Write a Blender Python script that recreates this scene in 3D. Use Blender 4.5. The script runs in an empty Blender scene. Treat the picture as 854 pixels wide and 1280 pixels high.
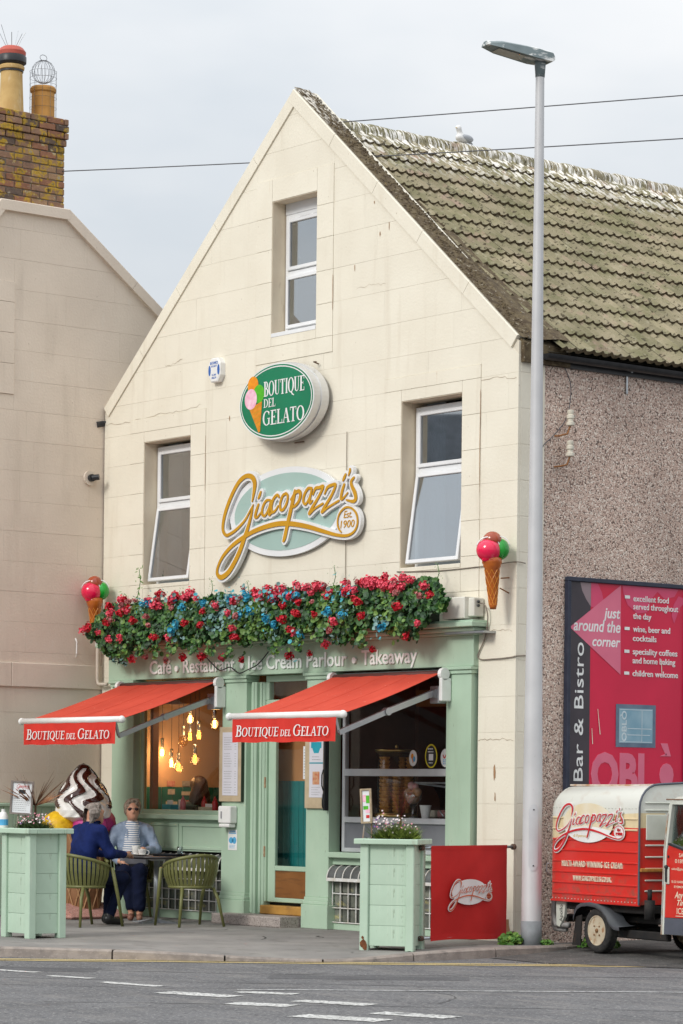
import bpy, math, random
import numpy as np
from mathutils import Vector, Matrix, Euler
PI = math.pi
sc = bpy.context.scene
COL = sc.collection
# ---------------------------------------------------------------- camera
cam = bpy.data.objects.new('camera', bpy.data.cameras.new('camera'))
COL.objects.link(cam); sc.camera = cam
CPOS = Vector((20.919, -18.997, 1.5015))
yaw, rol = math.radians(51.26), math.radians(0.59)
FW = Vector((-math.sin(yaw), math.cos(yaw), 0)); RT = Vector((math.cos(yaw), math.sin(yaw), 0)); UP = Vector((0, 0, 1))
R2 = math.cos(rol)*RT + math.sin(rol)*UP; U2 = -math.sin(rol)*RT + math.cos(rol)*UP
m3 = Matrix((R2, U2, -FW)).transposed()
cam.matrix_world = Matrix.Translation(CPOS) @ m3.to_4x4()
cam.data.sensor_fit = 'HORIZONTAL'; cam.data.sensor_width = 36
cam.data.lens = 3531.3/854*36
cam.data.shift_y = (987.88-640)/854
cam.data.clip_end = 3000
# ---------------------------------------------------------------- overcast daylight
SUN_DIR = Vector((0.08, -0.80, 0.50)).normalized()      # towards the sun
sun = bpy.data.objects.new('sun', bpy.data.lights.new('sun', 'SUN')); COL.objects.link(sun)
sun.data.energy = 1.35; sun.data.angle = math.radians(16); sun.data.color = (1, .955, .89)
sun.rotation_euler = (-SUN_DIR).to_track_quat('-Z', 'Y').to_euler()
W = bpy.data.worlds.new('World'); sc.world = W; W.use_nodes = True
nt = W.node_tree; nt.nodes.clear()
def N(t, **k):
    n = nt.nodes.new(t)
    for a, b in k.items(): setattr(n, a, b)
    return n
sky = N('ShaderNodeTexSky', sky_type='NISHITA'); sky.sun_disc = False
sky.sun_elevation = math.asin(SUN_DIR.z); sky.sun_rotation = math.atan2(SUN_DIR.x, SUN_DIR.y)
tc = N('ShaderNodeTexCoord'); sx = N('ShaderNodeSeparateXYZ'); nt.links.new(tc.outputs['Generated'], sx.inputs[0])
mr = N('ShaderNodeMapRange'); nt.links.new(sx.outputs['Z'], mr.inputs[0])
mr.inputs[1].default_value = 0; mr.inputs[2].default_value = 1; mr.inputs[3].default_value = 4.7; mr.inputs[4].default_value = 12.5
mp = N('ShaderNodeMapping'); mp.inputs['Scale'].default_value = (1, 1, 2.6); nt.links.new(tc.outputs['Generated'], mp.inputs[0])
nz = N('ShaderNodeTexNoise'); nz.inputs['Scale'].default_value = 3.2; nz.inputs['Detail'].default_value = 5; nz.inputs['Roughness'].default_value = .55
nt.links.new(mp.outputs[0], nz.inputs['Vector'])
cr = N('ShaderNodeValToRGB'); nt.links.new(nz.outputs['Fac'], cr.inputs[0])
cr.color_ramp.elements[0].position = .32; cr.color_ramp.elements[0].color = (.83, .885, .94, 1)
cr.color_ramp.elements[1].position = .62; cr.color_ramp.elements[1].color = (1.07, 1.08, 1.09, 1)
vm = N('ShaderNodeVectorMath', operation='SCALE'); nt.links.new(cr.outputs[0], vm.inputs[0]); nt.links.new(mr.outputs[0], vm.inputs['Scale'])
mx = N('ShaderNodeMix', data_type='RGBA'); mx.inputs[0].default_value = .94
nt.links.new(sky.outputs[0], mx.inputs[6]); nt.links.new(vm.outputs[0], mx.inputs[7])
bg = N('ShaderNodeBackground'); bg.inputs[1].default_value = .1; nt.links.new(mx.outputs[2], bg.inputs[0])
ow = N('ShaderNodeOutputWorld'); nt.links.new(bg.outputs[0], ow.inputs[0])
sc.view_settings.view_transform = 'Standard'; sc.view_settings.look = 'None'
sc.view_settings.exposure = .46; sc.view_settings.gamma = 1
sc.cycles.max_bounces = 8; sc.cycles.transparent_max_bounces = 16; sc.cycles.caustics_reflective = False; sc.cycles.caustics_refractive = False
rnd = random.Random(7)
# ---------------------------------------------------------------- materials
MC = {}
def M(name, c, c2=None, r=.6, s=5, v=.0, bump=0, bs=40, metal=0, coat=0, st=(), obj=False, spec=.4, em=0, f0=.35, f1=.65):
    """principled with two-tone noise, per-object tint v, list of stains (colour, scale xyz, low, high, amount[, zlo, zhi])"""
    if name in MC: return MC[name]
    m = bpy.data.materials.new(name); m.use_nodes = True; t = m.node_tree; b = t.nodes['Principled BSDF']
    def nn(k, **kw):
        n = t.nodes.new(k)
        for a, q in kw.items(): setattr(n, a, q)
        return n
    if obj: src = nn('ShaderNodeTexCoord').outputs['Object']
    else: src = nn('ShaderNodeNewGeometry').outputs['Position']
    if c2 is None: c2 = tuple(x*.88 for x in c)
    n1 = nn('ShaderNodeTexNoise'); n1.inputs['Scale'].default_value = s; n1.inputs['Detail'].default_value = 5; t.links.new(src, n1.inputs['Vector'])
    mr = nn('ShaderNodeMapRange'); mr.inputs[1].default_value = f0; mr.inputs[2].default_value = f1; t.links.new(n1.outputs['Fac'], mr.inputs[0])
    mx = nn('ShaderNodeMix', data_type='RGBA'); mx.inputs[6].default_value = (*c, 1); mx.inputs[7].default_value = (*c2, 1)
    t.links.new(mr.outputs[0], mx.inputs[0]); out = mx.outputs[2]
    for q in st:
        col, sca, lo, hi, amt = q[:5]
        mp = nn('ShaderNodeMapping'); mp.inputs['Scale'].default_value = sca; t.links.new(src, mp.inputs[0])
        n2 = nn('ShaderNodeTexNoise'); n2.inputs['Scale'].default_value = 1; n2.inputs['Detail'].default_value = 4; n2.inputs['Roughness'].default_value = .6; t.links.new(mp.outputs[0], n2.inputs['Vector'])
        r2 = nn('ShaderNodeMapRange'); r2.inputs[1].default_value = lo; r2.inputs[2].default_value = hi; r2.inputs[4].default_value = amt; t.links.new(n2.outputs['Fac'], r2.inputs[0])
        fac = r2.outputs[0]
        if len(q) > 5:
            sp = nn('ShaderNodeSeparateXYZ'); t.links.new(src, sp.inputs[0])
            r3 = nn('ShaderNodeMapRange'); r3.inputs[1].default_value = q[5]; r3.inputs[2].default_value = q[6]; t.links.new(sp.outputs['Z'], r3.inputs[0])
            mu = nn('ShaderNodeMath', operation='MULTIPLY'); t.links.new(fac, mu.inputs[0]); t.links.new(r3.outputs[0], mu.inputs[1]); fac = mu.outputs[0]
        m2 = nn('ShaderNodeMix', data_type='RGBA'); t.links.new(fac, m2.inputs[0]); t.links.new(out, m2.inputs[6]); m2.inputs[7].default_value = (*col, 1); out = m2.outputs[2]
    if v:
        oi = nn('ShaderNodeObjectInfo'); r4 = nn('ShaderNodeMapRange'); r4.inputs[3].default_value = 1-v; r4.inputs[4].default_value = 1+v; t.links.new(oi.outputs['Random'], r4.inputs[0])
        vs = nn('ShaderNodeVectorMath', operation='SCALE'); t.links.new(out, vs.inputs[0]); t.links.new(r4.outputs[0], vs.inputs['Scale']); out = vs.outputs[0]
    t.links.new(out, b.inputs['Base Color'])
    b.inputs['Roughness'].default_value = r; b.inputs['Metallic'].default_value = metal; b.inputs['Specular IOR Level'].default_value = spec
    if coat: b.inputs['Coat Weight'].default_value = coat; b.inputs['Coat Roughness'].default_value = .12
    if em: t.links.new(out, b.inputs['Emission Color']); b.inputs['Emission Strength'].default_value = em
    if bump:
        n3 = nn('ShaderNodeTexNoise'); n3.inputs['Scale'].default_value = bs; n3.inputs['Detail'].default_value = 4; t.links.new(src, n3.inputs['Vector'])
        bp = nn('ShaderNodeBump'); bp.inputs['Strength'].default_value = bump; bp.inputs['Distance'].default_value = .01; t.links.new(n3.outputs['Fac'], bp.inputs['Height']); t.links.new(bp.outputs[0], b.inputs['Normal'])
    MC[name] = m; return m
def glass(name, tint=(.9, .95, .95), refl=.12, rough=.02, dark=1.0):
    if name in MC: return MC[name]
    m = bpy.data.materials.new(name); m.use_nodes = True; t = m.node_tree; t.nodes.clear()
    tr = t.nodes.new('ShaderNodeBsdfTransparent'); tr.inputs[0].default_value = (*[x*dark for x in tint], 1)
    gl = t.nodes.new('ShaderNodeBsdfGlossy'); gl.inputs['Roughness'].default_value = rough; gl.inputs[0].default_value = (.95, .98, 1, 1)
    lw = t.nodes.new('ShaderNodeLayerWeight'); lw.inputs[0].default_value = .5
    fr = t.nodes.new('ShaderNodeMath'); fr.operation = 'POWER'; fr.inputs[1].default_value = 4; t.links.new(lw.outputs['Facing'], fr.inputs[0])
    ad = t.nodes.new('ShaderNodeMath'); ad.operation = 'ADD'; ad.use_clamp = True; ad.inputs[1].default_value = refl; t.links.new(fr.outputs[0], ad.inputs[0])
    mi = t.nodes.new('ShaderNodeMixShader'); t.links.new(ad.outputs[0], mi.inputs[0]); t.links.new(tr.outputs[0], mi.inputs[1]); t.links.new(gl.outputs[0], mi.inputs[2])
    o = t.nodes.new('ShaderNodeOutputMaterial'); t.links.new(mi.outputs[0], o.inputs[0])
    MC[name] = m; return m
RUST = (.30, .13, .045)
CREAM = M('cream_painted_stone', (.79, .745, .63), (.745, .695, .58), r=.75, s=1.7, v=.012, bump=.25, bs=35,
    st=[((.50, .42, .31), (6, 6, .55), .56, .80, .34), ((.30, .22, .14), (38, 38, 22), .70, .74, .8), ((.50, .33, .16), (22, 22, 1.3), .70, .80, .55), ((.84, .79, .68), (14, 14, 9), .64, .7, .4)])
CREAMJ = M('cream_joint', (.64, .585, .48), (.76, .71, .60), r=.9, s=1.6)
BEIGE = M('beige_painted_stone', (.72, .625, .525), (.665, .575, .48), r=.8, s=1.5, v=.012, bump=.25, bs=35,
    st=[((.43, .36, .29), (4, 4, .55), .56, .80, .34), ((.33, .25, .19), (36, 36, 16), .70, .75, .6), ((.72, .66, .58), (9, 9, 3), .64, .72, .35)])
BEIGEJ = M('beige_joint', (.58, .505, .42), (.66, .575, .48), r=.9, s=1.6)
GREEN = M('sage_green_paint', (.43, .575, .44), (.385, .52, .395), r=.42, s=2.2, v=.015, bump=.08, bs=14,
    st=[((.50, .60, .47), (3, 3, .6), .62, .75, .3), ((.17, .19, .12), (40, 40, 9), .67, .74, .55), ((.30, .36, .26), (7, 7, .8), .62, .78, .3)])
GREENL = M('pale_green_planter_paint', (.455, .595, .475), (.41, .54, .425), r=.5, s=2.5, v=.03, bump=.12, bs=16, obj=True,
    st=[((.16, .19, .12), (22, 22, 6), .63, .73, .6), ((.60, .68, .56), (30, 30, 2), .58, .72, .4), ((.25, .22, .15), (5, 5, 2.5), .66, .78, .45)])
WHITE = M('white_upvc', (.80, .81, .82), (.74, .75, .76), r=.3, s=3, st=[((.45, .43, .38), (14, 14, 5), .68, .8, .35)])
ALU = M('grey_alu_frame', (.58, .60, .62), (.50, .52, .54), r=.4, metal=.2, s=4)
RED = M('red_awning_canvas', (.64, .074, .040), (.56, .058, .030), r=.75, s=2.4, bump=.06, bs=8,
    st=[((.85, .55, .45), (32, 32, 32), .69, .73, .8), ((.45, .03, .02), (3, 3, 3), .58, .75, .4)])
REDV = M('red_valance_canvas', (.66, .035, .022), (.58, .028, .018), r=.75, s=5)
WPLASTIC = M('white_plastic', (.82, .82, .81), (.76, .76, .74), r=.35, s=6, obj=True, st=[((.4, .36, .3), (20, 20, 20), .68, .78, .35)])
DARK = M('black_plastic', (.018, .02, .024), (.03, .032, .036), r=.4, s=9)
METAL = M('galvanised_steel', (.50, .52, .54), (.38, .40, .42), r=.38, metal=.85, s=12, st=[(RUST, (30, 30, 10), .66, .75, .4)])
GOLD = M('ochre_gold_lettering', (.58, .30, .012), (.52, .26, .01), r=.35, s=4)
TEAL = M('teal_board', (.008, .13, .12), (.006, .10, .095), r=.55, s=4, v=.08)
TILE = M('weathered_roof_tile', (.295, .255, .17), (.175, .165, .09), r=.92, s=2.6, v=.14, bump=.7, bs=55,
    st=[((.40, .37, .27), (9, 9, 9), .58, .72, .6), ((.36, .245, .20), (3.2, 3.2, 3.2), .58, .70, .6), ((.055, .045, .025), (17, 17, 17), .57, .63, .9), ((.46, .42, .06), (30, 30, 30), .71, .74, .6),
        ((.86, .84, .80), (8, 40, 5), .50, .57, .9, 8.3, 8.8)])
MOSS_SHADE = M('dark_moss_and_nose_shade', (.075, .052, .030), (.15, .115, .065), r=1, s=14, bump=1, bs=90, st=[((.40, .36, .28), (20, 20, 20), .62, .68, .7), ((.42, .28, .03), (26, 26, 26), .68, .72, .7), ((.80, .76, .68), (12, 30, 8), .5, .58, .8, 8.6, 8.95)])
PEBB = bpy.data.materials.new('pebbledash'); MC['pebbledash'] = PEBB
def _peb():
    PEBB.use_nodes = True; t = PEBB.node_tree; b = t.nodes['Principled BSDF']; g = t.nodes.new('ShaderNodeNewGeometry')
    def vor(s, f='F1'):
        v = t.nodes.new('ShaderNodeTexVoronoi'); v.inputs['Scale'].default_value = s; t.links.new(g.outputs['Position'], v.inputs['Vector']); return v
    v1 = vor(68); cr = t.nodes.new('ShaderNodeValToRGB'); sp = t.nodes.new('ShaderNodeSeparateColor'); t.links.new(v1.outputs['Color'], sp.inputs[0]); t.links.new(sp.outputs[0], cr.inputs[0])
    e = cr.color_ramp.elements; e[0].position = 0; e[0].color = (.10, .07, .055, 1); e[1].position = 1; e[1].color = (.72, .64, .56, 1)
    for p, c in ((.14, (.17, .12, .10, 1)), (.26, (.46, .325, .265, 1)), (.5, (.57, .42, .35, 1)), (.68, (.48, .36, .30, 1)), (.8, (.62, .50, .43, 1)), (.9, (.72, .62, .54, 1))):
        q = e.new(p); q.color = c
    n = t.nodes.new('ShaderNodeTexNoise'); n.inputs['Scale'].default_value = 1.1; n.inputs['Detail'].default_value = 5; t.links.new(g.outputs['Position'], n.inputs['Vector'])
    r = t.nodes.new('ShaderNodeMapRange'); r.inputs[1].default_value = .3; r.inputs[2].default_value = .7; r.inputs[3].default_value = .92; r.inputs[4].default_value = 1.25; t.links.new(n.outputs['Fac'], r.inputs[0])
    s = t.nodes.new('ShaderNodeVectorMath'); s.operation = 'SCALE'; t.links.new(cr.outputs[0], s.inputs[0]); t.links.new(r.outputs[0], s.inputs['Scale']); t.links.new(s.outputs[0], b.inputs['Base Color'])
    b.inputs['Roughness'].default_value = .95
    bp = t.nodes.new('ShaderNodeBump'); bp.inputs['Strength'].default_value = 1; bp.inputs['Distance'].default_value = .008; bp.invert = True; t.links.new(v1.outputs['Distance'], bp.inputs['Height']); t.links.new(bp.outputs[0], b.inputs['Normal'])
_peb()
# ---------------------------------------------------------------- mesh helpers
WLOC = {}
def tag(o, label=None, cat=None, group=None, kind=None):
    if label: o['label'] = label
    if cat: o['category'] = cat
    if group: o['group'] = group
    if kind: o['kind'] = kind
    return o
def thing(name, label, cat, loc=(0, 0, 0), group=None, local=False):
    o = bpy.data.objects.new(name, None); COL.objects.link(o); o.location = loc; o.empty_display_size = .1
    tag(o, label, cat, group); WLOC[o.name] = Vector((0, 0, 0)) if local else Vector(loc)
    return o
def link(name, me, mat, parent=None, center=None):
    """me holds coordinates in the parent's building space; origin moved to centre of the mesh"""
    n = len(me.vertices); a = np.empty(n*3, np.float32); me.vertices.foreach_get('co', a); a = a.reshape(-1, 3)
    if n:
        lo, hi = a.min(0), a.max(0); c = (lo+hi)/2
        if parent is None: c[2] = lo[2]
        if center is not None: c = np.array(center, np.float32)
        a -= c; me.vertices.foreach_set('co', a.ravel())
    else: c = np.zeros(3)
    o = bpy.data.objects.new(name, me); COL.objects.link(o); cv = Vector([float(x) for x in c])
    if parent is not None: o.parent = parent; o.location = cv - WLOC[parent.name]
    else: o.location = cv
    WLOC[o.name] = cv
    if mat is not None:
        for q in (mat if isinstance(mat, (list, tuple)) else [mat]): me.materials.append(q)
    me.update(); return o
class MB:
    def __init__(s, T=None): s.v = []; s.f = []; s.m = []; s.T = T; s.mi = 0
    def add(s, vs, fs):
        k = len(s.v)
        if s.T is not None: vs = [tuple(s.T @ Vector(p)) for p in vs]
        s.v += [tuple(p) for p in vs]; s.f += [tuple(i+k for i in f) for f in fs]; s.m += [s.mi]*len(fs)
    def box(s, x0, x1, y0, y1, z0, z1, b=0):
        if b <= 0:
            s.add([(x0, y0, z0), (x1, y0, z0), (x1, y1, z0), (x0, y1, z0), (x0, y0, z1), (x1, y0, z1), (x1, y1, z1), (x0, y1, z1)],
                  [(0, 3, 2, 1), (4, 5, 6, 7), (0, 1, 5, 4), (1, 2, 6, 5), (2, 3, 7, 6), (3, 0, 4, 7)])
        else:  # chamfered box: 24 verts
            b = min(b, .45*abs(x1-x0), .45*abs(y1-y0), .45*abs(z1-z0)); X = (x0, x1); Y = (y0, y1); Z = (z0, z1); vs = []; idx = {}
            for i in (0, 1):
                for j in (0, 1):
                    for k in (0, 1):
                        si, sj, sk = (1, -1)[i], (1, -1)[j], (1, -1)[k]
                        idx[i, j, k, 'x'] = len(vs); vs.append((X[i], Y[j]+sj*b, Z[k]+sk*b))
                        idx[i, j, k, 'y'] = len(vs); vs.append((X[i]+si*b, Y[j], Z[k]+sk*b))
                        idx[i, j, k, 'z'] = len(vs); vs.append((X[i]+si*b, Y[j]+sj*b, Z[k]))
            f = []
            for i in (0, 1):
                q = [idx[i, 0, 0, 'x'], idx[i, 1, 0, 'x'], idx[i, 1, 1, 'x'], idx[i, 0, 1, 'x']]; f.append(q if i else q[::-1])
                q = [idx[0, i, 0, 'y'], idx[0, i, 1, 'y'], idx[1, i, 1, 'y'], idx[1, i, 0, 'y']]; f.append(q if i else q[::-1])
                q = [idx[0, 0, i, 'z'], idx[1, 0, i, 'z'], idx[1, 1, i, 'z'], idx[0, 1, i, 'z']]; f.append(q if i else q[::-1])
                for j in (0, 1):
                    q = [idx[i, j, 0, 'x'], idx[i, j, 1, 'x'], idx[i, j, 1, 'y'], idx[i, j, 0, 'y']]; f.append(q if (i+j) % 2 == 0 else q[::-1])
                    q = [idx[i, 0, j, 'x'], idx[i, 0, j, 'z'], idx[i, 1, j, 'z'], idx[i, 1, j, 'x']]; f.append(q if (i+j) % 2 == 0 else q[::-1])
                    q = [idx[0, i, j, 'y'], idx[1, i, j, 'y'], idx[1, i, j, 'z'], idx[0, i, j, 'z']]; f.append(q if (i+j) % 2 == 0 else q[::-1])
                    for k in (0, 1):
                        q = [idx[i, j, k, 'x'], idx[i, j, k, 'y'], idx[i, j, k, 'z']]; f.append(q if (i+j+k) % 2 == 0 else q[::-1])
            s.add(vs, f)
        return s
    def prism(s, poly, y0, y1, bev=0):
        """poly in (x,z), extruded from y0 (front, seen) back to y1; anticlockwise seen from the front"""
        n = len(poly)
        if bev:
            cx = sum(p[0] for p in poly)/n; cz = sum(p[1] for p in poly)/n
            q = [(x+(bev if x < cx else -bev), z+(bev if z < cz else -bev)) for x, z in poly]
            vs = [(x, y0, z) for x, z in q]+[(x, y0+bev*.7, z) for x, z in poly]+[(x, y1, z) for x, z in poly]
            f = [tuple(range(n)), tuple(range(3*n-1, 2*n-1, -1))]
            for k in (0, n):
                for i in range(n): f.append((k+i, k+n+i, k+n+(i+1) % n, k+(i+1) % n))
        else:
            vs = [(x, y0, z) for x, z in poly]+[(x, y1, z) for x, z in poly]
            f = [tuple(range(n)), tuple(range(2*n-1, n-1, -1))]+[(i, n+i, n+(i+1) % n, (i+1) % n) for i in range(n)]
        s.add(vs, f); return s
    def lathe(s, prof, n=16, c=(0, 0, 0), sq=(1, 1), a0=0, cap=True):
        vs = []; f = []
        for r, z in prof:
            for i in range(n):
                a = a0+2*PI*i/n; vs.append((c[0]+r*math.cos(a)*sq[0], c[1]+r*math.sin(a)*sq[1], c[2]+z))
        for k in range(len(prof)-1):
            for i in range(n):
                j = (i+1) % n; f.append((k*n+i, k*n+j, (k+1)*n+j, (k+1)*n+i))
        if cap and prof[0][0] > 1e-4: f.append(tuple(range(n-1, -1, -1)))
        if cap and prof[-1][0] > 1e-4: f.append(tuple(range((len(prof)-1)*n, len(prof)*n)))
        s.add(vs, f); return s
    def tube(s, pts, r, n=8, cap=True):
        pts = [Vector(p) for p in pts]; R = r if isinstance(r, (list, tuple)) else [r]*len(pts); vs = []; f = []
        ref = None
        for i, p in enumerate(pts):
            d = (pts[min(i+1, len(pts)-1)]-pts[max(i-1, 0)]).normalized()
            if ref is None: ref = Vector((0, 0, 1)) if abs(d.z) < .9 else Vector((1, 0, 0))
            u = d.cross(ref).normalized(); w = u.cross(d).normalized(); ref = w
            for k in range(n):
                a = 2*PI*k/n; vs.append(tuple(p+R[i]*(math.cos(a)*u+math.sin(a)*w)))
        for i in range(len(pts)-1):
            for k in range(n):
                j = (k+1) % n; f.append((i*n+k, (i+1)*n+k, (i+1)*n+j, i*n+j))
        if cap: f.append(tuple(range(n))); f.append(tuple(range(len(pts)*n-1, (len(pts)-1)*n-1, -1)))
        s.add(vs, f); return s
    def bar(s, a, b, w, h):
        a, b = Vector(a), Vector(b); d = (b-a).normalized(); u = d.cross(Vector((0, 0, 1)))
        if u.length < 1e-3: u = Vector((1, 0, 0))
        u.normalize(); t = u.cross(d).normalized(); vs = []
        for p in (a, b):
            for i, j in ((-1, -1), (1, -1), (1, 1), (-1, 1)): vs.append(tuple(p+u*i*w/2+t*j*h/2))
        s.add(vs, [(0, 1, 2, 3), (7, 6, 5, 4), (0, 4, 5, 1), (1, 5, 6, 2), (2, 6, 7, 3), (3, 7, 4, 0)]); return s
    def ball(s, c, r, n=12, m=8, sq=(1, 1, 1)):
        vs = [(c[0], c[1], c[2]-r*sq[2])]; f = []
        for j in range(1, m):
            t = -PI/2+PI*j/m
            for i in range(n): a = 2*PI*i/n; vs.append((c[0]+r*sq[0]*math.cos(t)*math.cos(a), c[1]+r*sq[1]*math.cos(t)*math.sin(a), c[2]+r*sq[2]*math.sin(t)))
        vs.append((c[0], c[1], c[2]+r*sq[2]))
        for i in range(n):
            f.append((0, 1+(i+1) % n, 1+i)); f.append((len(vs)-1, len(vs)-1-n+i, len(vs)-1-n+(i+1) % n))
            for j in range(m-2): a = 1+j*n; f.append((a+i, a+(i+1) % n, a+n+(i+1) % n, a+n+i))
        s.add(vs, f); return s
    def mesh(s, smooth=False):
        me = bpy.data.meshes.new('m'); me.from_pydata(s.v, [], s.f)
        if any(s.m): me.polygons.foreach_set('material_index', s.m)
        if smooth: me.polygons.foreach_set('use_smooth', [True]*len(s.f))
        return me
    def build(s, name, mat, parent=None, smooth=False, center=None):
        me = s.mesh(smooth); o = link(name, me, mat, parent, center); me.name = name; return o
def autosmooth(o, ang=40):
    me = o.data; me.polygons.foreach_set('use_smooth', [True]*len(me.polygons))
    try: me.set_sharp_from_angle(angle=math.radians(ang))
    except Exception: pass
    return o
def clip(poly, a, b, c):
    """keep a*x+b*z<=c"""
    out = []; n = len(poly)
    for i in range(n):
        p, q = poly[i], poly[(i+1) % n]; dp = a*p[0]+b*p[1]-c; dq = a*q[0]+b*q[1]-c
        if dp <= 0: out.append(p)
        if (dp < 0 < dq) or (dq < 0 < dp): t = dp/(dp-dq); out.append((p[0]+t*(q[0]-p[0]), p[1]+t*(q[1]-p[1])))
    r = []
    for p in out:
        if not r or abs(p[0]-r[-1][0])+abs(p[1]-r[-1][1]) > 1e-4: r.append(p)
    if len(r) > 1 and abs(r[0][0]-r[-1][0])+abs(r[0][1]-r[-1][1]) < 1e-4: r.pop()
    if len(r) < 3: return []
    A = sum(r[i][0]*r[(i+1) % len(r)][1]-r[(i+1) % len(r)][0]*r[i][1] for i in range(len(r)))/2
    return r if abs(A) > .0004 else []
def subtract(rects, hole):
    out = []
    for (a, b, c, d) in rects:       # x0,x1,z0,z1
        x0, x1, z0, z1 = hole
        if x1 <= a or x0 >= b or z1 <= c or z0 >= d: out.append((a, b, c, d)); continue
        if x0 > a: out.append((a, x0, c, d))
        if x1 < b: out.append((x1, b, c, d))
        A, B = max(a, x0), min(b, x1)
        if z0 > c: out.append((A, B, c, z0))
        if z1 < d: out.append((A, B, z1, d))
    return [r for r in out if r[1]-r[0] > .012 and r[3]-r[2] > .012]
def FR(ox, oy, oz, ax='x'):
    """frame: local x to the right, local y up, local z out of the wall; ax 'x' = facade (faces -Y), 'y' = side wall (faces +X)"""
    if ax == 'x': m = Matrix(((1, 0, 0, ox), (0, 0, -1, oy), (0, 1, 0, oz), (0, 0, 0, 1)))
    else: m = Matrix(((0, 0, 1, ox), (1, 0, 0, oy), (0, 1, 0, oz), (0, 0, 0, 1)))
    return m
def clusters(rs):
    out = []
    for r in rs:
        hit = [c for c in out if any(r[0] < q[1]+.004 and q[0] < r[1]+.004 and r[2] < q[3]+.004 and q[2] < r[3]+.004 for q in c)]
        for c in hit: out.remove(c)
        out.append([r]+[q for c in hit for q in c])
    return out
# ---------------------------------------------------------------- lettering
def _font(s, size=1, extrude=0, shear=0, bold=0, spacing=1):
    cu = bpy.data.curves.new('t', 'FONT'); cu.body = s; cu.size = size; cu.shear = shear; cu.offset = bold; cu.space_character = spacing
    cu.resolution_u = 3
    ob = bpy.data.objects.new('t', cu); me = bpy.data.meshes.new_from_object(ob)
    v = np.empty(len(me.vertices)*3); me.vertices.foreach_get('co', v); v = v.reshape(-1, 3)
    fs = [tuple(p.vertices) for p in me.polygons]
    bpy.data.objects.remove(ob); bpy.data.curves.remove(cu); bpy.data.meshes.remove(me)
    return v, fs
CAPH = None
def text(s, x0, x1, base, h, T, depth=.001, shear=0, bold=0, rot=0, mb=None, sp=1):
    """adds letters to mb: cap height h, stretched to x0..x1 (x1 None: natural)"""
    global CAPH
    if CAPH is None: v, _ = _font('H'); CAPH = v[:, 1].max()
    v, fs = _font(s, shear=shear, bold=bold*.02, spacing=sp)
    if len(v) == 0: return mb
    k = h/CAPH; v = v.copy(); v[:, 1] *= k; lo, hi = v[:, 0].min(), v[:, 0].max()
    if x1 is None: v[:, 0] = (v[:, 0]-lo)*k+x0
    else: v[:, 0] = (v[:, 0]-lo)/(hi-lo)*(x1-x0)+x0
    if rot: v = np.stack([-(v[:, 1]+base), v[:, 0], v[:, 2]], 1)
    else: v[:, 1] += base
    if mb is None: mb = MB(T)
    mb.T = T; n = len(v)
    vs = [(a, b, depth) for a, b, _ in v]
    if depth > .003:
        ed = {}
        for f in fs:
            for i in range(len(f)):
                a, b = f[i], f[(i+1) % len(f)]
                if (b, a) in ed: del ed[(b, a)]
                else: ed[(a, b)] = 1
        vs += [(a, b, 0) for a, b, _ in v]; fs = fs+[(b, a, a+n, b+n) for a, b in ed]
    mb.add(vs, fs); return mb
def spline(P, sub=6):
    P = [np.array(p, float) for p in P]; out = []
    for i in range(len(P)-1):
        p0, p1, p2, p3 = P[max(i-1, 0)], P[i], P[i+1], P[min(i+2, len(P)-1)]
        for k in range(sub):
            t = k/sub; out.append(.5*((2*p1)+(-p0+p2)*t+(2*p0-5*p1+4*p2-p3)*t*t+(-p0+3*p1-3*p2+p3)*t**3))
    out.append(P[-1]); return out
def stroke(mb, P, z=.001, depth=0, extra=0, sub=6, ramp=.0015, smooth=True, kx=1, ky=1, ox=0, oy=0, round_=True):
    """ribbon along P=(x,y,w); extra widens it (backing plates)"""
    Q = spline(P, sub) if smooth else [np.array(p, float) for p in P]
    Q = [np.array((q[0]*kx+ox, q[1]*ky+oy, q[2]*min(kx, ky)+2*extra)) for q in Q]
    n = len(Q); L = []; Rr = []; vs = []; fs = []
    for i in range(n):
        d = Q[min(i+1, n-1)][:2]-Q[max(i-1, 0)][:2]; d = d/(np.linalg.norm(d)+1e-9); nn = np.array((-d[1], d[0])); w = max(Q[i][2], .002)/2
        zz = z+ramp*i/n
        vs.append((*(Q[i][:2]+nn*w), zz)); vs.append((*(Q[i][:2]-nn*w), zz))
    for i in range(n-1): fs.append((2*i, 2*i+1, 2*i+3, 2*i+2))
    if depth:
        k = len(vs); vs += [(a, b, c-depth) for a, b, c in vs]
        for i in range(n-1): fs.append((2*i, 2*i+2, 2*i+2+k, 2*i+k)); fs.append((2*i+1, 2*i+1+k, 2*i+3+k, 2*i+3))
        fs.append((0, k, k+1, 1)); fs.append((2*n-2, 2*n-1, 2*n-1+k, 2*n-2+k))
    mb.add(vs, fs)
    if round_:
        for e, i in ((-.0002, 0), (.0002, n-1)):
            w = max(Q[i][2], .002)/2; m = 12; zz = z+ramp*i/n+e
            c = [(Q[i][0]+w*math.cos(2*PI*j/m), Q[i][1]+w*math.sin(2*PI*j/m), zz) for j in range(m)]
            f = [tuple(range(m))]
            if depth: c += [(a, b, q-depth) for a, b, q in c]; f += [((j+1) % m, j, j+m, (j+1) % m+m) for j in range(m)]
            mb.add(c, f)
def arcp(cx, cy, rx, ry, a0, a1, thin, thick, n=18):
    return [(cx+rx*math.cos(a), cy+ry*math.sin(a), thin+(thick-thin)*abs(math.cos(a))**1.4) for a in [math.radians(a0+(a1-a0)*i/n) for i in range(n+1)]]
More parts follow.
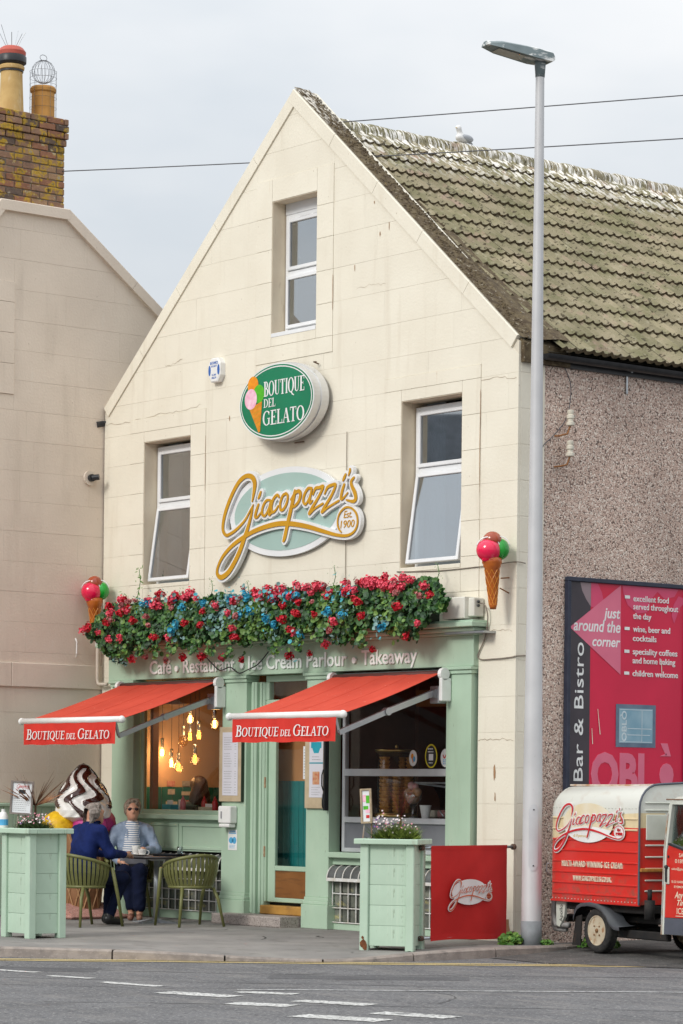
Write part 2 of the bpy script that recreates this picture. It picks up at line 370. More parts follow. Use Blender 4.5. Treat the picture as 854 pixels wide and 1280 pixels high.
def serif_letter(ch):
    """returns (width, list of (points, curved)) in unit cap height"""
    K, t = .165, .055
    S = lambda x0, y0, x1, y1, w=K: ([(x0, y0, w), (x1, y1, w)])
    sf = lambda x, y, w=.34: [(x-w/2, y+(t/2 if y < .5 else -t/2), t), (x+w/2, y+(t/2 if y < .5 else -t/2), t)]
    if ch == 'B': return .72, [S(.2, 0, .2, 1), sf(.17, 0, .3), sf(.17, 1, .3), arcp(.33, .755, .21, .22, 90, -90, t, K*.9), arcp(.35, .27, .26, .245, 90, -90, t, K), S(.2, .52, .34, .52, t), S(.2, .973, .34, .973, t), S(.2, .027, .36, .027, t)]
    if ch == 'O': return .82, [arcp(.41, .5, .33, .475, 0, 360, t, K, 30)]
    if ch == 'Q': return .82, [arcp(.41, .5, .33, .475, 0, 360, t, K, 30), [(.42, .08, .1), (.6, -.1, .12), (.86, -.2, .05)]]
    if ch == 'U': return .82, [[(.2, 1, K), (.2, .35, K), (.25, .12, .12), (.42, .03, .06), (.58, .1, .06), (.65, .33, .06), (.65, 1, .06)], sf(.2, 1), sf(.65, 1, .26)]
    if ch == 'T': return .74, [S(.37, 0, .37, 1), sf(.37, 0), S(.04, .965, .7, .965, .07), S(.06, .78, .06, .99, .05), S(.68, .78, .68, .99, .05)]
    if ch == 'I': return .42, [S(.21, 0, .21, 1), sf(.21, 0), sf(.21, 1)]
    if ch == 'E': return .68, [S(.2, 0, .2, 1), sf(.16, 0, .28), sf(.16, 1, .28), S(.2, .965, .6, .965, .07), S(.2, .52, .48, .52, .055), S(.2, .035, .62, .035, .07), S(.6, .77, .6, .99, .05), S(.48, .42, .48, .62, .045), S(.63, .01, .63, .25, .05)]
    if ch == 'L': return .64, [S(.2, 0, .2, 1), sf(.18, 0, .3), sf(.2, 1), S(.2, .035, .58, .035, .07), S(.6, .01, .6, .27, .05)]
    if ch == 'D': return .84, [S(.2, 0, .2, 1), sf(.16, 0, .28), sf(.16, 1, .28), arcp(.33, .5, .4, .473, 90, -90, t, K, 20), S(.2, .973, .35, .973, t), S(.2, .027, .35, .027, t)]
    if ch == 'G': return .84, [arcp(.43, .5, .35, .475, 42, 315, t, K, 26), S(.68, .06, .68, .42, .13), sf(.66, .44, .28), S(.68, .7, .68, .95, .05)]
    if ch == 'A': return .8, [S(.12, 0, .4, 1, .065), S(.4, .98, .68, 0, K), sf(.12, 0, .26), sf(.68, 0), S(.22, .34, .58, .34, .055)]
    return .3, []
def serif(mb, s, x0, x1, base, h, sizes=None, shear=0, z=.001, drop=None):
    """letters in a drawn serif face; sizes: per-letter scale"""
    sizes = sizes or [1]*len(s); x = 0; L = []
    for ch, k in zip(s, sizes):
        w, st = serif_letter(ch) if ch != ' ' else (.34, []); L.append((x, k, st)); x += w*k
    kx = (x1-x0)/x
    for x, k, st in L:
        for P in st:
            Q = [((x+p[0]*k)*kx+x0+shear*p[1]*k*h, base+p[1]*k*h, p[2]*k*(kx+h)/2) for p in P]
            stroke(mb, Q, z=z, sub=1, smooth=False, ramp=.0003, round_=False)
            z += .00012
LOGO = {'G': [(-0.539, 0.138, 0.0127), (-0.508, 0.244, 0.0381), (-0.497, 0.343, 0.0572), (-0.551, 0.412, 0.0509), (-0.66, 0.429, 0.0424), (-0.792, 0.372, 0.0424), (-0.918, 0.242, 0.0424), (-1.023, 0.083, 0.0424), (-1.078, -0.054, 0.0381), (-1.08, -0.154, 0.0339), (-1.018, -0.209, 0.0297), (-0.917, -0.191, 0.0275), (-0.8, -0.143, 0.0254), (-0.668, -0.062, 0.0191), (-0.571, 0.041, 0.0127), (-0.516, 0.1, 0.0064)], 'D': [(-0.525, 0.087, 0.0106), (-0.553, -0.01, 0.0275), (-0.607, -0.136, 0.0403), (-0.681, -0.27, 0.0509), (-0.762, -0.405, 0.0551), (-0.861, -0.529, 0.0551), (-0.977, -0.633, 0.053), (-1.104, -0.68, 0.0509), (-1.183, -0.638, 0.0381), (-1.168, -0.552, 0.0297), (-1.075, -0.442, 0.0339), (-0.914, -0.339, 0.0381), (-0.715, -0.26, 0.0403), (-0.484, -0.195, 0.0424), (-0.223, -0.155, 0.0466), (0.003, -0.145, 0.0487), (0.227, -0.166, 0.0466), (0.48, -0.212, 0.0424), (0.73, -0.274, 0.036), (0.978, -0.333, 0.0275), (1.16, -0.35, 0.0233), (1.281, -0.312, 0.0191), (1.333, -0.227, 0.017), (1.308, -0.126, 0.017), (1.216, -0.059, 0.0148), (1.116, -0.052, 0.0148), (1.026, -0.107, 0.0148), (0.993, -0.181, 0.0127), (1.007, -0.258, 0.0127), (1.056, -0.309, 0.0085)], 'i1': [(-0.423, 0.094, 0.0212), (-0.458, 0.029, 0.0318), (-0.48, -0.041, 0.0254), (-0.428, -0.039, 0.017), (-0.35, 0.021, 0.0106)], 'i1d': [(-0.38, 0.231, 0.0191), (-0.405, 0.187, 0.0297), (-0.425, 0.161, 0.0127)], 'a1': [(-0.209, 0.129, 0.017), (-0.277, 0.126, 0.0233), (-0.338, 0.064, 0.0275), (-0.349, -0.018, 0.0275), (-0.29, -0.034, 0.0212), (-0.227, 0.046, 0.017), (-0.189, 0.128, 0.0191), (-0.22, 0.026, 0.0275), (-0.219, -0.035, 0.0233), (-0.155, 0.001, 0.0127)], 'c': [(-0.047, 0.151, 0.0212), (-0.08, 0.175, 0.0254), (-0.147, 0.133, 0.0275), (-0.181, 0.052, 0.0275), (-0.167, -0.008, 0.0254), (-0.109, 0.004, 0.0191), (-0.059, 0.053, 0.0106)], 'o': [(0.081, 0.178, 0.0254), (0.023, 0.159, 0.0254), (-0.02, 0.08, 0.0275), (-0.013, 0.007, 0.0254), (0.045, 0.013, 0.0254), (0.101, 0.081, 0.0254), (0.113, 0.152, 0.0233), (0.081, 0.182, 0.0212)], 'p1': [(0.24, 0.197, 0.0254), (0.222, 0.131, 0.0424), (0.173, -0.002, 0.0487), (0.115, -0.164, 0.0466), (0.069, -0.298, 0.0445), (0.048, -0.339, 0.0297)], 'p2': [(0.171, 0.105, 0.017), (0.24, 0.166, 0.0254), (0.31, 0.188, 0.036), (0.342, 0.147, 0.036), (0.311, 0.075, 0.0297), (0.236, 0.026, 0.0233), (0.198, 0.025, 0.0127)], 'a2': [(0.529, 0.202, 0.0254), (0.473, 0.203, 0.0254), (0.411, 0.142, 0.0275), (0.394, 0.065, 0.0254), (0.438, 0.037, 0.0212), (0.5, 0.1, 0.017), (0.545, 0.201, 0.0191), (0.512, 0.099, 0.0254), (0.507, 0.042, 0.0212), (0.554, 0.065, 0.0127)], 'z1': [(0.562, 0.13, 0.0127), (0.605, 0.193, 0.0275), (0.676, 0.199, 0.0275), (0.741, 0.205, 0.0254), (0.662, 0.098, 0.0275), (0.527, -0.037, 0.0297), (0.503, -0.078, 0.0191), (0.602, -0.023, 0.017), (0.738, 0.021, 0.017)], 'z2': [(0.767, 0.123, 0.0127), (0.815, 0.188, 0.0275), (0.892, 0.209, 0.0275), (0.956, 0.204, 0.0254), (0.885, 0.095, 0.0275), (0.745, -0.043, 0.0297), (0.727, -0.074, 0.0191), (0.837, -0.025, 0.017), (1.014, 0.031, 0.017)], 'i2': [(1.103, 0.198, 0.0212), (1.068, 0.125, 0.0318), (1.051, 0.048, 0.0254), (1.099, 0.056, 0.017), (1.165, 0.104, 0.0106)], 'i2d': [(1.125, 0.305, 0.0191), (1.102, 0.269, 0.0297), (1.084, 0.24, 0.0127)], 'ap': [(1.2, 0.356, 0.017), (1.198, 0.329, 0.0233), (1.177, 0.289, 0.0085)], 's': [(1.268, 0.259, 0.0191), (1.224, 0.221, 0.0275), (1.237, 0.169, 0.0339), (1.286, 0.099, 0.0424), (1.305, 0.031, 0.0381), (1.26, 0.006, 0.0297), (1.148, 0.029, 0.0127)]}
def script_logo(mb, z=.001, extra=0, depth=0, k=1, ox=0, oy=0, sub=6, kx=None):
    for i, n in enumerate(LOGO): stroke(mb, LOGO[n], z=z+i*.0004, depth=depth, extra=extra, sub=sub, kx=kx or k, ky=k, ox=ox, oy=oy)
def disc(mb, cx, cy, rx, ry, z, n=40, depth=0):
    c = [(cx+rx*math.cos(2*PI*i/n), cy+ry*math.sin(2*PI*i/n), z) for i in range(n)]; f = [tuple(range(n))]
    if depth: c += [(a, b, q-depth) for a, b, q in c]; f += [((j+1) % n, j, j+n, (j+1) % n+n) for j in range(n)]
    mb.add(c, f)
def rect(mb, x0, x1, y0, y1, z): mb.add([(x0, y0, z), (x1, y0, z), (x1, y1, z), (x0, y1, z)], [(0, 1, 2, 3)])
def poly(mb, P, z): mb.add([(a, b, z) for a, b in P], [tuple(range(len(P)))])
# ---------------------------------------------------------------- sculpted bodies (distance field -> surface net)
def sdf_mesh(groups, h, lo, hi, kk=.03, kg=.008, folds=None):
    """groups: list of (tag, [prims]); prim = ('c',a,b,ra,rb) capsule or ('e',c,r[,rotz]) ellipsoid. returns mesh with material index = tag"""
    ax = [np.arange(lo[i], hi[i]+h, h) for i in range(3)]
    X, Y, Z = [q.astype(np.float32) for q in np.meshgrid(*ax, indexing='ij')]
    def prim(p):
        if p[0] == 'c':
            a, b = np.array(p[1], np.float32), np.array(p[2], np.float32); ra, rb = p[3], p[4]; d = b-a; L = max(float(d@d), 1e-8)
            t = np.clip(((X-a[0])*d[0]+(Y-a[1])*d[1]+(Z-a[2])*d[2])/L, 0, 1)
            return np.sqrt((X-a[0]-t*d[0])**2+(Y-a[1]-t*d[1])**2+(Z-a[2]-t*d[2])**2)-(ra+(rb-ra)*t)
        c, r = p[1], p[2]; x, y, z = X-c[0], Y-c[1], Z-c[2]
        if len(p) > 3: ca, sa = math.cos(-p[3]), math.sin(-p[3]); x, y = ca*x-sa*y, sa*x+ca*y
        q = np.sqrt((x/r[0])**2+(y/r[1])**2+(z/r[2])**2); g = np.sqrt((x/r[0]**2)**2+(y/r[1]**2)**2+(z/r[2]**2)**2)+1e-9
        return q*(q-1)/g
    def smin(a, b, k):
        m = np.clip(k-np.abs(a-b), 0, None)/k; return np.minimum(a, b)-m*m*k*.25
    F = None; tg = None; best = None
    for tagi, prims in groups:
        g = None
        for p in prims:
            kq = kk
            if p[0] == 'f': p = ('c',)+p[1:]; kq = .004     # fingers stay separate
            q = prim(p); g = q if g is None else smin(g, q, kq)
        if F is None: F = g.copy(); best = g.copy(); tg = np.full(g.shape, tagi, np.int8)
        else:
            m = g < best; tg[m] = tagi; best = np.minimum(best, g); F = smin(F, g, kg)
    S = F < 0; nx, ny, nz = F.shape
    acc = np.zeros((nx-1, ny-1, nz-1, 3), np.float32); cnt = np.zeros((nx-1, ny-1, nz-1), np.float32)
    for d in range(3):
        sl0 = [slice(None)]*3; sl1 = [slice(None)]*3; sl0[d] = slice(0, -1); sl1[d] = slice(1, None)
        a, b = F[tuple(sl0)], F[tuple(sl1)]; cr = (a < 0) != (b < 0); t = np.where(cr, a/(a-b+1e-12), 0)
        e = [q for q in range(3) if q != d]
        for i in (0, 1):
            for j in (0, 1):
                s = [None]*3; s[d] = slice(None)
                s[e[0]] = slice(i, i+acc.shape[e[0]]); s[e[1]] = slice(j, j+acc.shape[e[1]]); s = tuple(s)
                c = cr[s]; cnt += c; acc[..., d] += np.where(c, t[s], 0); acc[..., e[0]] += c*i; acc[..., e[1]] += c*j
    act = cnt > 0; idx = np.full(act.shape, -1, np.int64); ii = np.argwhere(act); idx[act] = np.arange(len(ii))
    pos = (ii+acc[act]/cnt[act][:, None])*h+np.array(lo); vt = tg[:-1, :-1, :-1][act]
    faces = []
    for d in range(3):
        e1, e2 = (d+1) % 3, (d+2) % 3
        sl0 = [slice(None)]*3; sl1 = [slice(None)]*3; sl0[d] = slice(0, -1); sl1[d] = slice(1, None)
        a, b = S[tuple(sl0)], S[tuple(sl1)]; P = np.argwhere(a != b)
        P = P[(P[:, e1] > 0) & (P[:, e2] > 0) & (P[:, e1] < act.shape[e1]) & (P[:, e2] < act.shape[e2])]
        sg = a[tuple(P.T)]
        def g(o1, o2):
            q = P.copy(); q[:, e1] -= o1; q[:, e2] -= o2; return idx[tuple(q.T)]
        q = np.stack([g(1, 1), g(0, 1), g(0, 0), g(1, 0)], 1); q[~sg] = q[~sg][:, ::-1]; faces.append(q)
    fc = np.concatenate(faces); fc = fc[(fc >= 0).all(1)]
    # two smoothing passes
    for _ in range(2):
        s = np.zeros_like(pos); n = np.zeros(len(pos))
        for k in range(4):
            np.add.at(s, fc[:, k], pos[fc[:, (k+1) % 4]]); np.add.at(s, fc[:, k], pos[fc[:, (k+3) % 4]]); np.add.at(n, fc[:, k], 2)
        pos = .55*pos+.45*s/np.maximum(n, 1)[:, None]
    me = bpy.data.meshes.new('m'); me.from_pydata([tuple(map(float, p)) for p in pos], [], [tuple(map(int, f)) for f in fc])
    if folds:
        from mathutils import noise as mn
        nr = [v.normal.copy() for v in me.vertices]
        for i, v in enumerate(me.vertices):
            q = folds.get(int(vt[i]))
            if q: p = v.co; k = mn.noise(Vector((p.x*q[1], p.y*q[1], p.z*q[1]*.8+p.x*6))); v.co = p+nr[i]*(q[0]*(abs(k)*-2.2+.4))
    me.polygons.foreach_set('use_smooth', [True]*len(fc)); me.polygons.foreach_set('material_index', [int(x) for x in vt[fc[:, 0]]])
    return me
# ================================================================ ground
ZR = -.09
ASPH = M('worn_road_asphalt', (.150, .150, .155), (.112, .112, .117), r=.9, s=1.3, bump=.7, bs=110,
    st=[((.36, .35, .335), (34, 34, 34), .56, .64, .75), ((.045, .045, .05), (20, 20, 20), .58, .64, .75), ((.22, .21, .20), (1.2, 4, 1), .50, .66, .5), ((.07, .068, .07), (2.2, .9, 1), .58, .72, .55), ((.10, .10, .105), (7, 7, 7), .60, .66, .5)])
PAVE = M('grey_pavement', (.265, .25, .235), (.205, .195, .185), r=.9, s=1.6, bump=.4, bs=80,
    st=[((.12, .11, .10), (3.5, 3.5, 3.5), .54, .70, .55), ((.33, .31, .28), (1.1, 1.1, 1), .52, .66, .5), ((.07, .065, .06), (30, 30, 30), .64, .68, .7), ((.38, .36, .33), (30, 30, 30), .63, .70, .45), ((.10, .09, .08), (16, 16, 16), .68, .72, .6)])
KERB = M('granite_kerb', (.33, .285, .25), (.23, .20, .18), r=.85, s=9, v=.12, bump=.6, bs=70, st=[((.40, .36, .33), (45, 45, 45), .60, .68, .6), ((.08, .075, .07), (8, 8, 8), .62, .72, .5)])
GRIT = M('gritty_forecourt', (.115, .11, .105), (.07, .068, .066), r=.95, s=4, bump=.9, bs=60, st=[((.34, .31, .27), (34, 34, 34), .61, .68, .8)])
m = MB(); m.add([(-300, -300, ZR), (300, -300, ZR), (300, 300, ZR), (-300, 300, ZR)], [(0, 1, 2, 3)]); road = tag(m.build('road', ASPH), kind='structure')
KT = [(-9.5, -12.9, 0), (-5.4, -8.75, 0), (-2.75, -6.04, 0), (-1.70, -4.93, 0), (-.62, -4.08, -.008), (.22, -3.17, -.055), (.62, -2.58, -.058), (.76, -1.78, -.012), (.72, -.9, 0), (.72, -.2, 0), (.60, .35, 0)]
Q = spline(KT[2:], 5); Q = [np.array(p) for p in KT[:2]]+Q
inner = [(-7.4+ (i/(len(Q)-1))*7.4, 0) for i in range(len(Q))]
inner = []
for i, q in enumerate(Q):
    t = i/(len(Q)-1); x = min(-.0, -7.4+7.6*max(0, (q[0]+2.75)/3.3)); inner.append((max(-7.4, x), min(q[1]-0, 0) if q[0] < -7.4 else 0))
m = MB(); vs = []; fs = []; K = 8
for i, q in enumerate(Q):
    a = np.array((inner[i][0], .15 if q[1] < 0 else .4, 0.)); 
    for k in range(K+1):
        t = k/K; p = a*(1-t)+q*t; vs.append((p[0], p[1], q[2]*t**1.5))
for i in range(len(Q)-1):
    for k in range(K): a = i*(K+1)+k; fs.append((a, a+1, a+K+2, a+K+1))
m.add(vs, fs); pav = tag(m.build('pavement', PAVE, smooth=True), kind='structure')
# kerb stones follow the pavement edge
def along(Q, step):
    P = [Q[0]]; segs = []
    for i in range(len(Q)-1):
        L = np.linalg.norm(Q[i+1]-Q[i]); n = max(1, int(L/.15)); segs += [Q[i]+(Q[i+1]-Q[i])*k/n for k in range(n)]
    segs.append(Q[-1]); out = []; cur = [segs[0]]; acc = 0
    for a, b in zip(segs, segs[1:]):
        acc += np.linalg.norm(b-a); cur.append(b)
        if acc > step: out.append(cur); cur = [b]; acc = 0
    if len(cur) > 1: out.append(cur)
    return out
for c in along(Q, .9):
    m = MB(); vs = []
    c = [np.array(p) for p in c]; d0 = (c[-1]-c[0])/np.linalg.norm(c[-1]-c[0]); c[0] = c[0]+d0*.008; c[-1] = c[-1]-d0*.008
    for i, p in enumerate(c):
        d = c[min(i+1, len(c)-1)]-c[max(i-1, 0)]; n = np.array((d[1], -d[0])); n = n/np.linalg.norm(n); jz = rnd.uniform(-.003, .003)
        o = .11
        vs += [(p[0]-n[0]*o, p[1]-n[1]*o, p[2]+.002), (p[0]+n[0]*.01, p[1]+n[1]*.01, p[2]+.005+jz), (p[0]+n[0]*.03, p[1]+n[1]*.03, p[2]-.012), (p[0]+n[0]*.035, p[1]+n[1]*.035, ZR-.02)]
    fs = [(4*i+k, 4*i+k+1, 4*i+k+5, 4*i+k+4) for i in range(len(c)-1) for k in range(3)]+[(0, 1, 2, 3), (len(vs)-1, len(vs)-2, len(vs)-3, len(vs)-4)]
    m.add(vs, fs); m.build('kerbstone', KERB, pav)
# cracks in the pavement
CR = M('dark_crack_dirt', (.05, .048, .045), r=1)
m = MB()
for P in (((-.1, -2.6), (-.5, -2.0), (-.4, -1.5), (-1.0, -1.0)), ((.1, -2.75), (-.9, -2.55), (-1.6, -2.75), (-2.2, -2.4)), ((-1.2, -3.3), (-1.6, -2.75), (-1.5, -2.1), (-2.1, -1.5)), ((-2.2, -4.2), (-2.4, -3.0), (-2.3, -1.9)), ((-5.6, -1.6), (-4.2, -2.9), (-3.2, -2.6)), ((-.9, -3.7), (-2.0, -3.3), (-3.4, -3.7)), ((-3.4, -1.0), (-2.9, -2.2), (-1.5, -2.1)), ((-.1, -.9), (-.9, -1.3), (-1.9, -1.0))):
    R = []
    for q in spline([(a, b, 0) for a, b in P], 7): R.append((q[0]+rnd.uniform(-.03, .03), q[1]+rnd.uniform(-.03, .03), 0))
    for a, b in zip(R, R[1:]):
        d = Vector((b[0]-a[0], b[1]-a[1], 0)).normalized(); n = Vector((-d.y, d.x, 0))*.010
        zf = lambda p: .0035-.052*max(0, min(1, (-p[1]-.3)/2.6))*(1 if p[0] > -1.6 else .15)
        m.add([(a[0]-n.x, a[1]-n.y, zf(a)), (a[0]+n.x, a[1]+n.y, zf(a)), (b[0]+n.x, b[1]+n.y, zf(b)), (b[0]-n.x, b[1]-n.y, zf(b))], [(0, 1, 2, 3)])
tag(m.build('crack', CR, pav), kind='stuff')
# tar seams, cracks and iron cover on the road
TARM = M('tar_seam', (.05, .05, .052), (.085, .085, .088), r=.7, s=30); m = MB()
def seam(P, w):
    R = [np.array((q[0]+rnd.gauss(0, .012), q[1]+rnd.gauss(0, .012))) for q in spline([(a, b, 0) for a, b in P], 10)]; vs = []
    for i, p in enumerate(R): d = R[min(i+1, len(R)-1)]-R[max(i-1, 0)]; n = np.array((-d[1], d[0]))/np.linalg.norm(d)*w*rnd.uniform(.3, 1.3); vs += [(p[0]-n[0], p[1]-n[1], ZR+.002), (p[0]+n[0], p[1]+n[1], ZR+.002)]
    m.add(vs, [(2*i, 2*i+1, 2*i+3, 2*i+2) for i in range(len(R)-1)])
for P, w in (([(-3.2, -8.2), (-.6, -5.9), (1.2, -4.6), (3.0, -2.4), (5.4, .8)], .012), ([(.2, -6.9), (2.2, -5.2), (4.2, -3.2), (6.0, -.8)], .010), ([(1.5, -6.9), (2.6, -5.9), (3.0, -5.0)], .008), ([(3.2, -7.6), (4.8, -5.8), (6.9, -3.6), (8.0, -2.6)], .010), ([(-.7, -5.4), (-.2, -6.0), (-.2, -6.6)], .007), ([(3.6, -4.3), (4.4, -4.6), (4.9, -5.2)], .007)): seam(P, w)
tag(m.build('tar_seam', TARM, road), kind='stuff')
m = MB(); m.add([(2.0, -4.6, ZR+.0015), (3.1, -3.3, ZR+.0015), (2.75, -3.0, ZR+.0015), (1.65, -4.3, ZR+.0015)], [(0, 1, 2, 3)]); m.add([(-.6, -6.7, ZR+.0015), (.6, -5.4, ZR+.0015), (.2, -5.05, ZR+.0015), (-1.0, -6.3, ZR+.0015)], [(0, 1, 2, 3)]); m.build('asphalt_patch', M('darker_asphalt_patch', (.105, .105, .11), (.08, .08, .085), r=.9, s=4, bump=.7, bs=110, st=[((.30, .29, .28), (34, 34, 34), .60, .66, .7)]), road)
# gum spots and splashes on the pavement
m = MB()
for _ in range(130):
    x, y = rnd.uniform(-5.5, .4), rnd.uniform(-3.8, -.4)
    if y < -2.2 and x > -1: continue
    r = rnd.uniform(.008, .022); k = 7; zz = .0045-.052*max(0, min(1, (-y-.3)/2.6))*(1 if x > -1.6 else .12); m.add([(x+r*rnd.uniform(.7, 1.2)*math.cos(2*PI*j/k), y+r*rnd.uniform(.7, 1.2)*math.sin(2*PI*j/k), zz) for j in range(k)], [tuple(range(k))])
tag(m.build('gum_spots', M('gum_spot', (.10, .095, .09), (.34, .32, .30), r=.8, s=2.5), pav), kind='stuff')
# forecourt under the van
m = MB(); m.add([(0, .3, -.02), (.62, .3, -.03), (.74, -.2, -.05), (.78, -1.0, -.084), (1.7, -1.1, -.084), (3.4, -.2, -.084), (6, 4, -.084), (12, 16, -.084), (0, 16, -.02), (1.315, -.05, -.04), (3.2, 1.2, -.04), (0, 5, -.02)],
    [(0, 1, 11), (1, 2, 9), (2, 3, 9), (3, 4, 9), (4, 5, 10, 9), (5, 6, 10), (6, 7, 8, 10), (10, 8, 11), (9, 10, 11, 1)]); tag(m.build('forecourt', GRIT), kind='structure')
# road markings (worn paint, each stroke its own sheet)
WP = M('worn_white_road_paint', (.62, .62, .60), (.50, .50, .48), r=.8, s=6, bump=.5, bs=110, st=[((.16, .16, .165), (24, 24, 24), .52, .58, .95), ((.2, .2, .2), (3, 3, 3), .58, .64, .9)])
WP2 = M('worn_thin_road_paint', (.50, .50, .49), (.40, .40, .40), r=.8, s=6, st=[((.15, .15, .155), (26, 26, 26), .50, .58, .9)])
YP = M('faded_yellow_line_paint', (.60, .47, .21), (.50, .40, .20), r=.85, s=5, st=[((.20, .19, .18), (22, 22, 22), .60, .68, .8)])
def mark(a, b, w, mat, n=1):
    w *= 1.3
    a, b = Vector((*a, ZR+.004)), Vector((*b, ZR+.004)); d = (b-a).normalized(); s_ = Vector((-d.y, d.x, 0))*w/2; L = (b-a).length
    m = MB(); vs = []; k = 12
    for i in range(k+1):
        p = a+(b-a)*i/k; j = rnd.uniform(.85, 1.1); vs += [tuple(p-s_*j), tuple(p+s_*rnd.uniform(.85, 1.1))]
    m.add(vs, [(2*i, 2*i+1, 2*i+3, 2*i+2) for i in range(k)]); m.build('road_marking', mat, road)
for a, b, w in (((-.20, -6.02), (.40, -5.86), .09), ((.82, -6.0), (1.28, -5.88), .09), ((1.68, -6.06), (2.34, -5.93), .11), ((2.88, -6.28), (3.55, -6.10), .20), ((3.14, -5.76), (3.58, -5.52), .15), ((4.05, -6.50), (4.52, -6.28), .20), ((4.12, -5.92), (4.75, -5.72), .18),
                ((5.22, -6.78), (5.90, -6.55), .22), ((5.32, -6.14), (5.95, -5.96), .20)): mark(a, b, w, WP)
mark((2.95, -5.62), (5.1, -2.6), .06, WP2)
yl = spline([(-9.0, -13.4, 0), (-4.9, -8.9, 0), (-1.386, -5.124, 0), (-.467, -3.968, 0), (.71, -2.592, 0), (1.646, -1.405, 0), (2.579, -.222, 0), (5.6, 3.6, 0)], 4)
for a, b in zip(yl[::4], yl[4::4]): pass
m = MB(); vs = []
for i, p in enumerate(yl):
    d = yl[min(i+1, len(yl)-1)]-yl[max(i-1, 0)]; n = np.array((-d[1], d[0], 0)); n /= np.linalg.norm(n); vs += [(p[0]-n[0]*.05, p[1]-n[1]*.05, ZR+.0045), (p[0]+n[0]*.05, p[1]+n[1]*.05, ZR+.0045)]
fy = [(2*i, 2*i+1, 2*i+3, 2*i+2) for i in range(len(yl)-1)]; m.add(vs, fy); m.build('road_marking', YP, road)
m = MB(); m.add([(x+.19*.77, y-.19*.64, z) for x, y, z in vs], fy); m.build('road_marking', YP, road)
m = MB()
for _ in range(900):
    t = rnd.random(); k = min(int(t*(len(yl)-1)), len(yl)-2); p = yl[k]; o = rnd.uniform(.05, .45)*rnd.random(); x, y = p[0]-.78*o+rnd.uniform(-.3, .3), p[1]+.62*o+rnd.uniform(-.3, .3); r = rnd.uniform(.004, .011)
    if -3 < x < 3.2: m.add([(x-r, y, ZR+.001), (x, y-r, ZR+.001), (x+r, y, ZR+.001), (x, y+r, ZR+.001), (x, y, ZR+r)], [(0, 1, 4), (1, 2, 4), (2, 3, 4), (3, 0, 4)])
tag(m.build('grit', M('gutter_grit', (.28, .25, .22), (.12, .11, .10), r=1, s=40)), kind='stuff')
# ================================================================ gelato shop building
XL, XA, ZE, ZA = -7.38, -3.71, 6.065, 9.216
kR = (ZA-ZE)/(0-XA); kL = (ZA-ZE)/(XA-XL)
shop = thing('gelato_shop', 'cream gabled two storey shop with sage green shopfront and tiled roof', 'building', (0, 0, 0))
WIN = [(-1.815, -.848, 3.80, 5.582), (-6.54, -5.60, 3.86, 5.577), (-4.088, -3.283, 6.53, 8.03)]
FRONT = (-7.14, -.56, -.5, 3.02)
def gable_stones(parent, mat, jmat, courses, x0, x1, clips, holes, T, minw=.55, maxw=1.15, name='stone', cap=290):
    made = 0
    for ci in range(len(courses)-1):
        z0, z1 = courses[ci], courses[ci+1]; x = x0-rnd.uniform(0, .7)
        while x < x1:
            w = rnd.uniform(minw, maxw); a, b = max(x, x0), min(x+w, x1); x += w
            if b-a < .1: b = min(b, x1)
            if b-a < .02: continue
            rs = [(a, b, z0, z1)]
            for h in holes: rs = subtract(rs, h)
            for cl in clusters(rs):
                m = MB(T); yj = rnd.uniform(-.0008, .0008)
                for r in cl:
                    g = .0009
                    p = [(r[0]+g*.5, r[2]+g), (r[1]-g*.5, r[2]+g), (r[1]-g*.5, r[3]-g), (r[0]+g*.5, r[3]-g)]
                    for c in clips: p = clip(p, *c) if p else p
                    if p: m.prism(p, yj, .03, bev=.0009)
                if m.v: m.build(name, mat, parent); made += 1
    return made
GAP = .145*math.sqrt(1+.852**2)
clips = [(kR, 1, ZA+kR*XA-.19), (-kL, 1, ZA-kL*XA-.19)]   # below the coping
def cz(x, off=0): return ZA+kR*XA-kR*x-off if x > XA else ZA-kL*XA+kL*x-off
courses = [0, .3]+[.3+.36*i for i in range(1, 26)]
bands = [(-2.10, -.562, 3.4, 5.84), (-6.83, -5.305, 3.4, 5.862), (-4.37, -2.992, 6.242, 8.283)]
n1 = gable_stones(shop, CREAM, CREAMJ, courses, XL, 0, clips, [FRONT]+bands, None, .8, 1.7)
for (bx0, bx1, bz0, bz1), (wx0, wx1, wz0, wz1) in zip(bands, (WIN[0], WIN[1], WIN[2])):
    zs = [bz0]+[c for c in courses if bz0+.12 < c < bz1-.12]+[bz1]
    for z0, z1 in zip(zs, zs[1:]):
        for a, b in ((bx0, bx1),):
            rs = subtract([(a, b, z0, z1)], (wx0, wx1, wz0, wz1))
            for r in rs:
                m = MB(); m.prism([(r[0]+.002, r[2]+.002), (r[1]-.002, r[2]+.002), (r[1]-.002, r[3]-.002), (r[0]+.002, r[3]-.002)], -.007, .03, bev=.002)
                m.build('margin_stone', CREAM, shop)
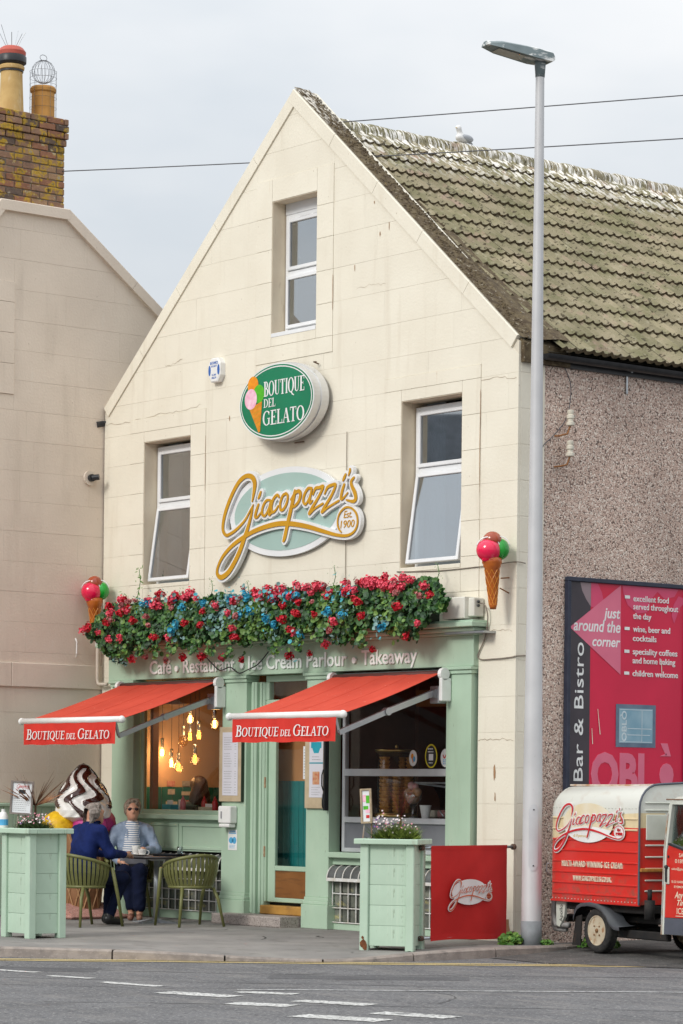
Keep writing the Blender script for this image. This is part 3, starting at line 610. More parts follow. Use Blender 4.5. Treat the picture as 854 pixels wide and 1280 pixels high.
# backing wall with the openings
m = MB(); rs = [(XL+.002, -.002, 0, ZA)]
for h in WIN+[FRONT]: rs = subtract(rs, h)
for r in rs:
    p = [(r[0], r[2]), (r[1], r[2]), (r[1], r[3]), (r[0], r[3])]
    for c in ((kR, 1, ZA+kR*XA-.06), (-kL, 1, ZA-kL*XA-.06)): p = clip(p, *c) if p else p
    if p: m.prism(p, .0045, .36)
m.build('gable_wall', CREAMJ, shop)
REV = M('window_reveal_paint', (.76, .67, .52), (.70, .60, .46), r=.8, s=4, st=[((.3, .22, .14), (20, 20, 4), .64, .75, .5)])
for (x0, x1, z0, z1) in WIN:   # plastered reveals
    m = MB(); m.box(x0, x0+.006, .0, .30, z0, z1); m.box(x1-.006, x1, .0, .30, z0, z1); m.box(x0+.006, x1-.006, .0, .30, z1-.006, z1); m.build('reveal', REV, shop)
    m = MB(); m.box(x0+.004, x1-.004, -.012, .16, z0-.01, z0+.035, .004); m.build('sill', WHITE if z0 > 6 else CREAM, shop)
# coping stones along both slopes
def coping(xa, za, xb, zb, n, mossy, yo=0):
    d = Vector((xb-xa, 0, zb-za)); L = d.length; d.normalize(); nrm = Vector((-d.z, 0, d.x))
    if nrm.z < 0: nrm = -nrm
    for i in range(n):
        a = Vector((xa, 0, za))+d*(L*i/n+.0025); b = Vector((xa, 0, za))+d*(L*(i+1)/n-.0025)
        if i == n-1 and mossy is not None: pass
        w = .146; v = []
        for p in (a, b):
            for y, o in ((-.022+yo, -w), (-.022+yo, -.006), (-.015+yo, 0), (.31-yo, 0), (.31-yo, -w)): q = p+nrm*o; v.append((q.x, y, q.z))
        m = MB(); m.add(v, [(0, 1, 6, 5), (1, 2, 7, 6), (2, 3, 8, 7), (3, 4, 9, 8), (4, 0, 5, 9), (4, 3, 2, 1, 0), (5, 6, 7, 8, 9)]); m.build('coping_stone', CREAM, shop)
coping(XA, ZA, 0, ZE, 5, True); coping(XL, ZE, XA, ZA, 5, None, .003)
# moss and mortar that covers the coping top and the verge: one rough sheet
def strip(name, mat, fn, nu, nv, parent, ths=0):
    m = MB(); vs = [fn(i/nu, j/nv) for i in range(nu+1) for j in range(nv+1)]
    m.add(vs, [(i*(nv+1)+j, (i+1)*(nv+1)+j, (i+1)*(nv+1)+j+1, i*(nv+1)+j+1) for i in range(nu) for j in range(nv)]); return m.build(name, mat, parent, smooth=True)
from mathutils import noise as mno
RZ_ = 8.90
def _verge(u, v):
    x = XA-.02+(0-XA+.06)*u; z = ZA-kR*(x-XA)
    y = .004+v*.60; rag = mno.noise(Vector((x*3, y*3, 0)))
    zz = z+.008+.018*abs(mno.noise(Vector((x*9, y*9, 2))))
    if v > .40: f = min(1, (v-.40)/.30); zz = zz*(1-f)+(RZ_-(x-XA)*.772+.045+.02*rag)*f
    return (x+.04*u*min(1, max(0, (v-.3)*4)), y+(.10*rag if v > .9 else 0), zz)
strip('verge_moss', MOSS_SHADE, _verge, 90, 14, shop)
m = MB()
for _ in range(2600):
    x = rnd.uniform(XA, .02); y = abs(rnd.gauss(.27, .15)); y = min(max(y, .03), .62)
    u = (y-.02)/.60; z = ZA-kR*(x-XA); f = min(1, max(0, (u-.4)/.30)); z = z*(1-f)+(RZ_-(x-XA)*.772+.045)*f
    r = rnd.uniform(.008, .024); m.ball((x, y, z+.004), r, 5, 3, (1, 1, .7))
tag(m.build('moss_clump', MOSS_SHADE, shop, smooth=True), kind='stuff')
# kneeler / quoins on the side return
zq = 0; k = 0
while zq < 5.80:
    h = .36 if zq > 0 else .3; z1 = min(zq+h, 5.86); m = MB(); y1 = .235 if k % 2 else .20
    m.box(-.02, .0, .034, y1, zq+.002, z1-.002, .004); m.build('quoin', CREAM, shop); zq = z1; k += 1
m = MB(); m.add([(-.16, .03, 5.80), (.05, .03, 5.80), (.05, .66, 5.80), (-.16, .66, 5.80), (-.16, .03, 6.17), (.05, .03, 5.99), (.05, .66, 5.985), (-.16, .66, 6.10)], [(0, 3, 2, 1), (4, 5, 6, 7), (0, 1, 5, 4), (1, 2, 6, 5), (2, 3, 7, 6), (3, 0, 4, 7)]); m.build('verge_mortar', MOSS_SHADE, shop)
m = MB(); m.box(-.012, -.001, .10, .24, 5.86, 6.0); m.build('kneeler_mortar', M('old_mortar', (.30, .26, .20), r=1, bump=1, bs=60), shop)
# pebble-dashed side wall, rear wall
m = MB(); m.box(-.3, -.006, .2, 9.0, -.1, 5.93); m.build('side_wall', PEBB, shop)
m = MB(); m.box(XL, -.31, 8.8, 9.0, -.1, 5.9); m.prism([(XL, 5.9), (-.31, 5.9), (XA, 8.8)], 8.8, 9.0); m.build('rear_wall', BEIGEJ, shop)
m = MB(); m.box(XL, XL+.25, .37, 8.79, 0, 5.9); m.build('side_wall', BEIGEJ, shop)
# ---- roof: individual interlocking tiles on the street slope
RZ, RE = 8.90, 5.96; SL = math.hypot(XA-.10, RZ-RE); sd = Vector((.10-XA, 0, RE-RZ)).normalized(); sn = Vector((-sd.z, 0, sd.x))
if sn.z < 0: sn = -sn
NR, TW = 14, .252; g_ = SL/NR
def tile_mesh():
    m = MB(); prof = []
    for i in range(13):
        t = i/12; u = (t*2) % 1; r_ = max(0, math.sin(PI*(min(max((u-.12)/.5, 0), 1))))*.029 if t < 1 else 0; prof.append((t*TW*1.01, r_))
    L = g_*1.16; rows = ((0, 0.0, 0), (L, .034, 0)); vs = []
    for s_, lift, _ in rows:
        for x, r_ in prof: vs.append((s_, x, r_+lift))
    n = len(prof)
    for x, r_ in prof: vs.append((L, x, -.006 if r_ < .004 else r_*.75-.004))
    fs = [(i, n+i, n+i+1, i+1) for i in range(n-1)]+[(n+i, 2*n+i, 2*n+i+1, n+i+1) for i in range(n-1)]
    m.add(vs, fs); m.m = [0]*(n-1)+[1]*(n-1); me = m.mesh(); me.name = 'roof_tile'; me.materials.append(TILE); me.materials.append(MOSS_SHADE); return me  # dark nose faces: shadow line between tile courses painted into the colour
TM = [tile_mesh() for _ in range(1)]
rot = Matrix((sd, Vector((0, 1, 0)), sn)).transposed().to_4x4()
def tpos(r, y, j=0):
    p = Vector((XA, y, RZ))+sd*(g_*r)+sn*(.012+j); return p
rest = MB(); nt_ = 0
for c in range(34):
    y = .43+c*TW
    for r in range(NR):
        p = tpos(r, y+(.0 if r % 2 == 0 else .0), rnd.uniform(0, .004)); j = Euler((rnd.uniform(-.006, .006), rnd.uniform(-.006, .006), rnd.uniform(-.008, .008))).to_matrix().to_4x4()
        if c < 21 and nt_ < 297:
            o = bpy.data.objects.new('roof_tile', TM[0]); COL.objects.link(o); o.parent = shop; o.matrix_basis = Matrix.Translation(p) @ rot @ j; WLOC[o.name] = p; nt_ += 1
        elif y < 8.9:
            me = TM[0]; T = Matrix.Translation(p) @ rot; rest.T = T; rest.add([tuple(v.co) for v in me.vertices], [tuple(f.vertices) for f in me.polygons])
rest.T = None; tag(rest.build('far_roof_tiles', TILE, shop), kind='stuff')
m = MB()   # moss growing under tile edges
for _ in range(1500):
    r = rnd.randint(1, NR); y = rnd.uniform(.6, 7.5)*rnd.choice((1, 1, .55)); p = Vector((XA, y, RZ))+sd*(g_*r+rnd.uniform(-.02, .05))+sn*.02
    if mno.noise(Vector((y*1.2, r*.4, 0))) > -.1 and r < 15 and p.x < .1: m.ball(tuple(p), rnd.uniform(.008, .02), 5, 3, (1, 1.5, .7))
tag(m.build('roof_moss', M('roof_moss', (.075, .065, .03), (.14, .14, .05), r=1, s=16, bump=1, bs=90), shop, smooth=True), kind='stuff')
# underlay so that no gap opens, and the rear slope
m = MB(); m.add([(XA, .34, RZ-.02), (.06, .34, RE-.03), (.06, 8.95, RE-.03), (XA, 8.95, RZ-.02), (XL-.05, 8.95, RE), (XL-.05, .34, RE)], [(0, 1, 2, 3), (3, 4, 5, 0)]); m.build('roof_underlay', M('roof_underlay', (.06, .055, .04), r=1), shop)
k = 0; y = .60
while y < 8.8:
    m = MB(); vs = []; L = .44
    for yy, rr in ((y, .125), (y+.03, .135), (y+L, .118)):
        for i in range(9): a = PI*(-.06+1.12*i/8); vs.append((XA+rr*math.cos(a), yy, RZ-.05+rr*math.sin(a)+.01))
    m.add(vs, [(9*j+i, 9*j+9+i, 9*j+10+i, 9*j+i+1) for j in range(2) for i in range(8)]+[tuple(range(9))])
    autosmooth(m.build('ridge_tile', TILE, shop)); y += .425
GUT = M('black_gutter', (.016, .017, .02), (.03, .03, .032), r=.35, s=8)
m = MB(); vs = []
for yy in (.28, 8.9):
    for i in range(9): a = PI+PI*i/8; vs.append((.085+.06*math.cos(a), yy, 5.90+.06*math.sin(a)))
m.add(vs, [(i, i+1, 10+i, 9+i) for i in range(8)]+[tuple(range(9))]); m.box(.0, .024, .28, 8.9, 5.80, 5.93); g = autosmooth(m.build('gutter', GUT, shop))
for yy in [1.5+i*1.0 for i in range(7)]: m = MB(); m.bar((.026, yy, 5.86), (.085, yy, 5.84), .02, .02); m.box(.0, .012, yy-.012, yy+.012, 5.62, 5.80); m.build('gutter_bracket', METAL, shop)
# ---- windows
UG = glass('upper_window_glass', (.50, .56, .60), .40)
CURT = M('net_curtain', (.60, .63, .64), (.50, .53, .55), r=.9, s=9)
def window(x0, x1, z0, z1, zm, hopper, name='window', yo=.175):
    """two-light upvc window standing in its opening"""
    m = MB(); w = .062; y0, y1 = yo, yo+.07
    m.box(x0, x0+w, y0, y1, z0, z1, .006); m.box(x1-w, x1, y0, y1, z0, z1, .006); m.box(x0+w, x1-w, y0, y1, z1-w, z1, .006); m.box(x0+w, x1-w, y0, y1, z0, z0+w*.8, .006); m.box(x0+w, x1-w, y0, y1, zm-.03, zm+.03, .006)
    f = m.build(name, WHITE, shop)
    m = MB(); s_ = .042; a, b, c, d = x0+w-.01, x1-w+.01, zm+.032, z1-w+.008; yy0, yy1 = y0-.022, y0+.02
    m.box(a, a+s_, yy0, yy1, c, d, .006); m.box(b-s_, b, yy0, yy1, c, d, .006); m.box(a+s_, b-s_, yy0, yy1, d-s_, d, .006); m.box(a+s_, b-s_, yy0, yy1, c, c+s_, .006); m.build('sash', WHITE, f)
    m = MB(); m.box(a+s_, b-s_, y0+.0, y0+.008, c+s_, d-s_); m.build('pane', UG, f)
    H = zm-.032-(z0+w*.4)
    T = Matrix.Translation((0, y0-.01, zm-.035)) @ Matrix.Rotation(-hopper, 4, 'X')
    m = MB(T); m.box(a, a+s_, -.03, .02, -H, 0, .006); m.box(b-s_, b, -.03, .02, -H, 0, .006); m.box(a+s_, b-s_, -.03, .02, -s_, 0, .006); m.box(a+s_, b-s_, -.03, .02, -H, -H+s_, .006); m.build('sash', WHITE, f)
    m = MB(T); m.box(a+s_, b-s_, -.012, -.004, -H+s_, -s_); m.build('pane', UG, f)
    m = MB(); m.tube([(a+.09, y0+.10, zm+.18), (a+.09, y0+.06, zm+.20), (a+.085, y0+.06, zm+.30)], .009, 6); m.build('handle', WHITE, f)
    return f
window(-1.79, -.85, 3.84, 5.53, 4.86, math.radians(8.2)); window(-6.52, -5.60, 3.90, 5.53, 4.84, math.radians(8.2)); wg = window(-4.07, -3.29, 6.60, 7.90, 7.24, 0)
m = MB(); m.box(-4.07, -3.29, .17, .25, 7.90, 8.03, .004); m.build('window_head', WHITE, shop)
m = MB(); m.box(-3.80, -3.62, .160, .170, 7.835, 7.848); m.box(-3.56, -3.38, .160, .170, 7.835, 7.848); m.build('trickle_vent', DARK, shop)
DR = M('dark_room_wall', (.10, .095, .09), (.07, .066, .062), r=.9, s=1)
for (x0, x1, z0, z1) in WIN:    # rooms behind
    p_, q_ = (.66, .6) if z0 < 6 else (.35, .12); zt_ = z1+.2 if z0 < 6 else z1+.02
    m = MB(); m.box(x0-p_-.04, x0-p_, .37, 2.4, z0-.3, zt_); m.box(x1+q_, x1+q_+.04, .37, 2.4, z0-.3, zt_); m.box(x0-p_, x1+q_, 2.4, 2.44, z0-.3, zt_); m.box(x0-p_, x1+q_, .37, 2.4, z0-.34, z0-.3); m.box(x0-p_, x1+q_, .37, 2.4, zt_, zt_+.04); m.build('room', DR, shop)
    m = MB(); vs = []; n = 34; xa, xb = (x0+.02, x0+.34) if z0 < 6 else (x1-.3, x1)
    for i in range(n): x = xa+(xb-xa)*i/(n-1); vs += [(x, .33+.018*math.sin(i*1.3), z0), (x, .33+.018*math.sin(i*1.3), z1)]
    m.add(vs, [(2*i, 2*i+2, 2*i+3, 2*i+1) for i in range(n-1)]); m.build('curtain', CURT, shop, smooth=True)
# cracks and flaked paint on the facade
CK = M('hairline_crack', (.36, .29, .21), (.50, .42, .32), r=1, s=9); FL = M('flaked_paint', (.40, .24, .13), (.30, .17, .09), r=.9, s=20)
def crack(P, w=.0035, y=-.0035, mat=None, T=None):
    m = MB(T); R = []
    for q in spline([(a, b, 0) for a, b in P], 8): R.append((q[0]+rnd.gauss(0, .006), y, q[1]+rnd.gauss(0, .008)))
    vs = []
    for i, p in enumerate(R): ww = w*rnd.uniform(.4, 1.3)*(1 if 0 < i < len(R)-1 else .1); vs += [(p[0], p[1], p[2]-ww), (p[0]+ww*.5, p[1], p[2]+ww)]
    m.add(vs, [(2*i, 2*i+2, 2*i+3, 2*i+1) for i in range(len(R)-1)]); return m
def blot(x, z, rx, rz, y=-.004, T=None):
    m = MB(T); k = 11; m.add([(x+rx*rnd.uniform(.5, 1)*math.cos(2*PI*j/k), y, z+rz*rnd.uniform(.6, 1)*math.sin(2*PI*j/k)) for j in range(k)]+[(x, y, z)], [(j, (j+1) % k, k) for j in range(k)]); return m
for P, w in (([(-.75, 5.665), (-.58, 5.67), (-.28, 5.672), (-.02, 5.634)], .0025), ([(-7.36, 5.87), (-7.05, 5.84), (-6.5, 5.87), (-5.9, 5.88), (-5.4, 5.90)], .0025), ([(-5.78, 6.48), (-6.0, 6.44), (-6.12, 6.42)], .003), ([(-.05, 3.12), (-.3, 3.13), (-.55, 3.11)], .003), ([(-.56, 2.02), (-.3, 2.03), (-.02, 2.02)], .003),
             ([(-2.0, 5.2), (-1.98, 4.6), (-2.05, 4.1)], .002), ([(-2.6, 6.87), (-2.3, 6.88), (-2.1, 6.86)], .0015)): crack(P, w).build('wall_crack', CK, shop)
for x, z, rx, rz in ((-.30, 1.70, .022, .11), (-.285, 1.45, .012, .06), (-1.55, 3.64, .008, .12), (-1.2, 3.62, .007, .14), (-1.9, 3.66, .007, .10), (-.565, 4.9, .006, .5), (-.562, 5.4, .005, .3), (-2.2, 7.4, .012, .03), (-2.05, 7.46, .010, .05), (-2.3, 7.75, .010, .02), (-2.62, 7.1, .008, .05), (-5.306, 5.2, .005, .4), (-2.99, 6.9, .006, .25), (-6.3, 5.75, .012, .05), (-4.85, 5.7, .010, .04), (-.20, .35, .05, .20), (-.10, .12, .09, .12)): blot(x, z, rx, rz, -.0095 if x in (-.565, -.562, -5.306, -2.99) else -.004).build('flaked_paint', FL, shop)
# ---- shopfront joinery
def pil(x0, x1, z0=0, base=.34, top=2.70, d=.06, name='pilaster'):
    m = MB(); m.box(x0, x1, -d, .10, base, top, .004); p = m.build(name, GREEN, shop)
    m = MB(); m.box(x0-.03, x1+.03, -d-.035, .10, z0, base-.08, .005); m.box(x0-.018, x1+.018, -d-.022, .10, base-.08, base-.04, .006); m.box(x0-.008, x1+.008, -d-.010, .10, base-.04, base, .004); m.build('pilaster_base', GREEN, p)
    m = MB(); m.box(x0-.02, x1+.02, -d-.02, .10, top, top+.04, .005); m.box(x0-.035, x1+.035, -d-.04, .10, top+.04, top+.075, .006); m.build('pilaster_cap', GREEN, p); return p
pil(-7.07, -6.62); pil(-4.85, -4.40); pil(-3.30, -2.90); pil(-.985, -.60)
m = MB(); m.box(-7.14, -.56, -.07, .10, 2.776, 3.09, .004); fas = m.build('fascia', GREEN, shop)
m = MB(); m.box(-7.15, -.50, -.115, .09, 3.09, 3.12, .006); m.box(-7.17, -.45, -.17, .09, 3.12, 3.165, .012); m.box(-7.19, -.41, -.23, .08, 3.165, 3.215, .006); m.box(-7.17, -.43, -.20, .06, 3.215, 3.235, .004); m.build('cornice', GREEN, shop)
m = MB(); m.box(-.90, -.30, -.165, .08, 3.10, 3.12); m.box(-7.36, -7.10, -.04, .02, .0, .02); m.build('lead_flashing', METAL, shop)
LET = M('white_raised_letters', (.84, .89, .86), (.80, .85, .82), r=.5, s=8)
T0 = FR(0, -.075, 0)
for s_, a, b in (('Café', -6.266, -5.83), ('Restaurant', -5.595, -4.60), ('Ice Cream Parlour', -4.345, -2.59), ('Takeaway', -2.34, -1.43)): text(s_, a, b, 2.836, .150, T0, depth=.010, bold=.75).build('raised_lettering', LET, fas)
for x in (-5.715, -4.455, -2.457): m = MB(T0); disc(m, x, 2.885, .032, .034, .022, 16, .022); m.build('raised_dot', LET, fas)
# left shop window: frame and glazing
def shopframe(x0, x1, z0, z1, mat, t=.05, y=.03, rails=(), d=.06, name='shop_window'):
    m = MB(); m.box(x0, x0+t, y, y+d, z0, z1, .005); m.box(x1-t, x1, y, y+d, z0, z1, .005); m.box(x0+t, x1-t, y, y+d, z1-t, z1, .005); m.box(x0+t, x1-t, y, y+d, z0, z0+t, .005)
    for a, b in rails: m.box(x0+t, x1-t, y-.008, y+d, a, b, .005)
    return m.build(name, mat, shop)
SG = glass('shop_window_glass', (.95, .96, .95), .03); SG2 = glass('right_shop_window_glass', (.95, .96, .96), .035)
w1 = shopframe(-6.60, -4.86, 1.20, 2.76, GREEN, .055); m = MB(); m.add([(-6.545, .06, 1.255), (-4.915, .06, 1.255), (-4.915, .06, 2.705), (-6.545, .06, 2.705)], [(0, 1, 2, 3)]); m.build('pane', SG, w1)
m = MB(); m.box(-6.535, -6.515, .045, .057, 1.26, 2.7); m.box(-4.945, -4.925, .045, .057, 1.26, 2.7); m.build('glazing_bead', M('brass_bead', (.45, .30, .14), r=.4, metal=.5), w1)
m = MB(); m.box(-6.62, -4.85, -.085, .10, 1.145, 1.205, .008); m.build('window_sill', GREEN, shop)
def riser(x0, x1, zt, zb, panels):
    m = MB(); m.box(x0, x1, .0, .10, zb, zt, .003); r_ = m.build('stall_riser', GREEN, shop)
    for a, b, c, d in panels:
        m = MB(); t = .035
        m.box(a, b, -.014, .0, d-t, d, .004); m.box(a, b, -.014, .0, c, c+t, .004); m.box(a, a+t, -.013, .0, c+t, d-t, .004); m.box(b-t, b, -.013, .0, c+t, d-t, .004); m.build('panel_moulding', GREEN, r_)
    return r_
riser(-6.62, -4.85, 1.145, .78, [(-6.58, -5.76, .80, 1.10), (-5.72, -4.88, .80, 1.10)])
riser(-6.62, -4.85, .10, .0, [])
w2 = shopframe(-2.79, -.985, .84, 2.76, ALU, .045, rails=((1.655, 1.732), (1.157, 1.217)))
m = MB(); m.add([(-2.745, .06, 1.732), (-1.03, .06, 1.732), (-1.03, .06, 2.715), (-2.745, .06, 2.715)], [(0, 1, 2, 3)]); m.build('pane', SG2, w2)
m = MB(); m.add([(-2.745, .06, 1.217), (-1.03, .06, 1.217), (-1.03, .06, 1.655), (-2.745, .06, 1.655)], [(0, 1, 2, 3)]); m.build('pane', SG2, w2)
m = MB(); m.box(-2.745, -1.03, .05, .066, .885, 1.157); m.build('frosted_pane', M('frosted_glass', (.22, .23, .25), (.17, .18, .20), r=.25, s=2), w2)
m = MB(); m.box(-2.90, -.985, -.075, .10, .775, .835, .008); m.build('window_sill', GREEN, shop)
riser(-2.90, -.985, .775, .70, []); riser(-2.90, -.985, .08, -.0, [])
# glass-block grilles below both windows
GB = M('ribbed_glass_block', (.20, .21, .17), (.10, .11, .10), r=.15, s=6, v=.25, spec=.6, bump=.4, bs=30, st=[((.50, .44, .16), (2.6, 2.6, 9), .57, .66, .5)])
WBAR = M('white_grille_bar', (.72, .73, .72), (.55, .52, .46), r=.5, s=12)
def grille(x0, x1, z0, z1, nx, nz, zc):
    m = MB(); m.box(x0, x1, .09, .12, z0, z1+.04); g = m.build('grille', M('grille_recess', (.03, .03, .03), r=.8), shop)
    w = (x1-x0)/nx; h = (zc-z0)/nz
    for i in range(nx):
        for j in range(nz): m = MB(); m.box(x0+i*w+.008, x0+(i+1)*w-.008, .01, .05, z0+j*h+.008, z0+(j+1)*h-.008, .006); m.build('glass_block', GB, g)
    # curved canopy above with ribs
    n = 8
    cv = [(-.115*math.sin(PI/2*k/n), zc+(z1-zc)*math.cos(PI/2*k/n)) for k in range(n+1)]
    m = MB(); vs = [(x, y+.03, z) for x in (x0, x1) for y, z in cv]; m.add(vs, [(k, k+1, n+2+k, n+1+k) for k in range(n)]); m.build('curved_hood', M('hood_glass', (.13, .14, .14), (.08, .085, .085), r=.3, s=5), g, smooth=True)
    m = MB()
    for i in range(nx+1): m.tube([(x0+i*w, y+.022, z) for y, z in cv], .008, 5); m.tube([(x0+i*w, -.095, zc), (x0+i*w, -.012, zc-.012), (x0+i*w, -.012, z0)], .007, 5)
    for j in range(nz+1): m.tube([(x0, -.014, z0+j*h), (x1, -.014, z0+j*h)], .007, 5)
    m.box(x0, x1, -.10, -.085, zc-.02, zc+.014); tag(m.build('grille_bars', WBAR, g), kind='stuff')
grille(-6.60, -4.87, .10, .75, 13, 4, .58); grille(-2.88, -1.0, .08, .69, 14, 3, .545)
# door surround, transom light, door
m = MB(); m.box(-4.40, -4.30, .0, .14, 0, 2.70, .012); m.box(-4.30, -4.20, .04, .16, 0, 2.70, .015); m.box(-4.37, -4.33, -.012, 0, .12, 2.70, .006); m.box(-4.27, -4.23, .025, .04, .12, 2.70, .008); m.build('door_surround', GREEN, shop)
m = MB(); m.box(-4.20, -3.30, .06, .13, 2.43, 2.50, .01); m.box(-4.20, -3.30, .06, .13, 2.70, 2.77, .006); m.box(-4.20, -4.14, .06, .13, 2.50, 2.70, .004); tr = m.build('transom_light', GREEN, shop)
m = MB(); m.box(-4.14, -3.30, .09, .098, 2.50, 2.70); m.build('pane', SG2, tr)
door = None
m = MB(); y0, y1 = .085, .13
m.box(-4.17, -4.04, y0, y1, .25, 2.42, .006); m.box(-3.36, -3.29, y0, y1, .25, 2.42, .006); m.box(-4.04, -3.36, y0, y1, 2.30, 2.42, .006); m.box(-4.04, -3.36, y0, y1, .60, .655, .006); m.box(-4.04, -3.36, y0, y1, .25, .30, .006)
m.box(-4.195, -4.17, .055, .12, .25, 2.42, .006)
door = m.build('door', GREEN, shop)
m = MB(); m.add([(-4.04, .10, .655), (-3.36, .10, .655), (-3.36, .10, 2.30), (-4.04, .10, 2.30)], [(0, 1, 2, 3)]); m.build('pane', SG2, door)
WOOD = M('varnished_wood', (.27, .115, .035), (.19, .075, .022), r=.4, s=3, st=[((.12, .05, .02), (3, 3, 26), .55, .68, .6)])
m = MB(); m.box(-4.04, -3.36, .095, .12, .30, .60, .004); m.build('kick_panel', WOOD, door)
m = MB(); m.box(-3.392, -3.378, .075, .086, 1.12, 1.15); m.tube([(-3.385, .08, 1.13), (-3.385, .045, 1.13), (-3.32, .045, 1.13)], .009, 6); m.build('handle', M('brass', (.6, .42, .15), r=.3, metal=.9), door)
for z in (.75, 1.52, 2.2): m = MB(); m.box(-4.20, -4.175, .045, .06, z, z+.12, .003); m.build('hinge', M('rusty_hinge', (.42, .30, .18), (.22, .12, .06), r=.7, s=30), door)
m = MB(); m.box(-4.20, -3.30, .0, .16, .115, .215, .01); m.build('wooden_threshold', M('worn_oak', (.50, .27, .06), (.36, .18, .04), r=.6, s=5, st=[((.2, .11, .05), (4, 4, 24), .55, .68, .7)]), shop)
m = MB(); m.box(-4.20, -3.30, .16, .33, .18, .235); m.build('door_mat', DARK, shop)
GRAN = M('speckled_granite', (.42, .37, .34), (.30, .26, .24), r=.8, s=30, bump=.3, bs=90, st=[((.06, .055, .055), (70, 70, 70), .58, .62, .85), ((.66, .60, .56), (60, 60, 60), .62, .66, .7)])
m = MB(); m.prism([(-4.62, .0), (-3.36, .0), (-3.36, .115), (-4.62, .115)], -.36, .0, bev=.012); m.build('granite_step', GRAN, shop)
# ---- cafe interior
IW = M('terracotta_cafe_wall', (.50, .345, .24), (.44, .30, .21), r=.85, s=1.2); IWD = M('brown_panelled_wall', (.24, .105, .06), (.15, .066, .038), r=.6, s=2); FLO = M('dark_cafe_floor', (.07, .05, .04), r=.6)
m = MB(); m.box(-7.12, -7.06, .12, 3.6, 0, 2.9); m.box(-7.06, -4.45, 3.6, 3.66, 0, 2.9); m.build('interior_wall', IW, shop)
m = MB(); m.box(-4.46, -4.40, .17, 3.6, 0, 2.9); m.build('interior_wall', M('lobby_wall', (.50, .25, .12), (.44, .21, .10), r=.8, s=1.5), shop)
m = MB(); m.box(-3.28, -3.20, .17, 1.4, 0, 2.9); m.box(-4.40, -.6, 3.0, 3.06, 0, 2.9); m.box(-.62, -.56, .12, 3.0, 0, 2.9); m.box(-3.20, -3.14, 1.4, 3.0, 0, 2.9); m.build('interior_wall', IWD, shop)
m = MB(); m.box(-7.06, -.6, .17, 3.6, .02, .06); m.build('interior_floor', FLO, shop); m = MB(); m.box(-7.12, -.56, .11, 3.66, 2.9, 3.0); m.build('interior_ceiling', M('dark_ceiling', (.12, .08, .055), r=.9), shop)
for z0, z1, x0, x1 in ((2.35, 2.55, -7.06, -4.5),): m = MB(); m.bar((-7.05, .75, 2.62), (-4.5, .95, 2.62), .16, .2); m.build('ceiling_beam', M('dark_beam', (.06, .025, .014), r=.6), shop)
m = MB(); m.box(-2.6, -.62, .9, 1.1, 2.42, 2.60); m.build('ceiling_beam', M('orange_pine_beam', (.32, .13, .04), r=.6), shop)
m = MB(); m.box(-6.5, -6.44, .10, .18, 1.26, 2.75); m.build('wooden_post', M('brown_wood_post', (.20, .075, .03), r=.5), shop)
# teal boarding inside, left room and lobby
for i in range(22): m = MB(); y = .20+i*.155; m.box(-7.06, -7.045, y, y+.147, .06, 1.52, .004); m.build('teal_board', TEAL, shop)
for i in range(13): m = MB(); y = .22+i*.115; m.box(-4.385+i*.09, -4.385+i*.09+.084, .335, .35, .24, 1.60, .004); m.build('teal_board', M('bright_teal_board', (.008, .17, .165), (.006, .14, .135), r=.5, v=.08), shop)
m = MB(); m.box(-4.40, -3.2, .351, .38, .24, 2.9); m.build('lobby_screen', M('amber_brown_screen', (.42, .20, .075), (.36, .16, .06), r=.6, s=2), shop)
m = MB(); m.box(-6.56, -4.9, .12, .42, 1.12, 1.215); m.build('window_ledge', TEAL, shop)
# ================================================================ neighbouring house (gable faces the shop)
XN = -7.40
house = thing('neighbour_house', 'plain beige house with brick chimney, its blank gable left of the shop', 'building', (XN, -1.0, 0))
TN = Matrix(((0, -1, 0, XN), (1, 0, 0, 0), (0, 0, 1, 0), (0, 0, 0, 1)))
ZN, YA, YB, KN = 8.38, -1.50, -.545, .754
cn = [(KN, 1, ZN-.12+KN*YB), (-KN, 1, ZN-.12-KN*YA), (0, 1, ZN-.115)]
crs = [-.05, .25]+[.25+.355*i for i in range(1, 26)]
gable_stones(house, BEIGE, BEIGEJ, crs, -3.9, 3.4, cn, [(-6, 3.4, 2.68, 2.965), (-6, -.05, -.1, 1.31), (-1.95, -1.28, 6.11, 7.435)], TN, .9, 1.9)
m = MB(TN)
for z0, z1 in ((6.11, 6.47), (6.47, 6.83), (6.83, 7.19), (7.19, 7.435)):
    m = MB(TN); m.prism([(-1.95, z0+.002), (-1.28, z0+.002), (-1.28, z1-.002), (-1.95, z1-.002)], -.014, .03, bev=.003); m.build('margin_stone', BEIGE, house)
m = MB(TN); p = [(-3.9, -.05), (3.4, -.05), (3.4, ZN), (-3.9, ZN)]
for c in ((KN, 1, ZN-.06+KN*YB), (-KN, 1, ZN-.06-KN*YA), (0, 1, ZN-.06)): p = clip(p, *c)
m.prism(p, .0055, .35); m.build('gable_wall', BEIGEJ, house)
y = -3.88
while y < 3.3:
    y1 = min(y+1.3, 3.4); m = MB(TN); m.prism([(y+.002, 2.68), (y1-.002, 2.68), (y1-.002, 2.93), (y1-.002, 2.965), (y+.002, 2.965)], -.03, .03, bev=.008); m.build('string_course_stone', BEIGE, house); y = y1
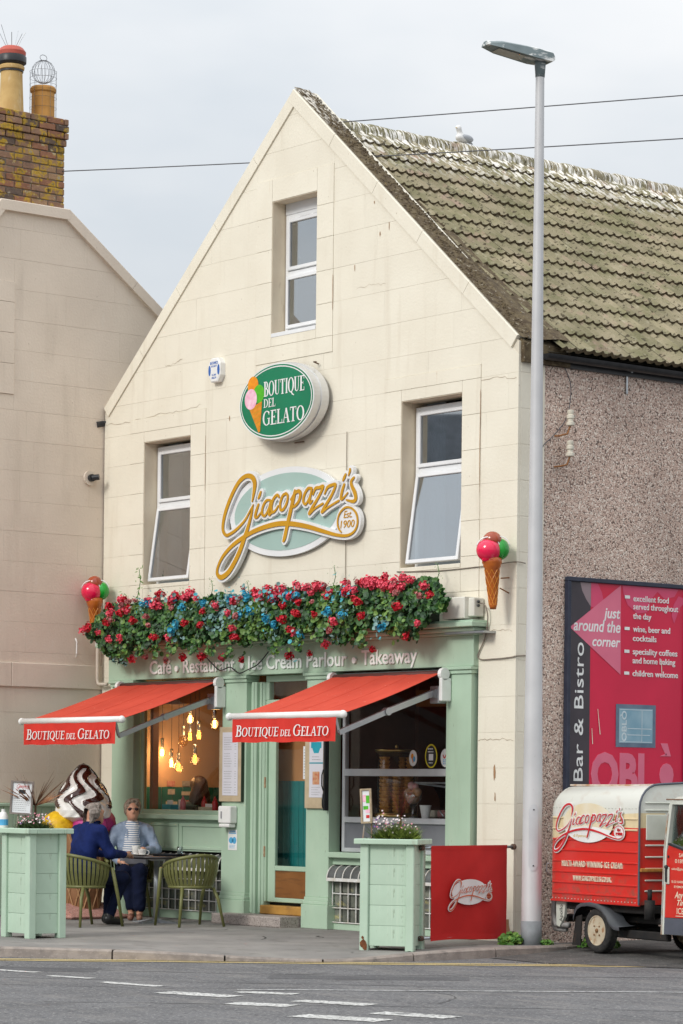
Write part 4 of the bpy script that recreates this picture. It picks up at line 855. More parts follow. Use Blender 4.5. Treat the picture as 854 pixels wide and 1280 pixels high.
def ncope(ya, za, yb, zb, n, yo=0):
    d = Vector((0, yb-ya, zb-za)); L = d.length; d.normalize(); nr = Vector((0, -d.z, d.y))
    for i in range(n):
        a = Vector((0, ya, za))+d*(L*i/n+.002); b = Vector((0, ya, za))+d*(L*(i+1)/n-.002); v = []
        for p in (a, b):
            for x, o in ((XN+.05+yo, -.125), (XN+.05+yo, -.01), (XN+.04+yo, 0), (XN-.34-yo, 0), (XN-.34-yo, -.125)): q = p+nr*o; v.append((x, q.y, q.z))
        m = MB(); m.add(v, [(0, 5, 6, 1), (1, 6, 7, 2), (2, 7, 8, 3), (3, 8, 9, 4), (4, 9, 5, 0), (0, 1, 2, 3, 4), (9, 8, 7, 6, 5)]); m.build('coping_stone', BEIGE, house)
ncope(YA, ZN, YB, ZN, 1, .003); ncope(YB, ZN, 3.4, ZN-KN*(3.4-YB), 4); ncope(-3.9, ZN-KN*(YA+5.4), YA, ZN, 4)
m = MB(); m.add([(XN-.3, YB-.4, ZN-.2), (XN-.3, 3.4, ZN-.15-KN*(3.4-YB)), (-17, 3.4, ZN-.15-KN*(3.4-YB)), (-17, YB-.4, ZN-.2), (XN-.3, -3.9, ZN-.15-KN*(YA+5.4)), (-17, -3.9, ZN-.15-KN*(YA+5.4))], [(0, 1, 2, 3), (0, 3, 5, 4)]); m.build('slate_roof', M('slates', (.12, .13, .15), (.08, .09, .10), r=.7, s=5), house)
m = MB(); m.box(-17, XN-.36, -3.9, -3.7, -.1, 5.3); m.box(-17, XN-.36, 3.2, 3.4, -.1, 5.3); m.box(-17, -16.8, -3.69, 3.19, -.1, 5.3); m.build('outer_wall', BEIGE, house)
for i in range(29):
    y = -3.88+i*.1325; m = MB(); m.box(XN-.02, XN+.018, y+.002, y+.1305, .02, 1.27, .004); m.build('wainscot_board', GREEN, house)
m = MB(); m.box(XN-.02, XN+.045, -3.88, -.05, 1.27, 1.31, .008); m.box(XN-.02, XN+.03, -3.88, -.05, -.05, .06, .006); m.build('wainscot_rail', GREEN, house)
# chimney stack: brick by brick
BR = [M('brick_%s' % n, a, b, r=.9, s=11, v=.14, bump=.7, bs=60, st=[((.48, .30, .03), (7, 7, 7), .50, .57, .92), ((.035, .032, .03), (7, 7, 7), .60, .67, .8), ((.42, .38, .30), (14, 14, 14), .62, .68, .7)]) for n, a, b in (('brown', (.30, .175, .11), (.21, .125, .085)), ('buff', (.40, .25, .145), (.31, .19, .11)), ('dark', (.16, .11, .08), (.11, .08, .065)), ('red', (.32, .155, .09), (.25, .115, .07)))]
MORT = M('chimney_mortar', (.24, .20, .165), (.15, .13, .11), r=1, s=10, bump=.6, bs=80, st=[((.50, .30, .03), (8, 8, 8), .55, .62, .7)])
SX0, SX1, SY0, SY1 = -8.15, -7.45, -1.50, -.56
stack = (lambda m: m.build('chimney_stack', MORT, house))(MB().box(SX0+.012, SX1-.012, SY0+.012, SY1-.012, 8.2, 9.42))
ch = .083; k = 0; z = 8.30
while z < 9.40:
    o = .035 if z > 9.14 else (.018 if z > 9.06 else 0); off = 0 if k % 2 else .1175
    for side in ('x', 'y', 'Y'):
        a0, a1 = (SY0-o, SY1+o) if side == 'x' else (SX0-o, SX1+o-.105); a = a0-off*(1 if side == 'x' else .6)
        while a < a1-.01:
            b = min(a+.235, a1); aa = max(a, a0)
            if b-aa > .03:
                m = MB(); j = rnd.uniform(-.004, .005); g = .006
                if side == 'x': m.box(SX1+o-.10, SX1+o+j, aa+g, b-g, z+g, z+ch-g, .006)
                elif side == 'Y': m.box(aa+g, b-g, SY1+o-.10, SY1+o+j, z+g, z+ch-g, .006)
                else: m.box(aa+g, b-g, SY0-o+j, SY0-o+.10, z+g, z+ch-g, .006)
                m.build('brick', rnd.choices(BR, (6, 2, 1.6, 3))[0], stack)
            a += .235
    z += ch; k += 1
m = MB(); n = 8; vs = []
m.add([(SX0-.03, SY0-.03, 9.375), (SX1+.03, SY0-.03, 9.375), (SX1+.03, SY1+.03, 9.375), (SX0-.03, SY1+.03, 9.375), (SX0+.12, SY0+.12, 9.46), (SX1-.12, SY0+.12, 9.46), (SX1-.12, SY1-.12, 9.46), (SX0+.12, SY1-.12, 9.46)], [(0, 1, 5, 4), (1, 2, 6, 5), (2, 3, 7, 6), (3, 0, 4, 7), (4, 5, 6, 7)]); m.build('flaunching', MOSS_SHADE, house)
POT = M('buff_clay_pot', (.60, .41, .17), (.50, .32, .12), r=.8, s=6, st=[((.70, .60, .42), (6, 6, 2), .55, .66, .6), ((.2, .12, .06), (18, 18, 5), .64, .72, .6)])
POT2 = M('orange_clay_pot', (.58, .30, .085), (.48, .24, .065), r=.8, s=6, st=[((.3, .15, .05), (9, 9, 30), .60, .68, .5)])
m = MB(); c1 = (-7.80, -1.10, 9.42); m.lathe([(.155, 0), (.15, .05), (.132, .48), (.13, .60), (.15, .61), (.155, .64), (.14, .66)], 20, c1); p1 = autosmooth(m.build('chimney_pot', POT, house))
m = MB(); m.lathe([(.145, .665), (.175, .69), (.175, .76), (.16, .78)], 20, c1); m.lathe([(.135, .60), (.14, .60), (.14, .58), (.135, .58)], 20, c1); autosmooth(m.build('black_band', DARK, p1))
m = MB(); m.lathe([(.165, .775), (.17, .82), (.14, .86), (.11, .88)], 20, c1); autosmooth(m.build('red_cowl', M('red_cowl_paint', (.50, .10, .07), r=.6), p1))
m = MB()
for i in range(7): a = i*.9+.3; m.tube([(c1[0]+.05*math.cos(a), c1[1]+.05*math.sin(a), 10.28), (c1[0]+.16*math.cos(a), c1[1]+.16*math.sin(a), 10.44+.05*(i % 3))], .0035, 4)
tag(m.build('bird_spikes', METAL, p1), kind='stuff')
m = MB(); c2 = (-7.80, -.655, 9.42); m.lathe([(.14, 0), (.138, .40), (.155, .415), (.158, .45), (.14, .475), (.12, .475)], 20, c2); p2 = autosmooth(m.build('chimney_pot', POT2, house))
m = MB()
for i in range(9):
    a = PI*i/9; m.tube([(c2[0]+.14*math.cos(a)*math.cos(t), c2[1]+.14*math.sin(a)*math.cos(t), c2[2]+.66+.14*math.sin(t)) for t in [2*PI*k/16 for k in range(17)]], .0025, 3, False)
for zz in (.1, .22, .34, .5, .58, .66): m.tube([(c2[0]+.163*math.cos(2*PI*k/16), c2[1]+.163*math.sin(2*PI*k/16), c2[2]+zz) for k in range(17)], .0022, 3, False)
for i in range(10): a = 2*PI*i/10; m.tube([(c2[0]+.163*math.cos(a), c2[1]+.163*math.sin(a), c2[2]+.02), (c2[0]+.163*math.cos(a), c2[1]+.163*math.sin(a), c2[2]+.66)], .002, 3, False)
m.tube([(c2[0], c2[1]+.05*math.cos(t), c2[2]+.83+.035*math.sin(t)) for t in [2*PI*k/10 for k in range(11)]], .004, 4)
tag(m.build('wire_cage', M('grey_wire', (.22, .23, .25), r=.4, metal=.6), p2), kind='stuff')
m = MB(); m.box(-8.2, -7.44, -1.56, -1.49, 8.36, 8.62, .01); m.build('lead_flashing', M('lead', (.12, .15, .17), r=.5), house)
# floodlight, pipe, camera
t = thing('security_light', 'small black round spotlight fixed high on the beige gable', 'light', (XN, -.20, 5.21))
m = MB(); m.tube([(XN+.002, -.2, 5.21), (XN+.03, -.2, 5.21)], .09, 16); m.build('patch_plate', BEIGE, t)
m = MB(); m.tube([(XN+.03, -.2, 5.21), (XN+.07, -.2, 5.21)], .045, 14); m.tube([(XN+.06, -.2, 5.21), (XN+.12, -.14, 5.22)], .035, 12); m.build('lamp_body', DARK, t)
t = thing('security_camera', 'little black camera on the left top corner of the cream facade', 'camera', (-7.38, -.03, 5.87))
m = MB(); m.tube([(-7.40, -.01, 5.88), (-7.40, -.10, 5.86)], .036, 12); m.build('camera_body', DARK, t); m = MB(); m.bar((-7.36, .0, 5.90), (-7.40, -.03, 5.90), .02, .02); m.build('bracket', DARK, t)
PIPE = M('beige_painted_pipe', (.62, .54, .45), r=.5, s=6)
t = thing('downpipe', 'thin beige pipe bending beside the left end of the green fascia', 'pipe', (XN+.05, -.08, 2.75))
m = MB(); m.tube([(XN+.05, -.09, 3.5), (XN+.05, -.09, 2.80), (XN+.06, -.085, 2.75), (XN+.10, -.075, 2.74), (XN+.22, -.06, 2.74)], .022, 8); m.build('pipe', PIPE, t, smooth=True)
m = MB(); m.tube([(XN+.01, -.38, 3.28), (XN+.05, -.39, 3.24), (XN+.05, -.39, 3.10), (XN+.01, -.37, 3.06)], .009, 6); m.bar((XN, -.05, 3.22), (XN+.07, -.12, 3.22), .03, .05); m.build('pipe_clip', WPLASTIC, t)
# ================================================================ things on the facade
t = thing('oval_sign', 'green oval light box lettered BOUTIQUE DEL GELATO with a painted cone, high on the gable', 'sign', (-3.64, -.13, 5.75))
OX, OZ = -3.645, 5.752; T1 = FR(OX-.012, -.035, OZ)
STEEL = M('brushed_sign_rim', (.72, .72, .71), (.60, .60, .59), r=.3, metal=.35, s=3, st=[((.40, .36, .30), (5, 5, 5), .60, .72, .5)])
m = MB(T1); disc(m, 0, 0, .675, .418, .215, 56, .10); m.mi = 0; m.T = T1; disc(m, 0, 0, .69, .43, .12, 56, .085); disc(m, 0, 0, .675, .42, .036, 56, .025); m.build('sign_case', STEEL, t)
GF = M('green_sign_face', (.005, .20, .095), (.004, .175, .082), r=.25, s=2, st=[((.5, .6, .5), (50, 50, 50), .73, .75, .6)]); WF_ = M('white_sign_print', (.82, .83, .82), r=.3)
PR = {k: M('print_'+k, c, c2, r=.35, s=18, obj=True) for k, c, c2 in (('orange', (.85, .33, .01), (.75, .22, .01)), ('lime', (.10, .50, .02), (.06, .38, .02)), ('pink', (.80, .38, .52), (.88, .62, .70)), ('cone', (.75, .30, .02), (.62, .20, .01)), ('gold', (.55, .36, .03), (.5, .3, .02)), ('blue', (.03, .14, .48), (.02, .1, .4)), ('sky', (.10, .42, .72), (.08, .36, .62)), ('yellow', (.80, .66, .02), (.7, .58, .02)), ('black', (.015, .015, .015), (.02, .02, .02)), ('grey', (.32, .32, .33), (.25, .25, .26)), ('red', (.62, .03, .03), (.5, .02, .02)))}
m = MB(T1); disc(m, 0, 0, .672, .415, .217, 56); m.build('white_border', WF_, t)
m = MB(T1); disc(m, 0, 0, .655, .400, .219, 56); m.build('green_face', GF, t)
m = MB(T1); stroke(m, [(.632*math.cos(a), .378*math.sin(a), .012) for a in [2*PI*i/48 for i in range(49)]], z=.221, ramp=0, sub=1, smooth=False, round_=False)
serif(m, 'BOUTIQUE', -3.87-OX, -3.135-OX, 5.818-OZ, .165, [1]*8, 0, .221); serif(m, 'DEL', -3.87-OX, -3.65-OX, 5.697-OZ, .095, [1]*3, 0, .221); serif(m, 'GELATO', -3.88-OX, -3.135-OX, 5.50-OZ, .16, [1]*6, 0, .221)
m.build('lettering', WF_, t)
for nm, mt, cx_, cz_, r, zz in (('orange_scoop', 'orange', -4.065, 5.965, .098, .2215), ('lime_scoop', 'lime', -3.955, 5.862, .10, .2225), ('pink_scoop', 'pink', -4.10, 5.815, .112, .2235)):
    m = MB(T1); disc(m, cx_-OX, cz_-OZ, r, r*1.02, zz, 22); m.build(nm, PR[mt], t)
m = MB(T1); poly(m, [(-3.955-OX, 5.434-OZ), (-3.925-OX, 5.445-OZ), (-3.895-OX, 5.775-OZ), (-4.13-OX, 5.715-OZ)], .2228); m.build('printed_cone', PR['cone'], t)
m = MB(T1)
for i in range(5): z_ = .05+i*.055; stroke(m, [(-4.105+i*.03-OX, 5.69-i*.052-OZ, .006), (-3.905-i*.004-OX, 5.735-i*.058-OZ, .006)], z=.224, sub=1, smooth=False, round_=False)
m.build('waffle_lines', PR['gold'], t)
m = MB(); m.tube([(-3.25, -.02, 6.16), (-3.22, -.08, 6.15), (-3.20, -.02, 6.13)], .008, 5); m.tube([(-3.6, -.02, 5.31), (-3.55, -.07, 5.30), (-3.45, -.02, 5.31)], .008, 5); m.build('fixing_clip', M('rusted_iron', (.13, .08, .05), r=.9), t)
# script sign
LX, LZ = -3.748, 4.574; T2 = FR(LX, 0, LZ)
t = thing('script_sign', "large gold Giacopazzi's script sign over a pale teal ellipse above the flowers", 'sign', (LX, -.03, LZ-.5))
WPL = M('white_sign_board', (.78, .79, .80), (.72, .73, .74), r=.4, s=3)
m = MB(T2); disc(m, .02, -.012, 1.03, .49, .05, 64, .035); m.build('oval_backboard', WPL, t)
m = MB(T2); disc(m, .02, -.012, .94, .425, .053, 64); m.build('teal_panel', M('pale_teal_panel', (.37, .51, .47), (.34, .48, .44), r=.4, s=2), t)
m = MB(T2); script_logo(m, z=.085, extra=.032, depth=.05); m.T = T2; disc(m, 1.168, -.205, .165, .155, .0865, 28, .05); m.build('white_outline', WPL, t)
m = MB(T2); script_logo(m, z=.098, depth=.008, extra=.0035); m.T = T2; text('Est.', 1.09, 1.23, -.16, .075, T2, depth=.093, shear=.25, mb=m); text('1900', 1.035, 1.275, -.265, .078, T2, depth=.093, shear=.15, mb=m); m.build('gold_script', GOLD, t)
# vertical joint wire, alarm boxes
t = thing('alarm_box', 'white hexagonal alarm bell box printed in blue, left of the oval sign', 'alarm', (-5.05, -.05, 6.14))
T3 = FR(-5.06, 0, 6.262); HX = [(-.06, -.135), (.06, -.135), (.115, -.06), (.115, .075), (.06, .14), (-.06, .14), (-.115, .075), (-.115, -.06)]
m = MB(); m.T = T3 @ Matrix(((1, 0, 0, 0), (0, 0, 1, 0), (0, -1, 0, 0), (0, 0, 0, 1))); m.prism(HX, -.075, 0, bev=.012); m.build('case', WPLASTIC, t)
m = MB(T3); disc(m, -.085, 0, .022, .06, .0765, 14); disc(m, .085, 0, .022, .06, .0767, 14); text('BATHWICK', -.075, .075, .065, .032, T3, depth=.077, mb=m, bold=.5); text('SECURITY', -.055, .055, .035, .02, T3, depth=.077, mb=m); text('01289', -.04, .04, -.065, .022, T3, depth=.077, mb=m); text('306276', -.045, .045, -.098, .022, T3, depth=.077, mb=m); m.build('blue_print', PR['blue'], t)
t = thing('sensor_box', 'cream plastic box standing on the right end of the shopfront cornice', 'box', (-.70, -.12, 3.24))
m = MB(); m.prism([(-.90, 3.25), (-.56, 3.25), (-.56, 3.47), (-.80, 3.47), (-.90, 3.40)], -.20, -.012, bev=.01); m.build('case', M('cream_plastic', (.70, .69, .62), r=.4, s=6), t); m = MB(); m.box(-.56, -.47, -.15, -.012, 3.27, 3.46, .008); m.build('side_box', MC['cream_plastic'], t)
m = MB(); m.ball((-.455, -.10, 3.42), .016, 8, 6); m.ball((-.455, -.10, 3.38), .016, 8, 6); m.build('cable_gland', DARK, t)
# loose cables on the facade
CAB = M('dusty_cable', (.30, .25, .20), (.20, .17, .14), r=.8, s=12)
def cable(name, pts, r, mat, label, sub=6):
    P = [tuple(p) for p in spline(pts, sub)]; m = MB(); m.tube(P, r, 5); return tag(m.build(name, mat, None, smooth=True), label, 'cable')
cable('wall_cable', [(-1.85, -.014, 3.80), (-1.2, -.016, 3.775), (-.6, -.016, 3.78), (-.3, -.016, 3.79), (.0, -.016, 3.80), (.02, .1, 3.79)], .006, CAB, 'pale cable clipped to the wall under the right upper window')
cable('wall_cable', [(-.46, -.10, 3.41), (-.40, -.06, 3.38), (-.38, -.04, 3.25), (-.44, -.02, 3.06), (-.55, -.015, 2.86), (-.30, -.014, 2.84), (-.05, -.014, 2.85), (.01, -.0, 2.86), (.012, .15, 2.87)], .007, CAB, 'brown cable looping from the cream box down beside the fascia')
cable('wall_cable', [(-2.71, -.016, 5.35), (-2.712, -.016, 4.9), (-2.713, -.016, 3.6)], .004, M('dark_thin_cable', (.22, .18, .13), r=.9), 'thin dark vertical cable from the oval sign down to the flowers')
# cone signs
PINK = M('glossy_pink', (.80, .008, .075), (.72, .006, .06), r=.22, coat=.7, s=3); GRN = M('glossy_green', (.01, .36, .03), (.01, .28, .025), r=.22, coat=.7, s=4); CHOC = M('glossy_orange_brown', (.42, .07, .015), (.26, .035, .012), r=.25, coat=.6, s=7); WAF = M('waffle_orange', (.50, .13, .015), (.40, .09, .012), r=.35, coat=.3, s=9); WAFL = M('waffle_ridge', (.66, .25, .03), r=.4)
def cone_sign(loc, rz, label, k=1.0):
    t = thing('ice_cream_cone_sign', label, 'sign', (0, 0, 0), 'moulded cone signs on the facade', local=True)
    m = MB(); m.ball((0, 0, .275), .096, 20, 14, (1, 1, .95)); m.build('brown_scoop', CHOC, t, smooth=True)
    m = MB(); m.ball((-.035, -.02, .175), .125, 24, 16, (1, 1, .95)); m.box(-.1, .03, -.1, .06, .06, .09, .02); m.build('pink_scoop', PINK, t, smooth=True)
    m = MB(); m.ball((.072, .03, .19), .10, 20, 14, (1, 1, 1.1)); m.build('green_scoop', GRN, t, smooth=True)
    m = MB(); m.tube([(-.035+.118*math.cos(a), -.045-.03*math.sin(a), .185+.118*math.sin(a)) for a in [math.radians(q) for q in range(-50, 175, 12)]], .007, 6); m.tube([(.075+.103*math.cos(a), -.03, .20+.112*math.sin(a)) for a in [math.radians(q) for q in range(10, 140, 12)]], .006, 6); m.build('white_trim', WPLASTIC, t, smooth=True)
    m = MB(); sh = .10
    prof = [(.018, -.40), (.03, -.41), (.038, -.38), (.078, .0), (.088, .01), (.088, .03), (.10, .05), (.10, .10), (.06, .11)]
    m.lathe([(r, z) for r, z in prof], 18); m.v = [(x+sh*(-z)*.35, y, z) for x, y, z in m.v]; cn_ = m.build('cone', WAF, t, smooth=True)
    m = MB()
    for s_ in (-1, 1):
        for q in range(8):
            P = []
            for i in range(9): f = i/8; z = -.02-.35*f; r = .0785+(z)*.105; a = q*PI/4+s_*f*2.6; P.append((r*math.cos(a)+sh*(-z)*.35, r*math.sin(a), z))
            m.tube(P, .0035, 4, False)
    tag(m.build('waffle_ridges', WAFL, t), kind='stuff')
    m = MB(); m.tube([(.09, .02, -.10), (.17, .20, -.08)], .007, 5); m.tube([(.08, .02, -.20), (.17, .20, -.24)], .007, 5); m.bar((.17, .20, 0), (.17, .20, -.30), .03, .03); m.build('rusty_bracket', M('rusty_iron', RUST, (.16, .07, .03), r=.9, s=20), t)
    t.location = loc; t.rotation_euler = (0, 0, rz); t.scale = (k, k, k); return t
cone_sign((-.10, -.24, 3.73), math.radians(45), 'ice cream cone sign on the right corner, beside the lamp post'); cone_sign((-7.20, -.24, 3.66), math.radians(45), 'ice cream cone sign at the left end of the flower trough')
# ================================================================ flower trough
ft = thing('flower_trough', 'long overflowing trough of red geraniums and blue foliage on the shopfront cornice', 'flower box', (-4.0, -.2, 3.235))
m = MB(); m.box(-6.95, -1.0, -.38, -.14, 3.237, 3.42, .01); m.build('trough', M('dark_green_trough', (.02, .035, .02), r=.7), ft)
LM = [M('leaf_dark', (.030, .095, .028), (.016, .055, .02), r=.5, s=8, spec=.5), M('leaf_mid', (.06, .16, .03), (.035, .11, .025), r=.5, s=8, spec=.5), M('leaf_lime', (.16, .28, .055), (.10, .20, .04), r=.5, s=8, spec=.5), M('leaf_blue_grey', (.20, .34, .32), (.08, .20, .20), r=.5, s=8, spec=.5), M('leaf_turquoise', (.04, .30, .36), (.06, .36, .40), r=.5, s=8)]
lr = random.Random(3)
def leaf(m, p, r, mi, nrm=None, kind=0):
    n = Vector(nrm) if nrm is not None else Vector((lr.gauss(.2, .6), -1+lr.gauss(0, .5), lr.gauss(.4, .5))); n.normalize()
    u = n.cross(Vector((lr.gauss(0, 1), lr.gauss(0, 1), lr.gauss(0, 1)))).normalized(); w = n.cross(u); p = Vector(p); m.mi = mi
    if kind == 0: k = 7; vs = [tuple(p+u*math.cos(a)*r*(1+.12*math.cos(3*a))+w*math.sin(a)*r+n*(.22*r)) for a in [2*PI*i/k for i in range(k)]]+[tuple(p)]; m.add(vs, [(i, (i+1) % k, k) for i in range(k)])
    else: vs = [tuple(p-u*r), tuple(p+w*r*.38+n*r*.1), tuple(p+u*r*1.1), tuple(p-w*r*.38+n*r*.1)]; m.add(vs, [(0, 1, 2, 3)])
m = MB(); xl0, xl1 = -7.05, -.64
for i in range(9500):
    x = lr.uniform(xl0, xl1); e = min((x-xl0)/.3, (xl1-x)/.25, 1)
    top = 3.655+.05*mno.noise(Vector((x*2.3, 0, 5)))+(0 if x > -6.9 else -.12); bot = 3.13+.26*mno.noise(Vector((x*1.9, 3, 1)))-(.10 if x < -6.2 else 0)
    if lr.random() < .10 and mno.noise(Vector((x*4, 1, 9))) > 0: bot -= lr.uniform(0, .16)
    z = bot+(top-bot)*lr.random()**.85; z = 3.35+(z-3.35)*max(.35, e)
    d = .45-.14*abs((z-3.33)/.33)**2; y = -.20-(d-.2)*(.55+.45*lr.random())-.05*mno.noise(Vector((x*4, z*5, 0)))
    q = mno.noise(Vector((x*1.5, z*1.9, 7))); q2 = mno.noise(Vector((x*2.2+9, z*2, 1)))
    if q > .26 and lr.random() < .6: mi = 3
    elif q2 > .25 and lr.random() < .55: mi = 2
    else: mi = lr.choice((0, 0, 1, 1, 1, 0) if lr.random() < .7 else (0, 1, 2))
    leaf(m, (x, y, z), lr.uniform(.016, .038), mi, kind=0 if mi != 3 else lr.choice((0, 1)))
tag(m.build('foliage', LM, ft), kind='stuff')
REDB = [M('geranium_red', (.62, .012, .03), (.45, .008, .025), r=.5, s=30, obj=True), M('geranium_pink_red', (.82, .11, .17), (.66, .05, .09), r=.5, s=30, obj=True), M('geranium_dusky', (.58, .22, .22), (.42, .12, .12), r=.6, s=30, obj=True)]
BLUB = M('blue_blossom', (.03, .33, .55), (.06, .42, .55), r=.5, s=30, obj=True)
def bloom_mesh(mat, R, n, pr):
    m = MB()
    for i in range(n):
        v = Vector((lr.gauss(0, 1), lr.gauss(0, 1), lr.gauss(0, 1))).normalized(); c = v*R*lr.uniform(.35, 1.12)*(1+.3*math.sin(v.x*5+v.y*4)); c.z *= .8
        u = v.cross(Vector((lr.random(), lr.random(), lr.random()))).normalized(); w = v.cross(u); k = 5
        vs = [tuple(c+u*pr*math.cos(2*PI*j/k)+w*pr*math.sin(2*PI*j/k)+v*pr*.35*lr.random()) for j in range(k)]+[tuple(c-v*pr*.2)]; m.add(vs, [(j, (j+1) % k, k) for j in range(k)])
    me = m.mesh(); me.name = 'bloom'; me.materials.append(mat); return me
BM = [bloom_mesh(REDB[j], R_, n_, .0155) for j, R_, n_ in ((0, .046, 60), (1, .052, 70), (1, .044, 52), (0, .040, 46), (2, .036, 40))]; BB = [bloom_mesh(BLUB, .055, 22, .024) for _ in range(2)]
RED_P = [(-6.42, 3.71), (-6.5, 3.54), (-6.31, 3.53), (-6.47, 3.46), (-6.22, 3.24), (-6.86, 3.39), (-6.22, 3.0), (-5.98, 3.43), (-5.8, 3.74), (-5.64, 3.72), (-5.44, 3.72), (-5.28, 3.55), (-5.72, 3.47), (-5.29, 3.21), (-5.6, 3.23), (-5.55, 2.97), (-5.22, 2.99), (-5.13, 3.73), (-4.9, 3.64), (-4.64, 3.48), (-4.62, 3.33), (-4.95, 3.36), (-5.87, 3.01), (-4.43, 3.54), (-4.1, 3.72), (-3.81, 3.66), (-4.12, 3.44), (-3.99, 3.17), (-3.63, 3.69), (-4.13, 2.93), (-4.48, 2.97), (-4.8, 2.99), (-7.0, 3.36), (-6.63, 3.63), (-6.2, 3.56), (-6.67, 3.32), (-3.12, 3.7), (-2.92, 3.69), (-2.76, 3.68), (-2.46, 3.55), (-2.27, 3.68), (-2.09, 3.69), (-1.9, 3.68), (-1.74, 3.68), (-1.64, 3.71), (-1.46, 3.66), (-1.98, 3.5), (-1.87, 3.46), (-3.14, 3.48), (-2.89, 3.5), (-2.86, 3.38), (-2.97, 3.18), (-2.54, 3.05), (-3.3, 2.95), (-2.91, 2.96), (-1.28, 3.53), (-1.31, 3.59), (-0.93, 3.58), (-0.9, 3.48), (-0.74, 3.48), (-1.2, 3.38), (-0.92, 3.2), (-1.81, 2.97), (-2.37, 3.19), (-1.15, 3.08), (-3.49, 3.72), (-3.8, 3.65), (-3.66, 3.68)]
BLUE_P = [(-5.81, 3.62), (-5.93, 3.62), (-5.38, 3.65), (-4.01, 3.65), (-3.96, 3.61), (-4.26, 3.62), (-5.18, 3.29), (-5.13, 3.35), (-4.69, 3.58), (-3.51, 3.62), (-3.43, 3.58), (-3.2, 3.59), (-3.01, 3.59), (-2.22, 3.57), (-2.08, 3.6), (-3.4, 3.35), (-2.35, 3.38), (-2.13, 3.34), (-3.28, 3.28), (-1.5, 3.18), (-2.92, 3.15)]
for i in range(80): x = lr.choice((-6.3, -5.7, -5.5, -5.0, -4.05, -3.6, -3.5, -3.1, -2.8, -2.2, -1.9, -1.7, -1.5, -1.2))+lr.gauss(0, .12); RED_P.append((x, 3.64+lr.uniform(-.07, .06)) if lr.random() < .8 else (x, lr.uniform(3.15, 3.5)))
for i in range(3): BLUE_P.append((lr.uniform(-6.6, -1.6), 3.60+lr.uniform(-.2, .04)))
mt_ = MB()
for x, z in RED_P:
    if z < 3.12:
        mt_.mi = 0; mt_.tube([(x+lr.gauss(0, .03), -.40, z+.30), (x+lr.gauss(0, .015), -.47, z+.16), (x, -.50, z+.02)], .004, 4)
        for _ in range(34): leaf(mt_, (x+lr.gauss(0, .045), -.50+lr.gauss(0, .03), z+.02+abs(lr.gauss(0, .11))), lr.uniform(.016, .032), lr.choice((0, 1, 1, 2)))
for x, z in BLUE_P:
    for _ in range(11): leaf(mt_, (x+lr.gauss(0, .10), -.52+lr.gauss(0, .02), z+lr.gauss(0, .08)), lr.uniform(.014, .028), lr.choice((3, 3, 4, 3)), kind=lr.choice((0, 1)))
tag(mt_.build('trailing_foliage', LM, ft), kind='stuff')
def put(me, name, x, z, s):
    d = .46-.16*abs((z-3.33)/.33)**2; o = bpy.data.objects.new(name, me); COL.objects.link(o); o.parent = ft; o.location = Vector((x, -.22-d+.16-lr.uniform(0, .05), z))-WLOC[ft.name]; o.rotation_euler = (lr.uniform(0, 6), lr.uniform(0, 6), lr.uniform(0, 6)); o.scale = (s, s, s)
for x, z in RED_P:
    hi = z > 3.5; put(BM[lr.choice((1, 2, 1, 0, 4) if hi else (0, 3, 0, 2, 4))], 'geranium_bloom', x, z, lr.uniform(.75, 1.2))
for x, z in BLUE_P: put(lr.choice(BB), 'blue_bloom', x, z, lr.uniform(.65, 1.0))
# tall weeds and spiky leaves rising out of the trough
def blade(m, p, d, L, w, mi=0, bend=.15):
    p = Vector(p); d = Vector(d).normalized(); s_ = d.cross(Vector((.6, .78, 0))).normalized(); 
    if s_.length < .1: s_ = Vector((1, 0, 0))
    m.mi = mi; vs = []
    for i in range(5): t = i/4; q = p+d*L*t+Vector((0, 0, -bend*L*t*t)); ww = w*(1-t**2)*(.5+.5*min(1, t*4)); vs += [tuple(q-s_*ww), tuple(q+s_*ww)]
    m.add(vs, [(2*i, 2*i+1, 2*i+3, 2*i+2) for i in range(4)])
m = MB()
for x in (-5.02, -3.95, -3.85, -3.75, -2.62, -2.50, -2.40, -1.25, -1.32, -4.95):
    for _ in range(3): blade(m, (x+lr.uniform(-.03, .03), -.2, 3.5), (lr.uniform(-.5, .5), lr.uniform(-.3, .1), 1), lr.uniform(.28, .42), .016)
m.build('spiky_leaves', M('dark_blade_leaf', (.03, .07, .035), (.06, .09, .05), r=.6), ft)
m = MB()
for (x, L) in ((-6.42, .62), (-4.98, .42), (-2.75, .45), (-6.75, .34), (-4.3, .36), (-1.9, .34), (-1.05, .38), (-5.6, .33)):
    P = [(x+.02*math.sin(i*1.3), -.16+.004*i, 3.45+L*i/8) for i in range(9)]; m.mi = 0; m.tube(P, .005, 4)
    for i in range(2, 9):
        for _ in range(5): leaf(m, (P[i][0]+lr.gauss(0, .03), P[i][1]+lr.gauss(0, .02), P[i][2]+lr.gauss(0, .02)), lr.uniform(.015, .028)*(1 if x < -6 else .5), 1, kind=1)
m.build('weed_stalk', [LM[1], LM[2]], ft)
cable('fairy_lights', [(-5.1, -.14, 3.02), (-4.95, -.14, 2.92), (-4.8, -.135, 2.84), (-4.62, -.13, 2.87), (-4.45, -.13, 2.80), (-4.3, -.13, 2.83), (-4.1, -.13, 2.89), (-3.9, -.14, 3.02)], .007, M('black_wire', (.02, .02, .02), r=.6), 'black tangled light string hanging over the fascia lettering')
